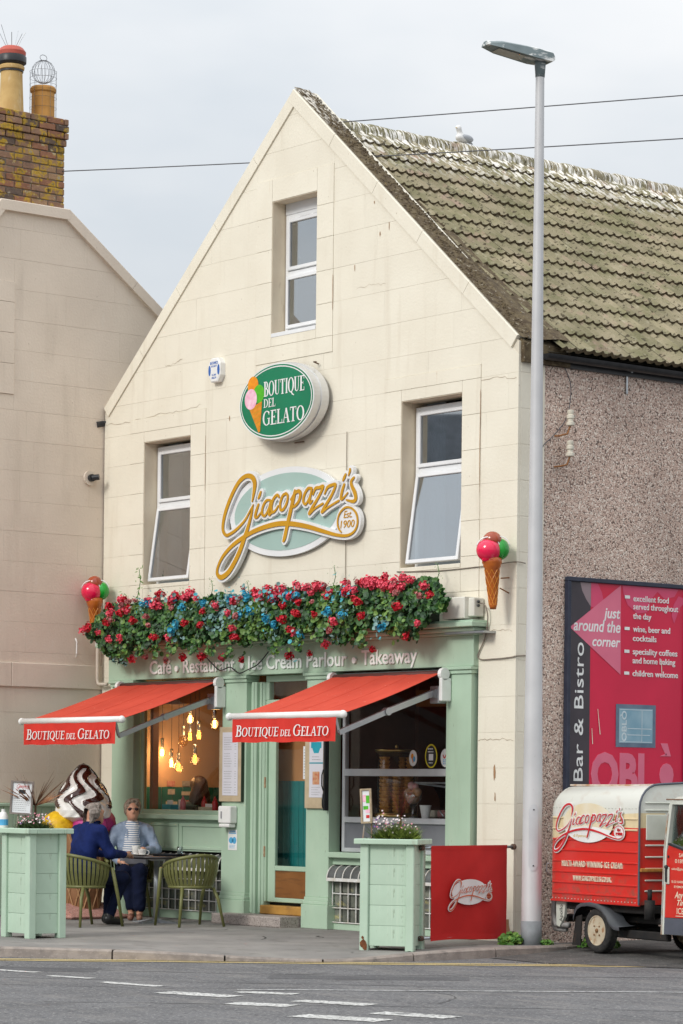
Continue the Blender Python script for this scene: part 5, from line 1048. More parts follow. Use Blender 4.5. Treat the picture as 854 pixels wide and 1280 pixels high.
# ================================================================ awnings
VAL_SZ = [1.18]+[.95]*7+[.7]+[.66]*3+[.7]+[1.18]+[.95]*5
ARM = M('grey_metal_arm', (.46, .47, .48), (.38, .39, .40), r=.35, metal=.5, s=5)
def awning(x0, x1, label):
    t = thing('awning', label, 'awning', ((x0+x1)/2, -.12, 2.25), 'red awnings over the shop windows')
    yb, zb, yf, zf = -.15, 2.715, -1.49, 2.255; nx, ny = 22, 12; m = MB(); vs = []
    for j in range(ny+1):
        for i in range(nx+1):
            u, v = i/nx, j/ny; vs.append((x0+(x1-x0)*u, yb+(yf-yb)*v, zb+(zf-zb)*v-.028*math.sin(PI*v)*(.7+.3*math.sin(PI*u))+.003*math.sin(u*40+v*3)))
    n = len(vs); vs += [(a, b, c-.004) for a, b, c in vs]; fs = [(j*(nx+1)+i, j*(nx+1)+i+1, (j+1)*(nx+1)+i+1, (j+1)*(nx+1)+i) for j in range(ny) for i in range(nx)]
    fs += [tuple(q+n for q in f[::-1]) for f in fs]; m.add(vs, fs); m.build('canopy', RED, t, smooth=True)
    m = MB(); vs = []
    for i in range(41):
        x = x0+.02+(x1-x0-.04)*i/40; w = .006*math.sin(i*.9); vs += [(x, yf-.02+w*.3, 2.235), (x, yf-.022+w, 2.12), (x, yf-.02+w*1.8, 1.985+.004*math.sin(i*.55))]
    m.add(vs, [(3*i+k, 3*i+k+1, 3*i+k+4, 3*i+k+3) for i in range(40) for k in (0, 1)]); vl = m.build('valance', REDV, t, smooth=True)
    for f in (.25, .5, .75):
        m = MB(); x = x0+(x1-x0)*f; P = [(x+rnd.gauss(0, .001), yb+(yf-yb)*v, zb+(zf-zb)*v-.028*math.sin(PI*v)*(.7+.3*math.sin(PI*f))+.004) for v in [i/10 for i in range(11)]]; m.tube(P, .0012, 4); m.build('seam', RED, t)
    T = FR(x0, yf-.034, 0); m = MB(T); W_ = x1-x0; serif(m, 'BOUTIQUE DEL GELATO', .09, W_-.12, 2.045, .098, VAL_SZ, .16, z=.002); m.build('lettering', WF_, vl)
    m = MB(); m.tube([(x0-.05, yf, 2.255), (x1+.05, yf, 2.255)], .036, 12); m.build('front_bar', WPLASTIC, t, smooth=True)
    for x in (x0-.06, x1+.06): m = MB(); m.ball((x, yf, 2.255), .042, 12, 8); m.build('end_cap', WPLASTIC, t, smooth=True)
    m = MB(); m.tube([(x0-.02, -.14, 2.70), (x1+.02, -.14, 2.70)], .038, 12); m.build('roller', M('dark_roller', (.10, .03, .025), r=.6), t, smooth=True)
    for x in (x0-.03, x1+.02): m = MB(); m.tube([(x-.02, -.15, 2.70), (x+.03, -.15, 2.70)], .062, 14); m.box(x-.015, x+.03, -.20, -.062, 2.42, 2.66, .01); m.build('roller_bracket', WPLASTIC, t)
    for x, s_ in ((x0+.14, 1), (x1-.10, -1)):
        a, e, b = (x, -.20, 2.50), (x+s_*-.03, -.82, 2.30), (x+s_*-.03, -1.44, 2.075)
        m = MB(); m.bar(a, e, .045, .062); m.build('arm', ARM, t); m = MB(); m.bar((e[0], e[1]-.01, e[2]-.004), b, .036, .052); m.build('forearm', ARM, t)
        m = MB(); m.tube([(e[0]-.035, e[1], e[2]), (e[0]+.035, e[1], e[2])], .040, 10); m.build('arm_joint', ARM, t); m = MB(); m.tube([(a[0]-.04, a[1]+.03, a[2]), (a[0]+.04, a[1]+.03, a[2])], .045, 10); m.build('arm_joint', ARM, t); m = MB(); m.bar((b[0], b[1], b[2]), (b[0], yf, 2.24), .02, .03); m.build('arm_tip', ARM, t)
        m = MB(); m.box(x-.07, x+.07, -.17, -.062, 2.40, 2.58, .008); m.build('arm_bracket', ARM, t)
awning(-6.75, -4.83, 'red awning over the left window, above the seated couple'); awning(-2.72, -.95, 'red awning over the right window and planter')
# ================================================================ lamp post
lamp = thing('lamp_post', 'tall tapering grey steel street lamp in front of the shop corner', 'street lamp', (.406, -.126, 0))
PST = M('galvanised_post', (.56, .56, .57), (.50, .50, .51), r=.45, metal=.1, s=3, st=[((.62, .63, .65), (5, 5, .5), .55, .7, .5), ((.28, .27, .27), (26, 26, 12), .69, .76, .7)])
m = MB(); m.lathe([(.102, 0), (.101, .24), (.100, .245), (.094, 1.7), (.080, 3.1), (.066, 4.6), (.053, 6.6), (.043, 8.5), (.043, 8.56)], 24, (.406, -.126, 0)); autosmooth(m.build('post', PST, lamp))
m = MB(); m.lathe([(.1035, -.03), (.103, .235)], 24, (.406, -.126, 0)); m.build('base_band', M('dark_primer_band', (.27, .29, .31), (.20, .22, .23), r=.6, s=8), lamp, smooth=True)
Tl = Matrix.Translation((.406, -.126, 0)) @ Matrix.Rotation(math.radians(-32), 4, 'Z')   # door towards camera-left of centre
m = MB(); n = 7; vs = []; a0, a1 = math.radians(-62), math.radians(-8); R_ = .102
for zz, k in ((.73, 0), (.78, 1), (1.33, 1), (1.38, 0)):
    for i in range(n): a = a0+(a1-a0)*i/(n-1) if k else a0+.25+(a1-a0-.5)*i/(n-1); vs.append((.406+R_*math.cos(a), -.126+R_*math.sin(a), zz))
m.add(vs, [(j*n+i, j*n+i+1, (j+1)*n+i+1, (j+1)*n+i) for j in range(3) for i in range(n-1)]); dd = m.build('service_door', M('door_grey', (.52, .53, .55), (.46, .47, .49), r=.4, s=4), lamp, smooth=True)
m = MB()
for zz in (.78, 1.33): m.ball((.406+.103*math.cos(math.radians(-35)), -.126+.103*math.sin(math.radians(-35)), zz), .008, 8, 5)
m.build('screw', DARK, dd)
LUM = M('lantern_grey', (.20, .25, .26), (.15, .19, .20), r=.5, s=4, st=[((.80, .80, .78), (11, 3, 11), .53, .60, .85)])
Tm = Matrix.Translation((.406, -.126, 8.56)) @ Matrix.Rotation(math.radians(-104), 4, 'Z')     # x axis points over the road
m = MB(Tm); m.lathe([(.046, -.02), (.055, .10), (.06, .15)], 14); m.build('spigot', LUM, lamp, smooth=True)
m = MB(Tm @ Matrix.Translation((0, 0, .16)) @ Matrix.Rotation(math.radians(-5), 4, 'Y'))
def lsec(x, w, zb, zt): return [(x, -w, zb), (x, w, zb), (x, w*.9, zt), (x, w*.4, zt+.028), (x, -w*.4, zt+.028), (x, -w*.9, zt)]
ss = [(-.12, .09, -.005, .03), (-.09, .11, -.03, .055), (.08, .13, -.035, .06), (.46, .12, -.012, .045), (.62, .07, .005, .02)]; vs = []
for q in ss: vs += lsec(*q)
m.add(vs, [(6*j+i, 6*j+6+i, 6*j+6+(i+1) % 6, 6*j+(i+1) % 6) for j in range(4) for i in range(6)]+[(0, 1, 2, 3, 4, 5), (29, 28, 27, 26, 25, 24)]); m.build('lantern_head', LUM, lamp)
m = MB(m.T); m.add([(.20, -.09, -.032), (.50, -.08, -.015), (.50, .08, -.015), (.20, .09, -.032)], [(3, 2, 1, 0)]); m.build('lamp_glass', M('lamp_diffuser', (.42, .42, .40), r=.25), lamp)
# ================================================================ overhead cables, insulators, gull
BLK = M('black_line', (.09, .09, .10), r=.6)
def sagline(a, b, sag, r, label):
    a, b = Vector(a), Vector(b); P = [a.lerp(b, i/24)-Vector((0, 0, sag*4*(i/24)*(1-i/24))) for i in range(25)]; m = MB(); m.tube(P, r, 5); return tag(m.build('overhead_cable', BLK, None, smooth=True), label, 'cable')
sagline((-3.30, .33, 8.83), (7.09, 7.4, 9.08), .02, .0065, 'upper overhead line running from the coping to the right')
sagline((-7.46, -.60, 8.84), (11.19, 4.63, 7.53), .10, .0065, 'lower overhead line crossing the gable from the chimney')
for z, lb in ((5.26, 'upper cream porcelain insulator on the pebbledash wall'), (4.95, 'lower cream porcelain insulator on the pebbledash wall')):
    t = thing('insulator', lb, 'insulator', (.08, .62, z)); m = MB(); c = (.10, .62, z)
    m.lathe([(.02, -.06), (.042, -.05), (.042, -.02), (.028, -.012), (.028, .01), (.040, .02), (.040, .05), (.026, .06), (.034, .075), (.034, .10), (.01, .11)], 14, c); autosmooth(m.build('porcelain', M('cream_porcelain', (.68, .64, .54), r=.3, s=9), t))
    m = MB(); m.tube([(0, .50, z-.16), (.05, .52, z-.16), (.10, .58, z-.14), (.10, .62, z-.05)], .010, 6); m.build('iron_hook', MC['rusty_iron'], t)
cable('hanging_wire', [(.09, .55, 5.78), (.06, .66, 5.6), (.05, .62, 5.3), (.04, .45, 5.1), (.03, .33, 5.0), (.02, .28, 4.9)], .005, BLK, 'thin black wire looping down from the gutter to the insulators')
# gull
def gull():
    g = [(0, [('e', (0, 0, .09), (.075, .15, .065)), ('c', (0, .06, .13), (0, .10, .20), .045, .035), ('e', (0, .11, .225), (.036, .045, .038))]), (1, [('e', (.045, -.05, .10), (.045, .14, .05)), ('e', (-.045, -.05, .10), (.045, .14, .05)), ('c', (0, -.12, .085), (0, -.24, .06), .03, .012)]), (2, [('c', (0, .14, .22), (0, .185, .212), .012, .006)]), (3, [('c', (.02, -.15, .10), (.02, -.27, .075), .02, .006)])]
    me = sdf_mesh(g, .008, (-.12, -.32, 0), (.12, .22, .29), .03, .006)
    t = thing('seagull', 'white and grey gull resting on the roof ridge', 'bird', (0, 0, 0), local=True)
    link('body', me, [M('gull_white', (.80, .80, .80), r=.8), M('gull_grey', (.42, .44, .47), r=.8), M('gull_bill', (.65, .45, .08), r=.5), M('gull_black', (.03, .03, .03), r=.8)], t)
    m = MB(); m.tube([(.02, 0, .05), (.02, 0, .0)], .004, 5); m.tube([(-.02, 0, .05), (-.02, 0, .0)], .004, 5); m.build('legs', MC['gull_bill'], t)
    t.location = (XA, 2.46, 8.97); t.scale = (.82, .82, .82); t.rotation_euler = (0, 0, math.radians(195))
gull()
# ================================================================ planters
SOIL = M('dark_soil', (.03, .025, .02), (.05, .04, .03), r=1, s=20, bump=1, bs=60)
ROT = M('rotten_wood', (.22, .08, .03), (.10, .04, .02), r=1, s=22, bump=1, bs=60)
def planter(label, w, d, h, loc, rz):
    t = thing('planter', label, 'planter', (0, 0, 0), 'tall sage green boarded planters', local=True); p = .085
    for x in (0, w-p):
        for y in (0, d-p): m = MB(); m.box(x, x+p, y, y+p, 0, h-.05, .008); m.build('post', GREENL, t)
    nb = 5; bh = (h-.05-.05)/nb
    for k in range(nb):
        z0, z1 = .05+k*bh+.001, .05+(k+1)*bh-.001; e = .028+rnd.uniform(-.001, .001)
        for a in ('f', 'b', 'l', 'r'):
            m = MB()
            if a == 'f': m.box(p, w-p, e, e+.03, z0, z1, .0022)
            if a == 'b': m.box(p, w-p, d-e-.03, d-e, z0, z1, .005)
            if a == 'l': m.box(e, e+.03, p, d-p, z0, z1, .005)
            if a == 'r': m.box(w-e-.03, w-e, p, d-p, z0, z1, .0022)
            m.build('board', GREENL, t)
    o, i = .05, .06
    for a, b, c, e in ((-o, w+o, -o, i), (-o, w+o, d-i, d+o), (-o, i, i, d-i), (w-i, w+o, i, d-i)): m = MB(); m.box(a, b, c, e, h-.052, h, .006); m.build('rim', GREENL, t)
    m = MB(); n = 10; vs = [(i+(w-2*i)*a/n, i+(d-2*i)*b/n, h-.03+rnd.uniform(-.012, .012)) for a in range(n+1) for b in range(n+1)]; m.add(vs, [(a*(n+1)+b, (a+1)*(n+1)+b, (a+1)*(n+1)+b+1, a*(n+1)+b+1) for a in range(n) for b in range(n)]); m.build('soil', SOIL, t, smooth=True)
    m = MB(); m.T = None
    for (cx, cy, cz_, r) in ((.04, -.001, .07, .045), (.055, -.001, .04, .04), (.035, -.001, .13, .02)):
        k = 9; vs = [(cx+r*rnd.uniform(.6, 1)*.8*math.cos(2*PI*j/k), -.003, max(.0, cz_+r*rnd.uniform(.7, 1.1)*math.sin(2*PI*j/k))) for j in range(k)]+[(cx, -.005, cz_)]; m.add(vs, [(j, (j+1) % k, k) for j in range(k)])
    if w > .53: m.build('rotten_patch', ROT, t)
    t.location = loc; t.rotation_euler = (0, 0, rz); return t
RP = Vector((-.06, -1.93, -.035)); ra = math.radians(38.6-5)
planter('tall sage green planter beside the red banner, its left foot rotten', .54, .40, 1.075, RP, ra)
LP = Vector((-3.275, -3.945, -.004))
planter('tall sage green planter at the left edge of the photo, near the man', .52, .44, 1.095, LP, 0)
def on(P, a, x, y, z): c, s_ = math.cos(a), math.sin(a); return (P.x+c*x-s_*y, P.y+s_*x+c*y, P.z+z)
LF = [M('cushion_green', (.30, .38, .07), (.18, .27, .05), r=.7, s=20), M('tiny_white_flower', (.80, .72, .72), (.72, .60, .62), r=.6), M('tiny_pink_flower', (.62, .28, .33), (.55, .2, .26), r=.6), M('thyme_green', (.10, .17, .05), (.07, .12, .035), r=.8, s=15), M('tiny_purple_flower', (.20, .06, .32), r=.6)]
def cushion(label, P, a, h, cx, cy, rx, ry, hh, n, mix, fl):
    m = MB()
    for i in range(n):
        an, rr = lr.uniform(0, 6.28), math.sqrt(lr.random()); x, y = cx+rx*rr*math.cos(an), cy+ry*rr*math.sin(an); top = hh*(1-rr*rr*.6)*lr.uniform(.6, 1.1); b = on(P, a, x, y, h-.03)
        blade(m, b, (lr.gauss(0, .5), lr.gauss(0, .5), 1), top, .0075, mix, .1)
    for i in range(fl):
        an, rr = lr.uniform(0, 6.28), math.sqrt(lr.random()); x, y = cx+rx*rr*math.cos(an), cy+ry*rr*math.sin(an); b = Vector(on(P, a, x, y, h-.03+hh*lr.uniform(.5, 1.02)*(1-rr*rr*.4)))
        leaf(m, b, .009, 1 if lr.random() < .7 else (2 if lr.random() < .8 else 4), (lr.gauss(.5, .3), lr.gauss(-.6, .3), .4))
    o = m.build('flowering_plant', LF, None); tag(o, label, 'plant'); return o
cushion('mossy green cushion with tiny white flowers in the planter by the banner', RP, ra, 1.075, .32, .18, .20, .14, .27, 3200, 0, 50)
cushion('airy pinkish white flowers rising at the back of the right planter', RP, ra, 1.075, .15, .20, .11, .10, .30, 160, 3, 60)
cushion('sparse purple and white bedding plants in the left planter', LP, 0, 1.095, .26, .22, .21, .16, .20, 1300, 3, 80)
def spiky(label, base, n, L, w, mat, up=.9, stem=0):
    t = thing('spiky_plant', label, 'plant', base)
    if stem: m = MB(); m.tube([base, (base[0], base[1], base[2]+stem)], .012, 6); m.build('stem', M('brown_stem', (.12, .07, .04), r=.9), t)
    m = MB()
    for i in range(n): a = lr.uniform(0, 6.28); e = lr.uniform(.15, 1.3); blade(m, (base[0], base[1], base[2]+stem), (math.cos(a)*e, math.sin(a)*e, up*lr.uniform(.5, 1.4)), L*lr.uniform(.7, 1.1), w, 0, lr.uniform(-.05, .1))
    tag(m.build('blades', mat, t), kind='stuff')
spiky('red spiky cordyline in the middle of the right planter', on(RP, ra, .33, .24, 1.06), 30, .36, .016, M('red_cordyline', (.30, .035, .03), (.18, .03, .03), r=.6, s=30), 2.2, .22)
spiky('dry brown spiky cordyline behind the framed notice in the left planter', on(LP, 0, .20, .27, 1.06), 44, .42, .015, M('dry_cordyline', (.30, .14, .06), (.16, .06, .03), r=.7, s=25), .62, .26)
def notice(name, label, base, ax, w, h, zlo, tilt, frame, sheet_fn, rz, legs=True):
    t = thing(name, label, 'sign', (0, 0, 0), None, local=True); T = FR(0, 0, zlo) @ Matrix.Rotation(tilt, 4, 'Z')
    m = MB(T); f = .018
    for a, b, c, d in ((-w/2, w/2, 0, f), (-w/2, w/2, h-f, h), (-w/2, -w/2+f, f, h-f), (w/2-f, w/2, f, h-f)): m.add([(a, c, 0), (b, c, 0), (b, d, 0), (a, d, 0), (a, c, .02), (b, c, .02), (b, d, .02), (a, d, .02)], [(0, 3, 2, 1), (4, 5, 6, 7), (0, 1, 5, 4), (1, 2, 6, 5), (2, 3, 7, 6), (3, 0, 4, 7)])
    m.build('frame', frame, t)
    m = MB(T); rect(m, -w/2+.01, w/2-.01, .01, h-.01, .008); m.build('sheet', M('white_paper', (.74, .76, .78), (.70, .72, .74), r=.4), t)
    sheet_fn(T, t, w, h)
    if legs: m = MB(); m.tube([(-.03, .01, zlo+.02), (-.05, .01, 0)], .007, 5); m.tube([(.04, .01, zlo+.02), (.045, .01, 0)], .007, 5); m.build('stake', M('rusty_stake', (.40, .36, .32), (.28, .12, .05), r=.7, s=9), t)
    t.location = base; t.rotation_euler = (0, 0, rz); return t
def lines(mb, x0, x1, y0, y1, n, z, w=.0035, jit=True):
    for i in range(n):
        y = y1-(y1-y0)*i/(max(1, n-1)); a = x0
        e = x1 if not jit else x0+(x1-x0)*lr.uniform(.7, 1)
        while a < e: b = min(a+lr.uniform(.008, .022), e); rect(mb, a, b, y-w/2, y+w/2, z); a = b+.006
def sh1(T, t, w, h):
    m = MB(T); script_logo(m, z=.010, k=.055, ox=0, oy=h*.83, sub=3); m.build('red_print', PR['red'], t)
    m = MB(T); rect(m, -.035, .035, h*.62, h*.74, .010); m.build('photo_print', PR['black'], t)
    m = MB(T); lines(m, -w*.36, w*.38, h*.12, h*.53, 8, .010, .004); m.build('printed_lines', PR['grey'], t)
def sh2(T, t, w, h):
    m = MB(T); rect(m, -.035, .0, h*.62, h*.82, .010); rect(m, -.01, .04, h*.3, h*.42, .010); m.build('pink_print', PR['pink'], t)
    m = MB(T); rect(m, .0, .035, h*.58, h*.8, .011); rect(m, -.03, .02, h*.4, h*.5, .011); m.build('lime_print', PR['lime'], t); m = MB(T); rect(m, -.005, .03, h*.15, h*.24, .010); m.build('red_print', PR['red'], t)
WFR = M('weathered_oak_frame', (.42, .33, .22), (.30, .23, .15), r=.7, s=20); GFR = M('grey_brown_frame', (.22, .19, .17), (.16, .13, .12), r=.6, s=20)
notice('framed_notice', 'white framed notice on a stake among the plants of the left planter', on(LP, 0, .17, .12, 1.06), 0, .235, .335, .17, math.radians(-3), GFR, sh1, math.radians(40))
notice('framed_notice', 'slim framed menu on stakes at the left of the right planter', on(RP, ra, .02, .16, 1.05), 0, .115, .335, .17, math.radians(3), WFR, sh2, math.radians(28))
t = thing('sanitiser_bottle', 'white and blue bottle cut off at the left edge, on the left planter', 'bottle', on(LP, 0, -.0, .03, 1.095)); b = on(LP, 0, -.02, .03, 1.09)
m = MB(); m.lathe([(.045, 0), (.05, .01), (.05, .12), (.03, .16), (.02, .165), (.02, .19)], 14, b); autosmooth(m.build('bottle_body', WPLASTIC, t)); m = MB(); m.lathe([(.0508, .03), (.0508, .09)], 14, b); m.build('blue_label', PR['sky'], t)
# ================================================================ chairs and table
OLIVE = M('olive_green_plastic', (.155, .16, .055), (.13, .135, .044), r=.42, s=6, obj=True)
def make_chair():
    t = thing('cafe_chair', 'x', 'chair', (0, 0, 0), 'olive green slatted plastic chairs', local=True)   # faces +Y
    def ring(a, r, z): return (r*1.0*math.cos(a), -.02+r*.95*math.sin(a), z)
    A0, A1 = math.radians(-205), math.radians(25); n = 26
    def top(a): f = abs((a-math.radians(-90))/math.radians(115)); return ring(a, .295+.0*f, .775-.13*f**1.6)
    def bot(a): return ring(a, .235, .43)
    m = MB(); m.tube([top(A0+(A1-A0)*i/n) for i in range(n+1)], .020, 8); m.build('top_rail', OLIVE, t, smooth=True)
    m = MB(); m.tube([bot(A0+(A1-A0)*i/n) for i in range(n+1)]+[bot(A0)], .018, 8); m.build('seat_rail', OLIVE, t, smooth=True)
    m = MB(); vs = [ring(2*PI*i/24, .225, .45) for i in range(24)]+[(0, 0, .435)]; m.add(vs, [(i, (i+1) % 24, 24) for i in range(24)]); vs = [ring(2*PI*i/24, .225, .425) for i in range(24)]; m.add(vs, [tuple(range(24))[::-1]]); m.build('seat', OLIVE, t, smooth=True)
    N_ = 23; sme = None
    for k in range(N_):
        a = A0+.10+(A1-A0-.2)*k/(N_-1)
        if 5 < k < 8 or 14 < k < 17: pass
        p, q = Vector(top(a)), Vector(bot(a)); md = p.lerp(q, .5)+Vector((math.cos(a), math.sin(a), 0))*.022; tt = Vector((-math.sin(a), math.cos(a), 0))*.0165; nn_ = Vector((math.cos(a), math.sin(a), 0))*.006; vs = []
        for c in (p, p.lerp(md, .5)+nn_*.7, md, md.lerp(q, .5)+nn_*.7, q): vs += [tuple(c-tt-nn_), tuple(c+tt-nn_), tuple(c+tt+nn_), tuple(c-tt+nn_)]
        m = MB(); m.add(vs, [(4*i+j, 4*i+(j+1) % 4, 4*i+4+(j+1) % 4, 4*i+4+j) for i in range(4) for j in range(4)]); m.build('slat', OLIVE, t)
    for sx_ in (-1, 1):
        for (y0, y1, tp) in ((.17, .28, .43), (-.19, -.29, .43)):
            m = MB(); zt = top(A1 if sx_ > 0 else A0)[2] if y0 > 0 else tp; m.tube([(sx_*(.292 if y0 > 0 else .19), y0-.05 if y0 > 0 else y0, zt-.01), (sx_*.27 if y0 > 0 else sx_*.225, (y0+y1)/2, .30), (sx_*.275, y1, 0)], [.021, .019, .015], 8); m.build('leg', OLIVE, t, smooth=True)
    return t
def copy_tree(o, **kw):
    c = o.copy(); COL.objects.link(c)
    for ch in o.children:
        d = ch.copy(); COL.objects.link(d); d.parent = c
        for g in ch.children: e = g.copy(); COL.objects.link(e); e.parent = d
    return c
ch1 = make_chair()
def place(o, x, y, a, label): o.location = (x, y, .002); o.rotation_euler = (0, 0, math.radians(a)); o['label'] = label
ch2 = copy_tree(ch1); ch3 = copy_tree(ch1)
place(ch1, -4.70, -1.97, 3, 'olive slatted chair the man in the navy jacket sits on')
place(ch2, -4.17, -.98, 82, 'empty olive slatted chair pushed up to the cafe table')
place(ch3, -5.98, -.52, -118, 'olive slatted chair under the woman, mostly hidden')
TX, TY = -4.97, -.86
t = thing('cafe_table', 'round dark cafe table on a steel column between the couple', 'table', (TX, TY, 0))
m = MB(); m.lathe([(.30, .715), (.385, .725), (.39, .735), (.385, .748), (.0, .748)], 32, (TX, TY, 0)); autosmooth(m.build('table_top', M('dark_table_top', (.045, .04, .04), (.03, .027, .027), r=.35, s=4), t))
m = MB(); m.tube([(TX, TY, .02), (TX, TY, .715)], .035, 14); m.lathe([(.06, .69), (.12, .715)], 14, (TX, TY, 0)); m.build('column', METAL, t, smooth=True)
for k in range(4):
    a = math.radians(20+90*k); m = MB(); vs = []
    for r, w, z in ((.03, .035, .05), (.15, .04, .03), (.30, .035, .012)):
        for s_ in (-1, 1): vs += [(TX+r*math.cos(a)-s_*w*math.sin(a), TY+r*math.sin(a)+s_*w*math.cos(a), z)]
    vs += [(x, y, .001) for x, y, z in vs]; m.add(vs, [(0, 1, 3, 2), (2, 3, 5, 4), (4, 5, 11, 10), (0, 2, 8, 6), (2, 4, 10, 8), (1, 7, 9, 3), (3, 9, 11, 5)]); m.build('foot', METAL, t)
t = thing('serving_tray', 'black round tray lying on the right side of the cafe table', 'tray', (TX+.12, TY+.08, .749))
m = MB(); m.lathe([(.0, .752), (.19, .752), (.205, .77), (.21, .77), (.195, .749), (0, .7485)], 26, (TX+.12, TY+.10, 0)); autosmooth(m.build('tray_dish', DARK, t))
CUP = M('white_china', (.80, .79, .76), (.76, .75, .72), r=.2, s=9)
def cup(x, y, label, h=.085, r=.042):
    t = thing('coffee_cup', label, 'cup', (x, y, .75)); m = MB(); m.lathe([(r*.6, .012), (r*.95, .04), (r, h), (r*.92, h), (r*.85, .045), (0, .02)], 16, (x, y, .752)); autosmooth(m.build('cup', CUP, t))
    m = MB(); m.lathe([(.0, .0), (.05, .002), (.07, .012), (.071, .015), (.05, .008)], 18, (x, y, .75)); autosmooth(m.build('saucer', CUP, t)); m = MB(); m.tube([(x+.7*r+.03*math.sin(q)*.7, y+.7*r+.03*math.sin(q)*.7, .752+h*.5+.025*math.cos(q)) for q in [PI*i/8 for i in range(9)]], .005, 5); m.build('handle', CUP, t, smooth=True)
cup(TX-.18, TY-.16, 'white mug at the left of the cafe table', .105, .046); cup(TX-.0, TY-.20, 'white coffee cup in front of the woman, right of the mug', .07, .05)
t = thing('drinking_glass', 'clear glass at the far right of the cafe table', 'glass', (TX+.02, TY+.30, .75)); m = MB(); m.lathe([(.032, .752), (.036, .85), (.034, .85), (.03, .758), (0, .758)], 16, (TX+.05, TY+.28, 0)); m.build('glass_wall', glass('clear_glass', (.85, .9, .9), .12), t, smooth=True)
# ================================================================ people
SKIN = M('skin', (.55, .30, .20), (.48, .24, .155), r=.5, s=14, obj=True); HAIRM = M('grey_brown_hair', (.30, .26, .23), (.15, .12, .10), r=.6, s=30, bump=.8, bs=45, obj=True); NAVY = M('navy_blazer', (.007, .018, .10), (.004, .011, .065), spec=.2, r=.85, s=9, bump=1, bs=14, obj=True)
TROU = M('dark_navy_trousers', (.007, .011, .034), (.005, .008, .024), spec=.15, r=.9, s=9, bump=.4, bs=22, obj=True); SHOE = M('black_leather', (.012, .012, .013), r=.35); SOCK = M('pale_sock', (.45, .47, .5), r=.9)
def fingers(hand, dirv, side, up=(0, 0, 1), curl=.5):
    """five capsules rooted in the palm"""
    h = Vector(hand); d = Vector(dirv).normalized(); s_ = Vector(side).normalized(); u = Vector(up); out = [('c', tuple(h-d*.045), tuple(h+d*.035), .026, .034)]
    for k, (o, L) in enumerate(((-.027, .062), (-.009, .072), (.009, .068), (.026, .054))):
        a = h+d*.045+s_*o; b = a+d*L*.55-u*curl*.012; c = b+d*L*.42-u*curl*.035; out += [('f', tuple(a), tuple(b), .0098, .009), ('f', tuple(b), tuple(c), .009, .0075)]
    a = h-d*.01-s_*.03; b = a+d*.035-s_*.022-u*.008; c = b+d*.028-s_*.002; out += [('f', tuple(a), tuple(b), .012, .010), ('f', tuple(b), tuple(c), .010, .008)]; return out
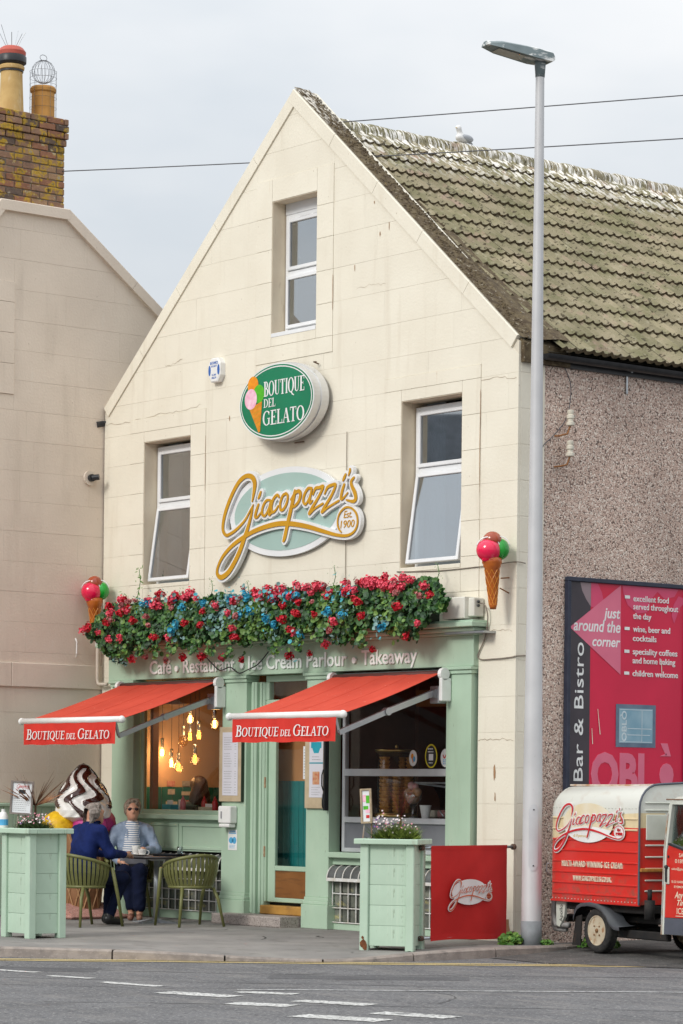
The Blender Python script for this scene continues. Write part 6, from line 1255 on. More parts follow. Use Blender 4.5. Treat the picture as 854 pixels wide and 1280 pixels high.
def man():
    head = [('e', (0.000, 0.125, 1.215), (.073, .090, .105)), ('e', (0.000, 0.160, 1.170), (.052, .062, .062)), ('c', (0.000, 0.035, 1.040), (0.000, 0.095, 1.150), .06, .055), ('f', (0.000, 0.213, 1.215), (0.000, 0.237, 1.185), .010, .016), ('e', (0.072, 0.115, 1.205), (.013, .026, .034)), ('e', (-0.072, 0.115, 1.205), (.013, .026, .034)), ('e', (0.000, 0.210, 1.245), (.055, .016, .012)), ('f', (-0.022, 0.220, 1.152), (0.022, 0.220, 1.152), .007, .007), ('e', (0.000, 0.200, 1.125), (.03, .022, .02))]
    hands = fingers((.06, .54, .775), (-.35, .9, 0), (.9, .35, 0), curl=1)+fingers((-.20, .56, .775), (.35, .9, 0), (-.9, .35, 0), curl=1)
    jk = [('e', (0, -.03, .62), (.185, .145, .15)), ('e', (0, -.02, .80), (.185, .135, .20)), ('e', (0, .035, .96), (.205, .13, .16)), ('c', (-.15, .06, 1.03), (.15, .06, 1.03), .075, .075), ('c', (0, .07, 1.05), (0, .12, 1.11), .075, .066),
          ('c', (.20, .045, 1.02), (.27, .12, .79), .072, .058), ('c', (.27, .12, .79), (.12, .44, .775), .056, .040), ('c', (-.20, .045, 1.02), (-.30, .15, .80), .068, .056), ('c', (-.30, .15, .80), (-.24, .46, .775), .054, .040), ('e', (0, -.07, .55), (.175, .12, .10))]
    tr = [('e', (0, .02, .53), (.17, .15, .09)), ('c', (.09, .04, .53), (.13, .44, .52), .088, .068), ('c', (.13, .44, .52), (.06, .30, .12), .066, .052), ('c', (-.09, .04, .53), (-.12, .46, .52), .088, .068), ('c', (-.12, .46, .52), (-.12, .42, .12), .066, .052)]
    sh = [('c', (.06, .28, .055), (.085, .44, .04), .044, .036), ('c', (.06, .27, .08), (.06, .29, .11), .04, .042), ('c', (-.12, .40, .055), (-.11, .57, .04), .044, .036), ('c', (-.12, .40, .08), (-.12, .42, .11), .04, .042)]
    sock = [('c', (.06, .29, .105), (.06, .30, .13), .040, .042), ('c', (-.12, .41, .105), (-.12, .42, .13), .040, .042)]
    me = sdf_mesh([(0, head+hands), (1, jk), (2, tr), (3, sh), (4, sock)], .0095, (-.42, -.24, -.0), (.40, .75, 1.38), .045, .008, {1: (.011, 8), 2: (.009, 9)})
    t = thing('person', 'grey haired man in a navy blazer, seated with his back to the street', 'person', (0, 0, 0), None, local=True)
    link('body', me, [SKIN, NAVY, TROU, SHOE, SOCK], t)
    hg = [(0, [('e', (0.000, 0.100, 1.242), (.088, .100, .095)), ('e', (0.000, 0.050, 1.200), (.085, .062, .10)), ('e', (0.000, 0.030, 1.120), (.070, .045, .065)), ('e', (0.072, 0.090, 1.215), (.022, .045, .05)), ('e', (-0.072, 0.090, 1.215), (.022, .045, .05)), ('c', (-0.040, 0.160, 1.315), (0.050, 0.150, 1.315), .022, .022)])]
    link('hair', sdf_mesh(hg, .008, (-.14, .0, 1.0), (.14, .34, 1.42), .03, .008, {0: (.010, 26)}), HAIRM, t)
    m = MB(); m.T = None; m.tube([(-.08, .10, 1.06), (-.055, .03, 1.085), (0, .0, 1.095), (.055, .03, 1.085), (.08, .10, 1.06), (.06, .16, 1.0)], .020, 8); m.build('collar', NAVY, t, smooth=True)
    t.location = (-4.72, -1.98, 0); t.rotation_euler = (0, 0, math.radians(6))
man()
def woman():
    head = [('e', (0, .055, 1.195), (.070, .085, .100)), ('e', (0, .088, 1.152), (.050, .058, .056)), ('c', (0, .03, 1.02), (0, .045, 1.13), .050, .046), ('f', (0, .138, 1.20), (0, .162, 1.172), .009, .014), ('f', (-.020, .143, 1.135), (.020, .143, 1.135), .006, .006), ('e', (0, .125, 1.108), (.026, .022, .018))]
    hands = fingers((.13, .26, .63), (-.6, .75, -.2), (.75, .6, 0), curl=1.2)+fingers((-.10, .36, .765), (.35, .9, 0), (-.9, .35, 0), curl=1.2)
    top_ = [('c', (0, .03, .99), (0, .075, .70), .095, .11), ('e', (0, .03, 1.01), (.07, .06, .05))]
    jk = [('e', (0, .0, .62), (.17, .14, .12)), ('e', (0, .0, .80), (.17, .125, .19)), ('e', (0, .0, .93), (.185, .115, .14)), ('c', (-.13, .0, .985), (.13, .0, .985), .068, .068), ('c', (.18, .0, .965), (.265, .06, .76), .062, .052), ('c', (.265, .06, .76), (.17, .22, .64), .050, .040), ('c', (-.18, .0, .965), (-.26, .09, .76), .062, .052), ('c', (-.26, .09, .76), (-.13, .30, .76), .050, .040), ('c', (.06, -.05, 1.03), (-.06, -.05, 1.03), .04, .04)]
    tr = [('e', (0, .02, .53), (.17, .15, .09)), ('c', (.09, .04, .53), (.10, .42, .53), .088, .070), ('c', (.10, .42, .53), (.03, .40, .15), .072, .066), ('c', (-.09, .04, .53), (-.06, .44, .54), .088, .072), ('c', (-.06, .44, .54), (-.05, .52, .15), .074, .068)]
    leg = [('c', (.03, .41, .07), (.03, .40, .15), .034, .036), ('c', (-.05, .53, .07), (-.05, .52, .15), .034, .036)]
    sh = [('c', (.03, .41, .045), (.05, .55, .032), .034, .034), ('c', (-.05, .52, .045), (-.04, .66, .032), .034, .034)]
    me = sdf_mesh([(0, head+hands+leg), (1, jk), (2, tr), (3, sh), (4, top_)], .0095, (-.40, -.22, 0), (.38, .80, 1.34), .042, .006, {1: (.011, 9), 2: (.009, 9), 4: (.004, 9)})
    t = thing('person', 'woman with short grey hair, sunglasses and pale blue jacket, facing the street', 'person', (0, 0, 0), None, local=True)
    STR = bpy.data.materials.new('striped_top'); STR.use_nodes = True; q = STR.node_tree; b = q.nodes['Principled BSDF']; tcn = q.nodes.new('ShaderNodeTexCoord'); wv = q.nodes.new('ShaderNodeTexWave'); wv.bands_direction = 'Z'; wv.inputs['Scale'].default_value = 13; wv.inputs['Distortion'].default_value = .6; wv.inputs['Detail'].default_value = 0; q.links.new(tcn.outputs['Object'], wv.inputs['Vector']); r_ = q.nodes.new('ShaderNodeValToRGB'); r_.color_ramp.interpolation = 'CONSTANT'; r_.color_ramp.elements[0].color = (.16, .23, .36, 1); r_.color_ramp.elements[1].position = .42; r_.color_ramp.elements[1].color = (.70, .70, .68, 1); q.links.new(wv.outputs['Fac'], r_.inputs[0]); q.links.new(r_.outputs[0], b.inputs['Base Color']); b.inputs['Roughness'].default_value = .9
    JB = M('pale_blue_jacket', (.27, .34, .45), (.20, .26, .36), r=.75, s=14, bump=.6, bs=22, obj=True)
    link('body', me, [SKIN, JB, TROU, M('brown_sandal', (.30, .15, .10), (.22, .10, .07), r=.6, obj=True), STR], t)
    hg = [(0, [('e', (0, .025, 1.240), (.090, .094, .084)), ('e', (0, -.01, 1.19), (.086, .062, .085)), ('e', (.066, .045, 1.20), (.026, .048, .055)), ('e', (-.066, .045, 1.20), (.026, .048, .055)), ('c', (-.05, .085, 1.300), (.045, .098, 1.292), .022, .018)])]
    link('hair', sdf_mesh(hg, .0075, (-.13, -.10, 1.04), (.13, .18, 1.36), .025, .008, {0: (.009, 28)}), M('short_brown_grey_hair', (.32, .25, .19), (.14, .10, .07), r=.6, s=35, bump=.8, bs=50, obj=True), t)
    m = MB(); 
    for s_ in (-1, 1): m.ball((s_*.031, .133, 1.205), .027, 12, 6, (1, .45, .72)); m.tube([(s_*.055, .135, 1.208), (s_*.076, .05, 1.212)], .0035, 4)
    m.tube([(-.01, .145, 1.208), (.01, .145, 1.208)], .004, 5); m.build('sunglasses', M('dark_lens', (.03, .012, .012), r=.08), t, smooth=True)
    m = MB()
    for s_ in (-1, 1): m.add([(s_*.02, .05, 1.06), (s_*.09, .055, 1.035), (s_*.075, .135, .94), (s_*.045, .14, .83), (s_*.055, .125, .95)], [(0, 1, 2, 3, 4) if s_ < 0 else (4, 3, 2, 1, 0)])
    m.tube([(-.09, .05, 1.04), (-.06, -.03, 1.06), (0, -.05, 1.065), (.06, -.03, 1.06), (.09, .05, 1.04)], .022, 8); m.build('collar', JB, t, smooth=True)
    t.location = (-5.99, -.50, 0); t.scale = (1.05, 1.05, 1.045); t.rotation_euler = (0, 0, math.radians(-120)); return t
wm = woman()
c_, s_ = math.cos(math.radians(-120)), math.sin(math.radians(-120))
t = thing('handbag', "grey handbag resting on the woman's lap", 'bag', (0, 0, 0), None, local=True)
m = MB(); m.box(-.16, .16, -.06, .06, 0, .13, .03); m.build('bag_body', M('grey_leather', (.13, .13, .145), (.10, .10, .11), r=.5, s=9), t); m = MB(); m.tube([(-.1, 0, .12), (-.06, .03, .17), (.06, .03, .17), (.1, 0, .12)], .008, 6); m.build('strap', MC['grey_leather'], t)
t.location = (-5.98+c_*.0-s_*.27, -.50+s_*.0+c_*.27, .60); t.rotation_euler = (math.radians(8), 0, math.radians(-120))
# ================================================================ giant ice cream sculpture
def sculpture():
    CX, CY = -6.36, -.93
    t = thing('ice_cream_sculpture', 'giant moulded ice cream with chocolate sauce over yellow and pink scoops, against the beige wall', 'sculpture', (CX, CY, 0))
    def rad(z):   # whipped cream profile 1.12..1.78
        P = ((1.10, .22), (1.16, .33), (1.24, .335), (1.30, .32), (1.42, .285), (1.52, .235), (1.62, .165), (1.70, .105), (1.76, .055), (1.785, .0))
        for (a, r0), (b, r1) in zip(P, P[1:]):
            if a <= z <= b: f = (z-a)/(b-a); return r0+(r1-r0)*f
        return 0
    CH = M('chocolate_gloss', (.060, .016, .010), (.035, .010, .007), r=.18, coat=.6, s=5)
    n, K = 220, 110; m = MB(); vs = []
    def band(a, z):
        w = math.sin(8*a+2.3*math.sin(z*21+2*math.sin(a))+z*2); end = 1.215+.055*math.sin(a*5+1)+.05*math.sin(a*3)
        lim = .05+.75*max(0, (z-1.62)/.15)+(1.2 if z > 1.72 else 0)-4*max(0, end+.05-z)/.05
        return w-(.12-lim)
    for j in range(K+1):
        z = 1.10+.685*j/K
        for i in range(n):
            a = 2*PI*i/n; q = band(a, z); f = max(-1, min(1, q*3)); r = rad(z)*(1+.014*math.sin(14*a+3.8*math.sin(z*19)))+.013*f*min(1, (1.80-z)*8); vs.append((CX+r*math.cos(a), CY+r*math.sin(a), z))
    for j in range(K):
        for i in range(n):
            zz = 1.10+.685*(j+.5)/K; m.mi = 1 if band(2*PI*(i+.5)/n, zz) > 0 else 0; k_ = len(m.v)
            m.f.append((j*n+i, j*n+(i+1) % n, (j+1)*n+(i+1) % n, (j+1)*n+i)); m.m.append(m.mi)
    m.v = vs; m.build('whipped_cream', [M('cream_gloss', (.78, .77, .74), (.70, .69, .66), r=.3, coat=.3, s=4), CH], t, smooth=True)
    YS = M('yellow_scoop', (.80, .50, .008), (.66, .36, .005), r=.5, s=14, bump=.9, bs=22); PS = M('pink_scoop', (.62, .06, .30), (.48, .04, .22), r=.5, s=14, bump=.9, bs=22)
    def scoop(name, c, R, mat):
        m = MB(); m.ball(c, R, 36, 26); m.v = [tuple(Vector(c)+(Vector(v)-Vector(c))*(1+.05*mno.noise(Vector(v)*16)+.03*mno.noise(Vector(v)*34))) for v in m.v]; m.build(name, mat, t, smooth=True)
    scoop('yellow_scoop', (CX-.09, CY-.27, 1.03), .20, YS); scoop('pink_scoop', (CX+.13, CY+.0, 1.06), .20, PS); scoop('purple_scoop', (CX+.07, CY+.17, 1.08), .20, M('magenta_scoop', (.36, .03, .16), (.28, .02, .12), r=.5, s=14, bump=.9, bs=22)); scoop('yellow_scoop', (CX-.2, CY+.1, 1.03), .18, YS)
    m = MB(); m.lathe([(.18, .04), (.20, .10), (.26, .60), (.30, .98), (.33, 1.0), (.30, 1.02), (.0, 1.0)], 28, (CX, CY, 0)); autosmooth(m.build('wafer_tub', M('brown_wafer', (.30, .15, .07), (.22, .10, .045), r=.6, s=8), t))
    m = MB()
    for s2 in (-1, 1):
        for q in range(12): m.tube([(CX+(.205+.095*f)*math.cos(q*PI/6+s2*f*1.2), CY+(.205+.095*f)*math.sin(q*PI/6+s2*f*1.2), .1+.88*f) for f in [i/8 for i in range(9)]], .010, 4, False)
    tag(m.build('wafer_ridges', M('wafer_ridge', (.40, .22, .10), r=.6), t), kind='stuff')
    m = MB(); m.box(CX-.42, CX+.40, CY-.42, CY+.42, .003, .05, .02); m.prism([(CX-.38, .05), (CX+.34, .05), (CX+.05, .17), (CX-.2, .17)], CY-.35, CY+.35); m.build('pink_granite_base', M('pink_granite', (.50, .27, .22), (.40, .20, .165), r=.8, s=30, bump=.5, bs=90, st=[((.12, .08, .075), (60, 60, 60), .58, .62, .8), ((.70, .58, .52), (50, 50, 50), .62, .66, .7)]), t)
sculpture()
# ================================================================ red banner
P0, P1 = Vector(on(RP, ra, .54, .26, 0)), Vector((.03, -.02, 0)); P0.z = P1.z = 0; bd = (P1-P0); BL = bd.length; bd.normalize(); bn = Vector((bd.y, -bd.x, 0))
t = thing('red_banner', 'red fabric barrier banner with white script logo between planter and wall', 'banner', tuple((P0+P1)/2))
TB = Matrix(((bd.x, 0, bn.x, P0.x), (bd.y, 0, bn.y, P0.y), (0, 1, 0, 0), (0, 0, 0, 1)))
f0, f1 = 0.113, 1.270
for z in (.955, .085):
    m = MB(TB); m.tube([(-.02, z, 0), (BL, z, 0)], .014, 8); m.build('steel_pole', METAL, t, smooth=True); m = MB(TB); m.tube([(BL-.03, z, 0), (BL+.0, z, 0)], .03, 10); m.tube([(-.02, z, 0), (.02, z, 0)], .026, 10); m.build('pole_socket', M('rusty_socket', (.12, .07, .05), r=.8), t)
m = MB(TB); vs = []; nu, nv = 44, 40
for j in range(nv+1):
    v = j/nv; y = .975-v*.92
    for i in range(nu+1):
        u = i/nu; w = .010*math.sin(u*7+v*3)*v+.014*max(0, 1-abs((u-.55-.4*v)*5))*v+.008*math.sin((u+v)*13)*v*(1-v)
        roll = .019 if v < .04 or v > .96 else .012
        vs.append((f0+(f1-f0)*u, y+.008*math.sin(u*6)*(v > .9), .012+roll*.6+w))
m.add(vs, [(j*(nu+1)+i, j*(nu+1)+i+1, (j+1)*(nu+1)+i+1, (j+1)*(nu+1)+i) for j in range(nv) for i in range(nu)]); m.build('fabric', M('banner_red', (.56, .018, .016), (.48, .013, .012), r=.6, s=3, bump=.3, bs=7), t, smooth=True)
BW = f1-f0; cx_ = f0+BW*.48
m = MB(TB); disc(m, cx_+.01, .52, .27, .125, .040, 40); script_logo(m, z=.0405, k=.26, ox=cx_, oy=.525, extra=.008, sub=4); m.build('white_emblem', WF_, t)
m = MB(TB); script_logo(m, z=.048, k=.26, ox=cx_, oy=.525, sub=5); m.T = TB; text('Est.', cx_+.285, cx_+.32, .485, .02, TB, depth=.05, mb=m); text('1900', cx_+.27, cx_+.33, .458, .02, TB, depth=.05, mb=m); m.build('red_script', M('coral_script', (.62, .16, .08), r=.6), t)
# ================================================================ three-wheeled van
def van():
    O = Vector((1.315, -.119, -.038)); d = Vector((.98839, -.15195, 0)); nrm = Vector((.15195, .98839, 0))
    V = thing('three_wheeled_van', 'red and white three wheeled ice cream van parked beside the pebbledash wall', 'van', (0, 0, 0), None, local=True)
    VR = bpy.data.materials.new('van_two_tone_paint'); VR.use_nodes = True; q = VR.node_tree; b = q.nodes['Principled BSDF']; g = q.nodes.new('ShaderNodeTexCoord'); vmn = q.nodes.new('ShaderNodeVectorMath'); vmn.operation = 'ADD'; vmn.inputs[1].default_value = BOXC; q.links.new(g.outputs['Object'], vmn.inputs[0]); sp = q.nodes.new('ShaderNodeSeparateXYZ'); q.links.new(vmn.outputs[0], sp.inputs[0])
    def mth(op, a, b_=None, c=None):
        n = q.nodes.new('ShaderNodeMath'); n.operation = op
        for i, s in enumerate((a, b_, c)):
            if s is None: continue
            if isinstance(s, (int, float)): n.inputs[i].default_value = s
            else: q.links.new(s, n.inputs[i])
        return n.outputs[0]
    x, z = sp.outputs[0], sp.outputs[2]
    edge = mth('MULTIPLY_ADD', mth('SINE', mth('MULTIPLY_ADD', x, 3.0, -1.1)), -.055, 1.175)
    edge = mth('ADD', edge, mth('MULTIPLY', x, .12)); side = mth('LESS_THAN', sp.outputs[1], .30)
    red = mth('MULTIPLY', mth('LESS_THAN', z, edge), side); cream = mth('MULTIPLY', mth('LESS_THAN', z, mth('MULTIPLY_ADD', x, .04, 1.325)), side)
    nzz = q.nodes.new('ShaderNodeTexNoise'); nzz.inputs['Scale'].default_value = 7; nzz.inputs['Detail'].default_value = 5; q.links.new(g.outputs['Object'], nzz.inputs['Vector'])
    def mix(f, A, B):
        n = q.nodes.new('ShaderNodeMix'); n.data_type = 'RGBA'; q.links.new(f, n.inputs[0])
        for s, i in ((A, 6), (B, 7)):
            if isinstance(s, tuple): n.inputs[i].default_value = (*s, 1)
            else: q.links.new(s, n.inputs[i])
        return n.outputs[2]
    c1 = mix(cream, (.66, .67, .62), (.70, .58, .36)); c1 = mix(red, c1, (.62, .028, .02))
    rr = q.nodes.new('ShaderNodeMapRange'); rr.inputs[1].default_value = .58; rr.inputs[2].default_value = .74; rr.inputs[4].default_value = .25; q.links.new(nzz.outputs['Fac'], rr.inputs[0]); c1 = mix(rr.outputs[0], c1, (.35, .16, .07)); gz = q.nodes.new('ShaderNodeMapRange'); gz.inputs[1].default_value = .85; gz.inputs[2].default_value = .48; gz.inputs[4].default_value = .8; q.links.new(z, gz.inputs[0]); gn = q.nodes.new('ShaderNodeTexNoise'); gn.inputs['Scale'].default_value = 16; gn.inputs['Detail'].default_value = 6; q.links.new(g.outputs['Object'], gn.inputs['Vector']); gr = q.nodes.new('ShaderNodeMapRange'); gr.inputs[1].default_value = .48; gr.inputs[2].default_value = .70; q.links.new(gn.outputs['Fac'], gr.inputs[0]); c1 = mix(mth('MULTIPLY', gz.outputs[0], gr.outputs[0]), c1, (.17, .10, .07))
    q.links.new(c1, b.inputs['Base Color']); b.inputs['Roughness'].default_value = .3; b.inputs['Coat Weight'].default_value = .3; b.inputs['Coat Roughness'].default_value = .2
    WV = M('van_white', (.62, .64, .58), (.54, .56, .50), r=.35, s=6, coat=.2, obj=True, st=[((.40, .20, .07), (12, 12, 12), .66, .74, .6)]); RV = M('van_red', (.60, .028, .02), (.52, .022, .016), r=.3, coat=.4, s=4, obj=True)
    VG = M('van_grey_band', (.09, .10, .13), (.07, .08, .10), r=.5, s=5, obj=True); BK = M('black_underbody', (.010, .010, .011), (.02, .018, .016), r=.8, s=9, obj=True, st=[(RUST, (9, 9, 9), .63, .72, .5)]); RU = M('flaking_rust', (.34, .13, .03), (.50, .24, .05), r=.9, s=22, obj=True)
    def sec(x, w0, w1, zb, zt, r, y0=0.0):
        P = [(w0, zb), (w0, zt-r)]
        for i in range(1, 7): a = PI-PI/2*i/6; P.append((w0+r+r*math.cos(a), zt-r+r*math.sin(a)))
        mid = (w0+w1)/2; P.append((mid, zt+.02))
        for i in range(0, 7): a = PI/2-PI/2*i/6; P.append((w1-r+r*math.cos(a), zt-r+r*math.sin(a)))
        P.append((w1, zb)); return [(x, y, z) for y, z in P]
    def loft(S, name, mat, parent, cap=True):
        m = MB(); n = len(S[0]); vs = [p for s in S for p in s]; fs = [(j*n+i, j*n+(i+1) % n, (j+1)*n+(i+1) % n, (j+1)*n+i) for j in range(len(S)-1) for i in range(n)]
        if cap: fs += [tuple(range(n-1, -1, -1)), tuple(range((len(S)-1)*n, len(S)*n))]
        m.add(vs, fs); return autosmooth(m.build(name, mat, parent), 35)
    BX0, BX1 = -.80, .69
    S = [sec(BX0, .03, 1.13, .50, 1.50, .16), sec(BX0+.03, .015, 1.145, .495, 1.56, .19), sec(BX0+.10, .0, 1.16, .49, 1.60, .21), sec(BX1, .0, 1.16, .49, 1.62, .22)]
    box = loft(S, 'cargo_box', VR, V)
    m = MB(); m.v = []; a = sec(BX1+.004, -.006, 1.166, .49, 1.626, .224); m.tube(a, .011, 6, False); m.build('box_edge_trim', VG, box, smooth=True)
    for i in range(9):
        zz = .56+.105*i; m = MB(); x0, x1 = BX0+.05, BX1-.03; vs = []
        for xx, k in ((x0, .2), (x0+.02, 1), (x1-.02, 1), (x1, .2)): vs += [(xx, .001, zz-.011), (xx, -.012*k, zz-.004), (xx, -.012*k, zz+.004), (xx, .001, zz+.011)]
        if zz < 1.36: m.add(vs, [(4*j+k, 4*j+k+1, 4*j+k+5, 4*j+k+4) for j in range(3) for k in range(3)]); o = m.build('rib', VR, box); o.data.materials.clear(); o.data.materials.append(RV if zz < 1.14 else M('van_cream', (.68, .56, .36), (.62, .50, .31), r=.35, obj=True))
    for zz in (.62, .72, .83, .94, 1.05, 1.38, 1.45): m = MB(); m.box(BX1, BX1+.013, .06, .60, zz-.008, zz+.008, .005); m.build('front_rib', WV, box)
    m = MB(); m.box(BX1, BX1+.012, .07, .56, 1.10, 1.34, .011); m.build('front_panel', WV, box); m = MB(); m.box(BX1, BX1+.04, -.002, .45, .80, .835, .006); m.build('rusty_ledge', RU, box)
    m = MB(); m.box(BX0+.02, BX1+.0, -.004, .02, .475, .495, .004); m.build('bottom_lip', RV, box)
    TS = Matrix(((1, 0, 0, 0), (0, 0, -1, 0), (0, 1, 0, 0), (0, 0, 0, 1)))
    lk, lx, lz = .415, -.154, 1.25
    m = MB(TS); disc(m, lx+.02, lz+.0, .42, .19, .0150, 44); m.build('cream_oval', M('van_oval', (.72, .62, .42), (.76, .70, .56), r=.35), box)
    m = MB(TS); poly(m, [(lx+.02+.42*math.cos(a), lz+.19*math.sin(a)) for a in [math.radians(q_) for q_ in range(200, 341, 7)]]+[(lx+.02+.38*(1-2*i/10), lz-.07+.035*math.sin(PI*i/10)) for i in range(0, 11)], .0156); script_logo(m, z=.0160, k=lk, ox=lx, oy=lz, extra=.010, sub=4, kx=.466); m.T = TS; disc(m, lx+1.168*.466, lz-.205*lk, .078, .068, .0162, 22); m.build('white_outline', WF_, box)
    m = MB(TS); script_logo(m, z=.024, k=lk, ox=lx, oy=lz, sub=5, kx=.466); m.T = TS; text('Est', lx+.515, lx+.565, lz-.072, .026, TS, depth=.0265, mb=m, shear=.2); text('1900', lx+.495, lx+.595, lz-.112, .028, TS, depth=.0265, mb=m); m.build('red_script', M('van_script_red', (.60, .02, .03), r=.35), box)
    m = MB(TS); text('di Eyemouth', lx-.22, lx+.04, lz-.14, .028, TS, depth=.0166, mb=m); m.build('gold_print', PR['gold'], box)
    m = MB(TS); text('MULTI-AWARD WINNING ICE CREAM', -.57, .43, .822, .058, TS, depth=.0150, mb=m, sp=1.25); m.build('white_lettering', M('cream_lettering', (.82, .74, .58), r=.5), box); m = text('WWW.GIACOPAZZIS.CO.UK', -.38, .25, .688, .048, TS, depth=.0150, sp=1.25); m.build('white_lettering', MC['cream_lettering'], box)
    m = MB()
    for i in range(26):
        for s_ in (0, 1): xx = BX0+.06+i*.055; m.ball((xx, -.003, (.508, 1.395)[s_]), .0055, 6, 4)
    tag(m.build('rivets', WV, box, smooth=True), kind='stuff')
    m = MB(); m.box(BX0+.06, BX1-.02, .19, .215, 1.603, 1.622, .004); m.build('roof_seam', M('rusty_roof_seam', (.62, .60, .54), (.40, .20, .09), r=.6, s=6, obj=True), box)
    # chassis and running gear
    m = MB(); m.box(BX0+.08, 1.9, .25, .90, .30, .36, .01); m.box(BX0+.15, BX1, .08, 1.08, .40, .485, .01); m.box(.15, 1.0, .10, .16, .16, .24, .01); m.build('chassis', BK, V)
    m = MB(); m.tube([(BX0-.02, .22, .30), (BX0-.02, .90, .30)], .04, 10); m.tube([(.0, .25, .215), (.0, .90, .215)], .035, 10); m.box(-.4, -.05, .3, .8, .15, .42, .03); m.build('axle', BK, V)
    GP = M('grey_tube', (.30, .30, .30), (.2, .19, .18), r=.5, obj=True, st=[(RUST, (20, 20, 20), .62, .7, .5)])
    m = MB(); m.tube([(BX0+.1, .14, .19), (BX0-.10, .14, .19), (BX0-.16, .16, .22), (BX0-.16, .17, .50)], .022, 8); m.tube([(BX0-.10, .15, .66), (BX0-.16, .17, .60), (BX0-.10, .12, .33), (BX0-.02, .10, .24), (BX0+.2, .10, .24)], .028, 8); m.build('rear_tubes', GP, V, smooth=True)
    m = MB(); m.tube([(BX0-.02, .02, .84), (BX0-.05, .0, .84), (BX0-.05, .0, .76), (BX0-.04, .04, .72)], .008, 6); m.build('latch', METAL, box, smooth=True)
    m = MB(); m.T = TS; m.prism if 0 else None
    m.T = None; m.add([(BX0+.03, .06, .49), (BX0+.20, .06, .49), (BX0+.17, .06, .32), (BX0+.09, .06, .22), (BX0+.04, .06, .24), (BX0+.03, .09, .49), (BX0+.20, .09, .49), (BX0+.17, .09, .32), (BX0+.09, .09, .22), (BX0+.04, .09, .24)], [(0, 4, 3, 2, 1), (5, 6, 7, 8, 9), (0, 1, 6, 5), (1, 2, 7, 6), (2, 3, 8, 7), (3, 4, 9, 8), (4, 0, 5, 9)]); m.build('rear_bracket', WV, V); m = text('Apollo', .27, .44, -(BX0+.145), .05, TS, depth=-.058, rot=1, bold=.4); m.build('bracket_lettering', BK, V)
    RUB = M('tyre_rubber', (.018, .018, .019), (.035, .034, .032), r=.85, s=30, bump=.6, bs=90, obj=True); RIM = M('rusty_cream_rim', (.56, .50, .38), (.44, .37, .26), r=.5, s=9, obj=True, st=[(RUST, (16, 16, 16), .55, .65, .85)])
    def wheel(x, y, R=.218, w=.11, steer=0):
        T = Matrix.Translation((x, y, R)) @ Matrix.Rotation(steer, 4, 'Z') @ Matrix.Rotation(PI/2, 4, 'X')      # lathe axis -> y (z' -> -y outward)
        m = MB(T); tp = [(R*.66, w*.42), (R*.72, w*.5), (R*.90, w*.5), (R*.975, w*.40), (R, w*.22), (R, -w*.22), (R*.975, -w*.40), (R*.90, -w*.5), (R*.66, -w*.42)]; m.lathe(tp, 40, cap=False); wh = m.build('wheel', RUB, V, smooth=True)
        m = MB(T)
        for k in range(40):
            a = 2*PI*k/40
            for s2 in (-1, 1): c, s3 = math.cos(a+.04*s2), math.sin(a+.04*s2); m.add([((R+.001)*c, (R+.001)*s3, s2*w*.05), ((R+.001)*math.cos(a+.09), (R+.001)*math.sin(a+.09), s2*w*.05), ((R+.006)*math.cos(a+.08), (R+.006)*math.sin(a+.08), s2*w*.38), ((R+.006)*c, (R+.006)*s3, s2*w*.38)], [(0, 1, 2, 3)])
        tag(m.build('tread', RUB, wh), kind='stuff')
        m = MB(T); m.lathe([(R*.67, w*.40), (R*.665, w*.46), (R*.62, w*.46), (R*.60, w*.34), (R*.54, w*.22), (R*.42, w*.20), (R*.36, w*.34), (R*.34, w*.40), (R*.20, w*.42), (R*.16, w*.36), (0, w*.36)], 36); autosmooth(m.build('rim', RIM, wh), 30)
        m = MB(T)
        for k in range(4): a = PI/4+k*PI/2; m.ball((R*.27*math.cos(a), R*.27*math.sin(a), w*.42), .010, 6, 4)
        m.ball((0, 0, w*.38), .022, 10, 6); m.build('wheel_nuts', M('rusty_nut', (.25, .13, .06), r=.7, metal=.3), wh, smooth=True)
    wheel(0, .055); wheel(0, 1.10); wheel(1.15, .57, steer=math.radians(18))
    m = MB(); vs = []; FG = M('grey_mudguard', (.06, .065, .075), (.045, .05, .055), r=.45, s=5, obj=True); P = [(-.34, .33), (-.325, .39), (-.28, .445), (-.21, .475), (-.10, .485), (.02, .475), (.12, .44), (.20, .38), (.26, .31), (.33, .275), (.42, .27)]
    for x, z in P: vs += [(x, -.03, z-.035), (x, -.035, z), (x, .16, z+.01)]
    m.add(vs, [(3*i+k, 3*i+k+1, 3*i+k+4, 3*i+k+3) for i in range(len(P)-1) for k in (0, 1)]); m.build('mudguard', FG, V, smooth=True)
    m = MB(); vs = [(-.34, .0, .34), (-.24, .0, .36), (-.26, .0, .06), (-.40, .0, .06)]; m.add(vs+[(a, b+.01, c) for a, b, c in vs], [(0, 3, 2, 1), (4, 5, 6, 7), (0, 1, 5, 4), (1, 2, 6, 5), (2, 3, 7, 6), (3, 0, 4, 7)]); m.build('mud_flap', BK, V)
    m = MB(); m.tube([(BX1+.13, .03, .36), (BX1+.13, .03, .54)], .05, 10); m.tube([(BX1+.13, .03, .54), (BX1+.13, .03, .64)], .022, 8); m.build('air_filter', BK, V, smooth=True)
    # cab
    def csec(x, y0, y1, zb, zt, tw):
        r = .10; P = [(y0, zb), (y0-.02, zb+.25), (y0, 1.0), (y0+tw, zt-r)]
        for i in range(1, 5): a = PI-PI/2*i/5; P.append((y0+tw+r+r*math.cos(a), zt-r+r*math.sin(a)))
        P += [((y0+y1)/2, zt+.015)]; P += [(y1-(p[0]-y0), p[1]) for p in P[-2::-1]]; return [(x, y, z) for y, z in P]
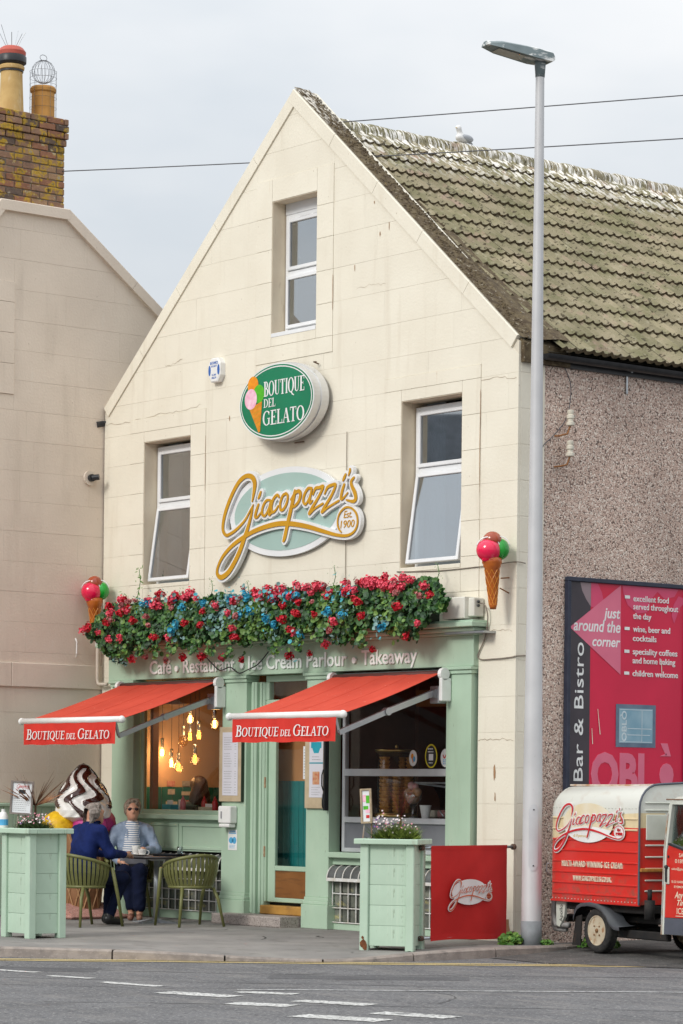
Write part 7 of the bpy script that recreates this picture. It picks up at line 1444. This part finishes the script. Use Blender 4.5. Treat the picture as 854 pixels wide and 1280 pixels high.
    cab = loft([csec(.98, .08, 1.06, .23, 1.50, .04), csec(1.04, .07, 1.07, .23, 1.52, .05), csec(1.45, .07, 1.07, .23, 1.53, .06), csec(1.72, .09, 1.05, .24, 1.46, .10)], 'cab', WV, V)
    nose = loft([csec(1.722, .09, 1.05, .24, 1.02, .02), csec(1.95, .20, .94, .28, .96, .02), csec(2.06, .34, .80, .34, .86, .02)], 'nose', RV, V)
    m = MB(); m.add([(1.725, .17, 1.0), (1.725, .97, 1.0), (1.70, .92, 1.42), (1.70, .22, 1.42)], [(0, 1, 2, 3)]); m.v = [(x+.03*(1.5-z), y, z) for x, y, z in m.v]; m.build('windscreen', glass('van_glass', (.35, .42, .42), .25), cab)
    for y in (.32, .82): m = MB(); m.lathe([(.0, .03), (.06, .02), (.075, 0), (.075, -.04)], 18); m.v = [(2.02+z, y+x, .72+y_) for x, y_, z in m.v]; m.build('headlight', CUP, nose, smooth=True)
    # door on the near side
    dy = .035; D = [(1.02, .23), (1.72, .24), (1.80, .60), (1.72, 1.02), (1.60, 1.46), (1.09, 1.475), (1.065, 1.35), (1.03, .95)]
    Dd_ = MB(); Dd_.T = Matrix.Translation((0, .0, 0)); 
    def plate(name, P, y0, y1, mat, parent, lean=True):
        m = MB(); vs = [(x, y0+(.06*max(0, z-1.0) if lean else 0), z) for x, z in P]+[(x, y1+(.06*max(0, z-1.0) if lean else 0), z) for x, z in P]; n = len(P); m.add(vs, [tuple(range(n)), tuple(range(2*n-1, n-1, -1))]+[(i, n+i, n+(i+1) % n, (i+1) % n) for i in range(n)]); return m.build(name, mat, parent)
    door = plate('cab_door', [(1.045, .39), (1.735, .40), (1.79, .60), (1.735, .93), (1.10, 1.07), (1.075, 1.0)], dy, .10, RV, V)
    plate('door_frame', [(1.02, .23), (1.045, .23), (1.075, .99), (1.12, 1.44), (1.60, 1.44), (1.72, 1.02), (1.745, 1.02), (1.61, 1.475), (1.09, 1.475), (1.045, 1.0)], dy-.006, .12, WV, door)
    plate('lower_band', [(1.047, .235), (1.72, .24), (1.733, .388), (1.045, .388)], dy-.004, .11, VG, door)
    plate('window_glass', [(1.105, 1.082), (1.70, .95), (1.59, 1.43), (1.13, 1.43)], dy+.022, dy+.028, glass('van_door_glass', (.42, .52, .50), .38), door)
    plate('window_seal', [(1.09, 1.066), (1.71, .932), (1.71, .95), (1.10, 1.082)], dy-.008, dy+.02, DARK, door)
    plate('edge_trim', [(1.004, .23), (1.02, .23), (1.05, .99), (1.075, 1.35), (1.06, 1.36), (1.034, 1.0)], dy-.012, .13, M('trim_grey', (.42, .45, .45), (.36, .22, .12), r=.5, s=12, obj=True), door)
    m = MB(); m.box(1.03, 1.75, .05, .12, 1.478, 1.492, .003); m.v = [(x, y+.0, z) for x, y, z in m.v]; m.build('rain_gutter', M('rusty_gutter', (.20, .12, .08), r=.8, s=20, obj=True), V)
    m = MB(); m.box(1.075, 1.125, dy-.016, dy, .70, .86, .006); hd = m.build('handle_plate', WV, door); m = MB(); m.box(1.085, 1.105, dy-.035, dy-.017, .72, .85, .006); m.ball((1.10, dy-.025, .86), .02, 8, 6); m.build('handle', DARK, door)
    m = MB(); m.tube([(1.10, dy-.006, .955), (1.10, dy+.0, .955)], .013, 8); m.build('lock', DARK, door)
    m = MB(TS)
    for s2, a, b_, y, h in (('SALES', 1.26, 1.42, .955, .035), ('01890 750', 1.20, 1.50, .90, .035), ('sales@giacopazzis.co.uk', 1.15, 1.56, .835, .022), ('18-20 HARBOUR ROAD', 1.15, 1.50, .715, .022), ('EYEMOUTH', 1.19, 1.40, .67, .020), ('ICE CREAM', 1.235, 1.62, .43, .055)): text(s2, a, b_, y, h, TS, depth=-dy+.001, mb=m, bold=.4)
    text('Any', 1.20, 1.33, .575, .06, TS, depth=-dy+.001, mb=m, shear=.35, bold=.8); text('Time', 1.24, 1.42, .51, .05, TS, depth=-dy+.001, mb=m, shear=.35, bold=.8); stroke(m, [(1.22, .41, .006), (1.64, .415, .006)], z=-dy+.0012, sub=1, smooth=False); m.build('door_lettering', M('cream_door_print', (.78, .66, .50), r=.5), door)
    m = MB(); m.box(1.12, 1.55, .30, .80, .42, .50, .02); m.box(1.12, 1.22, .30, .80, .50, 1.15, .03); m.build('seat', DARK, V)
    V.matrix_world = Matrix(((d.x, nrm.x, 0, O.x), (d.y, nrm.y, 0, O.y), (0, 0, 1, O.z), (0, 0, 0, 1)))
BOXC = (-.035, .58, 1.065)
van()
# ================================================================ billboard
def billboard():
    t = thing('bistro_billboard', 'large dark framed pink Bar and Bistro poster board on the pebbledash wall', 'sign', (.0, 1.5, 1.3)); T = FR(0, 0, 0, 'y'); y0, y1, z0, z1 = .655, 2.40, 1.30, 3.69; f = .045
    FN = M('navy_metal_frame', (.018, .024, .045), (.03, .036, .06), r=.4, s=9)
    for a, b, c, d in ((y0, y1, z0, z0+f), (y0, y1, z1-f, z1), (y0, y0+f, z0+f, z1-f), (y1-f, y1, z0+f, z1-f)): m = MB(); m.box(.0, .062, a, b, c, d, .006); m.build('frame_rail', FN, t)
    PK = M('poster_crimson', (.66, .014, .062), (.60, .012, .055), r=.3, s=2, st=[((.70, .55, .45), (30, 30, 2.2), .72, .76, .5)]); DG = M('poster_charcoal', (.055, .045, .055), (.045, .037, .046), r=.35); LP_ = M('poster_rose', (.72, .17, .26), (.68, .15, .24), r=.3); MP = M('poster_mid_rose', (.66, .07, .16), (.64, .06, .15), r=.3); GY = M('poster_grey_rose', (.30, .22, .24), r=.3)
    m = MB(T); rect(m, y0+f, y1-f, z0+f, z1-f, .030); bd_ = m.build('poster', PK, t)
    m = MB(T); rect(m, y0+f, .995, z0+f, z1-f, .0315); m.build('charcoal_band', DG, bd_)
    m = MB(T); poly(m, [(.845, 3.642), (.995, 3.642), (.995, 3.40), (.93, 3.47), (.87, 3.56)], .033); m.build('grey_petal', GY, bd_)
    m = MB(T); poly(m, [(.997, 3.642), (1.09, 3.642), (1.15, 3.55), (1.18, 3.45), (1.17, 3.40), (1.10, 3.38), (.997, 3.40)], .033); poly(m, [(1.44, 3.642), (2.26, 3.642), (2.20, 3.56), (2.05, 3.53), (1.95, 3.60), (1.86, 3.52), (1.80, 3.38), (1.66, 3.36), (1.52, 3.44), (1.46, 3.54)], .033); poly(m, [(2.35, 3.55), (2.26, 3.57), (2.19, 3.48), (2.16, 3.36), (2.20, 3.28), (2.28, 3.45), (2.35, 3.50)], .033); m.build('flower_petals', MP, bd_)
    m = MB(T); poly(m, [(.702, 3.179), (1.425, 2.719), (1.418, 3.640)], .0345); m.build('rose_triangle', LP_, bd_)
    m = MB(T)
    for s_, a, b, y, h in (('just', 1.175, 1.412, 3.295, .105), ('around the', .755, 1.415, 3.15, .115), ('corner', 1.02, 1.415, 3.002, .10)): text(s_, a, b, y, h, T, depth=.036, shear=.2, bold=.8).build('white_print', WF_, bd_)
    for s_, a, b, y in (('excellent food', 1.60, 2.115, 3.486), ('served throughout', 1.60, 2.255, 3.403), ('the day', 1.60, 1.862, 3.304), ('wine, beer and', 1.60, 2.14, 3.171), ('cocktails', 1.60, 1.94, 3.075), ('speciality coffees', 1.60, 2.25, 2.938), ('and home baking', 1.60, 2.22, 2.845), ('children welcome', 1.60, 2.262, 2.712)): text(s_, a, b, y, .060, T, depth=.036, bold=.4).build('white_print', WF_, bd_)
    for z in (3.515, 3.19, 2.955, 2.73): m = MB(T); rect(m, 1.475, 1.548, z-.006, z+.026, .036); m.build('white_dash', WF_, bd_)
    m = MB(T); text('Bar & Bistro', 1.62, 3.03, -.90, .125, T, depth=.0365, mb=m, rot=1); m.build('vertical_lettering', WF_, bd_)
    m = MB(T); text('OBLÒ', 1.02, 2.305, 1.50, .39, T, depth=.0345, mb=m, bold=2.2); m.build('large_lettering', LP_, bd_)
    # photographed window print in the middle
    m = MB(T); rect(m, 1.365, 1.941, 1.976, 2.418, .0345); m.build('porthole_frame', M('slate_blue_print', (.10, .15, .22), (.16, .21, .28), r=.35, s=6), bd_)
    m = MB(T); rect(m, 1.41, 1.895, 2.02, 2.375, .036); m.build('porthole_print', M('sky_blue_print', (.20, .36, .46), (.32, .47, .55), r=.3, s=4), bd_)
    m = MB(T); text('OBLÒ', 2.035, 2.35, -1.515, .065, T, depth=.0375, mb=m, rot=1, bold=1); rect(m, 1.735, 1.742, 2.03, 2.365, .0375); rect(m, 1.53, 1.88, 2.165, 2.172, .0375); rect(m, 1.53, 1.86, 2.10, 2.107, .0375); rect(m, 1.42, 1.885, 2.36, 2.366, .0375); rect(m, 1.42, 1.885, 2.028, 2.034, .0375); m.build('pale_print_lines', M('pale_print', (.62, .72, .76), r=.3), bd_)
    m = MB(T)
    for (a, b, c, d) in ((1.10, 2.36, 1.135, 2.10), (1.02, 2.16, 1.03, 2.0), (2.01, 2.90, 2.015, 2.76)): poly(m, [(a, b), (a+.006, b), (c+.01, d), (c, d)], .038)
    m.build('scratch_marks', CREAM, bd_)
billboard()
# ================================================================ menus, dispenser, notices
def menu(x0, x1, z0, z1, label, fn):
    t = thing('menu_board', label, 'menu', ((x0+x1)/2, -.07, z0)); m = MB(); m.box(x0, x1, -.095, -.0625, z0, z1, .006); m.build('wooden_board', M('pale_plywood', (.52, .42, .28), (.44, .35, .23), r=.6, s=9), t); fn(FR(0, -.097, 0), t); return t
def mn1(T, t):
    m = MB(T); rect(m, -4.79, -4.50, 1.43, 2.14, .001); s = m.build('menu_sheet', M('menu_paper', (.66, .66, .72), (.62, .62, .68), r=.2), t)
    m = MB(T)
    for a, b, n in ((1.95, 2.08, 6), (1.76, 1.90, 6), (1.62, 1.70, 4), (1.46, 1.58, 5)): lines(m, -4.76, -4.60, a, b, n, .002, .006); lines(m, -4.56, -4.53, a, b, n, .002, .006, False)
    m.build('menu_print', PR['grey'], s)
    m = MB(); m.box(-4.435, -4.425, -.10, -.063, 1.36, 2.2); m.build('board_edge', M('dark_frame_edge', (.03, .05, .03), r=.5), t)
menu(-4.86, -4.44, 1.36, 2.20, 'wooden board with a long printed menu left of the door', mn1)
def mn2(T, t):
    m = MB(T); rect(m, -3.20, -2.96, 1.80, 2.14, .001); rect(m, -3.20, -2.96, 1.42, 1.785, .001); s = m.build('menu_sheet', MC['menu_paper'], t)
    m = MB(T); rect(m, -3.17, -2.99, 1.955, 2.02, .002); poly(m, [(-3.15, 1.955), (-3.01, 1.955), (-3.04, 1.90), (-3.12, 1.90)], .002); rect(m, -3.20, -2.96, 1.787, 1.799, .002); m.build('teal_print', M('teal_print', (.03, .38, .48), (.02, .3, .4), r=.3), s)
    m = MB(T); rect(m, -3.14, -3.02, 1.56, 1.70, .002); m.build('photo_print', M('cone_photo', (.50, .16, .08), (.62, .42, .25), r=.4, s=22), s)
    m = MB(T); lines(m, -3.15, -3.0, 1.83, 1.86, 2, .002, .007); lines(m, -3.16, -3.0, 1.45, 1.53, 4, .002, .005); text('GELATO', -3.13, -3.03, 2.08, .018, T, depth=.002, mb=m); m.build('menu_print', PR['grey'], s)
    m = MB(); m.box(-2.93, -2.90, -.12, -.063, 1.28, 2.35, .004); m.tube([(-2.915, -.13, 1.72), (-2.90, -.16, 1.66), (-2.90, -.16, 1.55), (-2.915, -.13, 1.50)], .008, 6); m.tube([(-2.915, -.13, 1.46), (-2.90, -.15, 1.40), (-2.90, -.15, 1.34), (-2.915, -.13, 1.31)], .008, 6); m.build('black_ironwork', DARK, t)
menu(-3.285, -2.93, 1.30, 2.25, 'menu board with blue cup and cone pictures right of the door', mn2)
t = thing('soap_dispenser', 'white hand sanitiser dispenser on the pilaster under the long menu', 'dispenser', (-4.62, -.12, 1.06)); m = MB(); m.box(-4.77, -4.545, -.17, -.062, 1.115, 1.31, .012); m.build('case', WPLASTIC, t); m = MB(); m.box(-4.75, -4.56, -.175, -.07, 1.07, 1.11, .01); m.build('push_bar', WPLASTIC, t); m = MB(); m.tube([(-4.70, -.172, 1.17), (-4.70, -.172, 1.25)], .010, 8); m.build('level_slot', PR['grey'], t)
t = thing('hand_wash_notice', 'small white and blue hand hygiene notice below the dispenser', 'sign', (-4.62, -.064, .82)); T = FR(0, -.0605, 0); m = MB(T); rect(m, -4.715, -4.545, .815, 1.045, .003); m.build('sheet', WF_, t)
m = MB(T); disc(m, -4.655, .925, .042, .036, .0045, 16); disc(m, -4.595, .925, .036, .040, .0045, 16); rect(m, -4.695, -4.565, 1.0, 1.012, .0045); rect(m, -4.685, -4.575, 1.022, 1.034, .0045); lines(m, -4.69, -4.57, .84, .87, 3, .0045, .006); m.build('blue_print', PR['sky'], t)
t = thing('door_notice', 'white printed sheet taped inside the door glass', 'notice', (-3.45, .09, 1.60)); T = FR(0, .098, 0); m = MB(T); rect(m, -3.56, -3.42, 1.62, 1.98, .0); m.build('sheet', M('white_paper', (.74, .76, .78)), t); m = MB(T); lines(m, -3.545, -3.44, 1.66, 1.94, 10, .001, .007); m.build('print', PR['grey'], t)
# window stickers
def sticker(label, x, z, rx, rz, fn):
    t = thing('window_sticker', label, 'sticker', (x, .052, z-rz), 'stickers inside the right shop window'); T = FR(x, .0575, z); fn(T, t, rx, rz)
def s1(T, t, rx, rz):
    m = MB(T); disc(m, 0, 0, rx, rz, .001, 28); m.build('disc', WF_, t); m = MB(T); poly(m, [(-.02, -.005), (.02, -.005), (0, -.06)], .002); m.build('cone_print', PR['cone'], t); m = MB(T); disc(m, -.012, .02, .022, .028, .002, 14); m.build('orange_print', PR['orange'], t); m = MB(T); disc(m, .018, -.01, .02, .03, .0025, 14); m.build('blue_print', PR['sky'], t)
def s2(T, t, rx, rz):
    m = MB(T); disc(m, 0, 0, rx, rz, .001, 30); m.build('yellow_ring', PR['yellow'], t); m = MB(T); disc(m, 0, 0, rx*.84, rz*.88, .002, 30); m.build('black_disc', PR['black'], t); m = MB(T); lines(m, -.05, .05, .045, .075, 2, .003, .012); rect(m, -.035, .035, -.045, .022, .003); lines(m, -.035, .035, -.075, -.07, 1, .003, .010); m.build('white_print', WF_, t)
def s3(T, t, rx, rz):
    m = MB(T); disc(m, 0, 0, rx, rz, .001, 28); m.build('disc', WF_, t); m = MB(T); stroke(m, [(-.035, .03, .012), (-.01, .0, .014), (.03, .06, .012)], z=.002); m.build('red_tick', PR['red'], t); m = MB(T); lines(m, -.035, .04, -.06, -.02, 3, .002, .01); m.build('blue_print', PR['sky'], t)
sticker('round white sticker with a cone picture in the right window', -1.64, 1.845, .065, .085, s1); sticker('black oval sticker with a yellow ring in the right window', -1.35, 1.865, .098, .125, s2); sticker('white oval sticker with a red tick at the window edge', -1.125, 1.845, .075, .095, s3)
# ================================================================ cafe interior objects
BULBG = glass('bulb_glass', (1.0, .86, .62), .06); FIL = None
def filmat(name, c, s):
    m = bpy.data.materials.new(name); m.use_nodes = True; b = m.node_tree.nodes['Principled BSDF']; b.inputs['Base Color'].default_value = (*c, 1); b.inputs['Emission Color'].default_value = (*c, 1); b.inputs['Emission Strength'].default_value = s; MC[name] = m; return m
F1 = filmat('lit_filament', (1, .42, .04), 7); F2 = filmat('hot_filament', (1, .62, .22), 12)
for i, (x, y, z, hot, lb) in enumerate(((-6.968, .6, 1.932, 1, 'lowest left pear shaped pendant bulb'), (-6.771, .6, 1.80, 1, 'long pendant bulb low in the middle, left of the round one'), (-6.624, .6, 1.756, 0, 'lowest pendant bulb with a square yellow filament'), (-6.29, .6, 1.85, 0, 'round pendant bulb low on the right'), (-6.53, .6, 2.075, 2, 'unlit round clear pendant bulb'), (-6.394, .6, 2.118, 0, 'thin pendant bulb beside the unlit one'), (-6.214, .6, 2.13, 0, 'tube pendant bulb high on the right'), (-6.393, .6, 2.328, 1, 'topmost glowing pendant bulb under the awning arm'), (-5.902, .6, 2.264, 1, 'glowing pendant bulb at the right side of the window'))):
    t = thing('pendant_bulb', lb+' in the left window', 'light bulb', (x, y, z), 'pendant bulbs in the left window'); c = (x, y, z)
    m = MB(); m.tube([(x, y, z+.09), (x, y, 2.9)], .004, 4, False); m.build('flex', DARK, t); m = MB(); m.lathe([(.018, .06), (.022, .065), (.022, .17), (.012, .18)], 10, c); m.build('lamp_holder', M('chrome_holder', (.55, .55, .55), r=.25, metal=.8), t, smooth=True)
    r = (.05, .036, .055, .062, .066, .03, .03, .055, .055)[i]; m = MB(); m.lathe([(.002, -r*1.15), (r*.6, -r*.95), (r, -r*.2), (r*.85, r*.5), (.02, .055)], 14, c); m.build('glass_bulb', BULBG, t, smooth=True)
    if hot < 2:
        m = MB(); w = .016 if hot else .018
        for k in range(4): m.tube([(x+w*math.cos(k*1.57), y+w*math.sin(k*1.57), z-.04), (x+w*.8*math.cos(k*1.57+.4), y+w*.8*math.sin(k*1.57+.4), z+.045)], .0055, 5)
        m.build('filament', F2 if hot else F1, t)
        l = bpy.data.objects.new('bulb_light', bpy.data.lights.new('bulb_light', 'POINT')); l.data.energy = 3.4 if hot else 2.0; l.data.color = (1, .60, .30); l.data.shadow_soft_size = .06; COL.objects.link(l); l.parent = t; l.location = (0, .0, 0)
l = None
def inside_person():
    g = [(0, [('e', (0, 0, 1.06), (.20, .15, .26)), ('c', (-.14, 0, 1.20), (.14, 0, 1.20), .09, .09), ('c', (.19, 0, 1.18), (.26, .10, .94), .06, .05), ('c', (-.19, 0, 1.18), (-.26, .10, .94), .06, .05), ('c', (.26, .1, .94), (.12, .30, .88), .05, .04), ('c', (-.26, .1, .94), (-.12, .30, .88), .05, .04)]), (1, [('c', (0, .02, 1.26), (0, .03, 1.38), .05, .05), ('e', (0, .05, 1.46), (.075, .09, .105)), ('e', (0, .13, 1.44), (.015, .02, .02))]+fingers((.10, .36, .88), (-.3, .9, 0), (.9, .3, 0))+fingers((-.10, .36, .88), (.3, .9, 0), (-.9, .3, 0)))]
    t = thing('person', 'long haired customer in dark clothes inside the left window, back turned', 'person', (0, 0, 0), None, local=True)
    link('body', sdf_mesh(g, .012, (-.36, -.25, .76), (.36, .48, 1.62), .05), [M('dark_teal_jumper', (.018, .03, .035), r=.9), SKIN], t)
    link('hair', sdf_mesh([(0, [('e', (0, .02, 1.50), (.105, .115, .10)), ('e', (0, -.05, 1.36), (.115, .08, .18)), ('e', (.07, -.02, 1.28), (.06, .07, .14)), ('e', (-.07, -.02, 1.28), (.06, .07, .14))])], .011, (-.2, -.22, 1.05), (.2, .2, 1.65), .04), M('dark_brown_hair', (.05, .022, .012), (.03, .014, .008), r=.4, s=20, bump=.8, bs=40, obj=True), t)
    m = MB(); m.box(-.2, .2, -.18, .2, .70, .78, .02); m.v = [(x, y, z) for x, y, z in m.v]; m.build('cushion', M('stool_cushion', (.05, .03, .02), r=.7), t)
    t.location = (-6.42, .76, .06); t.rotation_euler = (0, 0, math.radians(70))
inside_person()
m = MB(); m.box(-6.62, -6.22, .56, .96, .07, .76, .02); tag(m.build('bench_box', M('dark_stained_bench', (.04, .025, .018), r=.6)), 'dark bench the indoor customer sits on, below the window ledge', 'bench')
KR = M('ketchup_red', (.50, .012, .02), (.42, .01, .016), r=.3, s=6, obj=True); KP = M('pink_bottle', (.55, .14, .17), (.48, .10, .13), r=.35, s=6, obj=True)
for x, y, mt, lb in ((-6.02, .24, KP, 'dusky pink sauce bottle standing on the window ledge'), (-5.72, .33, KR, 'red sauce bottle behind the cream basket'), (-5.33, .20, KR, 'red sauce bottle in front of the cream basket')):
    t = thing('sauce_bottle', lb, 'bottle', (x, y, 1.216), 'sauce bottles in the left window'); m = MB(); m.lathe([(.030, 0), (.034, .02), (.034, .12), (.028, .145)], 14, (x, y, 1.216)); autosmooth(m.build('bottle_body', mt, t)); m = MB(); m.lathe([(.026, .145), (.022, .16), (.008, .19), (.004, .20)], 12, (x, y, 1.216)); m.build('nozzle', mt, t, smooth=True)
def basket(x, y, w, d, h, mat, lb, ff=6):
    t = thing('napkin_basket', lb, 'basket', (x, y, 1.216)); m = MB(); k = .01
    for a, b, c, e in ((-w/2, w/2, -d/2, -d/2+k), (-w/2, w/2, d/2-k, d/2), (-w/2, -w/2+k, -d/2+k, d/2-k), (w/2-k, w/2, -d/2+k, d/2-k)): m.box(x+a, x+b, y+c, y+e, 1.218, 1.216+h, .003)
    m.build('basket_side', mat, t)
    m = MB(); m.box(x-w*.3, x+w*.3, y-.01, y+.01, 1.22, 1.216+h*1.5, .003); m.build('napkins', WF_, t)
basket(-5.52, .28, .34, .12, .075, M('cream_wicker', (.55, .50, .36), (.45, .40, .28), r=.8, s=25), 'cream basket of sachets on the left window ledge'); basket(-6.28, .24, .17, .12, .10, M('turquoise_box', (.03, .30, .40), (.02, .25, .34), r=.4), 'turquoise napkin holder on the left window ledge')
m = MB(); m.box(-6.20, -6.13, .30, .36, 1.217, 1.37, .004); tag(m.build('card_holder', WF_), 'white upright card behind the turquoise napkin holder', 'card')
CW = ('white', 'dusky red', 'slate grey'); k = 0
for r_ in range(3):
    for c_i in range(3):
        w_, h_ = lr.uniform(.10, .17), lr.uniform(.045, .07); y, z = .72+.22*c_i+lr.uniform(-.02, .03), 1.30+.115*r_+lr.uniform(-.01, .015); kk_ = (r_*2+c_i) % 3; m = MB(); m.box(-7.043, -7.037, y, y+w_, z, z+h_)
        o = tag(m.build('wall_card', M('pinned_card_%d' % kk_, ((.55, .53, .50), (.42, .13, .15), (.28, .29, .33))[kk_], ((.45, .42, .40), (.5, .3, .28), (.4, .4, .42))[kk_], r=.6, s=30)), '%s card pinned inside the left window, %s in the %s row' % (CW[kk_], ('left', 'middle', 'right')[c_i], ('bottom', 'middle', 'top')[r_]), 'card', 'cards pinned inside the cafe')
# right window: counter, cones, display
t = thing('serving_counter', 'dark curved gelato display counter behind the right window', 'counter', (-1.75, .55, .06))
m = MB(); m.box(-2.75, -.66, .14, .45, .06, 1.19, .01); m.build('counter_front', M('dark_counter', (.05, .04, .04), r=.35), t); m = MB(); m.box(-2.75, -.66, .13, .75, 1.19, 1.215, .004); m.build('counter_top', M('steel_top', (.36, .37, .38), r=.3, metal=.6), t)
m = MB(); vs = []; P = [(.80, 1.22), (.78, 1.42), (.70, 1.54), (.52, 1.58), (.40, 1.58)]
for x in (-2.05, -.70): vs += [(x, y, z) for y, z in P]
m.add(vs, [(i, i+1, 6+i, 5+i) for i in range(4)]); m.build('curved_glass', glass('smoked_glass', (.25, .25, .27), .15), t, smooth=True)
for k in range(5): m = MB(); xx = -1.98+k*.26; m.box(xx, xx+.22, .46, .72, 1.225, 1.30, .012); m.build('gelato_tub', M('gelato_%d' % (k % 3), ((.72, .66, .52), (.66, .30, .28), (.42, .50, .28))[k % 3], r=.5), t)
m = MB(); m.box(-2.05, -.70, .38, .42, 1.575, 1.60, .004); m.bar((-2.05, .40, 1.59), (-.7, .78, 1.45), .02, .02); m.build('steel_rail', METAL, t)
DC = M('wafer_cone', (.80, .42, .11), (.56, .25, .05), r=.6, s=25)
t = thing('cone_dispenser', 'tall brass and glass dispenser filled with stacked wafer cones', 'dispenser', (-2.25, .34, 1.216))
m = MB(); m.lathe([(.235, .0), (.235, .03), (.22, .04), (.22, .05)], 28, (-2.27, .36, 1.215)); m.lathe([(.22, .70), (.235, .71), (.235, .725), (0, .735)], 28, (-2.27, .36, 1.215)); m.lathe([(.018, .735), (.022, .76), (.0, .785)], 10, (-2.27, .36, 1.215)); m.build('brass_rings', M('brass', (.6, .42, .15), r=.3, metal=.9), t, smooth=True)
m = MB(); m.lathe([(.222, .05), (.222, .70)], 28, (-2.27, .36, 1.215)); m.build('glass_tube', glass('dispenser_glass', (.9, .88, .82), .05), t, smooth=True)
for k in range(7):
    a = 2*PI*k/7+.2; m = MB(); x, y = -2.27+.145*math.cos(a), .36+.145*math.sin(a)
    for j in range(15 if k % 3 else 11): m.lathe([(.028, .05+j*.04), (.044, .075+j*.04), (.044, .088+j*.04)], 10, (x, y, 1.215))
    m.build('cone_stack', DC, t)
t = thing('sundae_model', 'glass goblet of ice cream scoops displayed in the right window', 'ice cream', (-1.83, .22, 1.216)); c = (-1.83, .22, 1.216)
m = MB(); m.lathe([(.055, 0), (.05, .008), (.012, .02), (.012, .10), (.04, .13), (.085, .20), (.10, .27)], 18, c); m.build('goblet', glass('goblet_glass', (.85, .85, .85), .2), t, smooth=True)
m = MB(); m.ball((c[0], c[1], c[2]+.22), .075, 14, 10); m.ball((c[0]+.06, c[1], c[2]+.27), .055, 12, 8); m.ball((c[0]-.055, c[1]-.01, c[2]+.26), .055, 12, 8); m.build('caramel_scoops', M('caramel_ice', (.50, .24, .10), (.66, .46, .32), r=.5, s=16), t, smooth=True); m = MB(); m.ball((c[0]-.02, c[1], c[2]+.34), .045, 10, 8); m.ball((c[0]+.04, c[1], c[2]+.33), .035, 10, 8); m.build('strawberry_scoops', M('strawberry_ice', (.66, .22, .24), (.75, .60, .55), r=.5, s=22), t, smooth=True)
t = thing('paper_tub', 'white tapered paper tub beside the sundae in the right window', 'cup', (-1.60, .20, 1.216)); m = MB(); m.lathe([(.04, 0), (.062, .13), (.066, .132), (.064, .138), (.058, .13), (.038, .01), (0, .01)], 18, (-1.60, .20, 1.216)); autosmooth(m.build('tub', WPLASTIC, t))
t = thing('chrome_tap', 'chrome tap behind the right window beside the steel sink', 'tap', (-1.28, .22, 1.216)); m = MB(); c = (-1.28, .22, 1.216); m.tube([c, (c[0], c[1], c[2]+.20), (c[0]+.02, c[1], c[2]+.25), (c[0]+.05, c[1]+.02, c[2]+.22)], [.016, .014, .012, .01], 8); m.build('spout', METAL, t, smooth=True); m = MB(); m.tube([(c[0]-.05, c[1], c[2]+.02), (c[0]-.11, c[1], c[2]+.08)], .010, 6); m.tube([(c[0]+.05, c[1], c[2]+.02), (c[0]+.11, c[1], c[2]+.08)], .010, 6); m.build('lever', METAL, t, smooth=True)
# ================================================================ weeds at the kerb
WD = [M('weed_green', (.09, .22, .03), (.05, .14, .02), r=.6, s=10), M('weed_light', (.20, .34, .06), (.12, .24, .04), r=.6, s=10)]
def weeds(cx, cy, cz_, rx, ry, h, n, label):
    m = MB()
    for i in range(n):
        a, rr = lr.uniform(0, 6.28), math.sqrt(lr.random()); p = (cx+rx*rr*math.cos(a), cy+ry*rr*math.sin(a), cz_+h*lr.random()*(1-rr*.6)); leaf(m, p, lr.uniform(.010, .024), lr.choice((0, 0, 1)), (lr.gauss(.4, .5), lr.gauss(-.5, .5), lr.gauss(.8, .4)))
    for i in range(n//8): a = lr.uniform(0, 6.28); blade(m, (cx+rx*.6*math.cos(a), cy+ry*.6*math.sin(a), cz_), (lr.gauss(0, .5), lr.gauss(0, .5), 1), h*lr.uniform(.7, 1.2), .004, 0)
    tag(m.build('weed_clump', WD), label, 'weed', 'weeds growing at the wall foot')
weeds(.30, -.30, 0, .13, .12, .15, 260, 'leafy green weeds at the foot of the lamp post'); weeds(.50, -.02, 0, .08, .08, .06, 80, 'few low weeds to the right of the lamp post'); weeds(.75, .45, -.02, .22, .22, .14, 260, 'weeds behind the rear wheel of the van'); weeds(1.3, 1.4, -.03, .15, .3, .10, 160, 'weeds under the van by the wall'); weeds(1.0, 1.9, -.03, .3, .2, .08, 90, 'sparse weeds beneath the van cab')
# houses across the road, behind the camera: what the windows reflect
for i, (x, y, w, h) in enumerate(((-34, -34, 16, 8.5), (-18, -48, 14, 7.5), (-48, -18, 16, 8.5))):
    t = thing('opposite_house', ('nearest grey stone house', 'brown stone house with tall roof', 'far grey stone house')[i]+' down the street, outside the photo', 'building', (x, y, 0)); mt = (M('grey_stone_wall', (.17, .16, .15), r=.9), M('brown_stone_wall', (.14, .11, .09), r=.9), MC['grey_stone_wall'])[i]
    m = MB(Matrix.Translation((x, y, ZR)) @ Matrix.Rotation(math.radians(51-90), 4, 'Z')); m.box(-w/2, w/2, -4, 4, 0, h); m.build('walls', mt, t)
    m = MB(m.T); m.add([(-w/2, -4.3, h), (w/2, -4.3, h), (w/2, 4.3, h), (-w/2, 4.3, h), (-w/2, 0, h+3.4), (w/2, 0, h+3.4)], [(0, 1, 5, 4), (2, 3, 4, 5), (0, 4, 3), (1, 2, 5)]); m.build('roof', MC['slates'], t)
    for k in range(4):
        for z in (1.2, 4.0): m = MB(Matrix.Translation((x, y, ZR)) @ Matrix.Rotation(math.radians(51-90), 4, 'Z')); m.box(-w/2+1+k*2.8, -w/2+2.1+k*2.8, 3.9, 4.03, z, z+1.5); m.build('window', DARK, t)
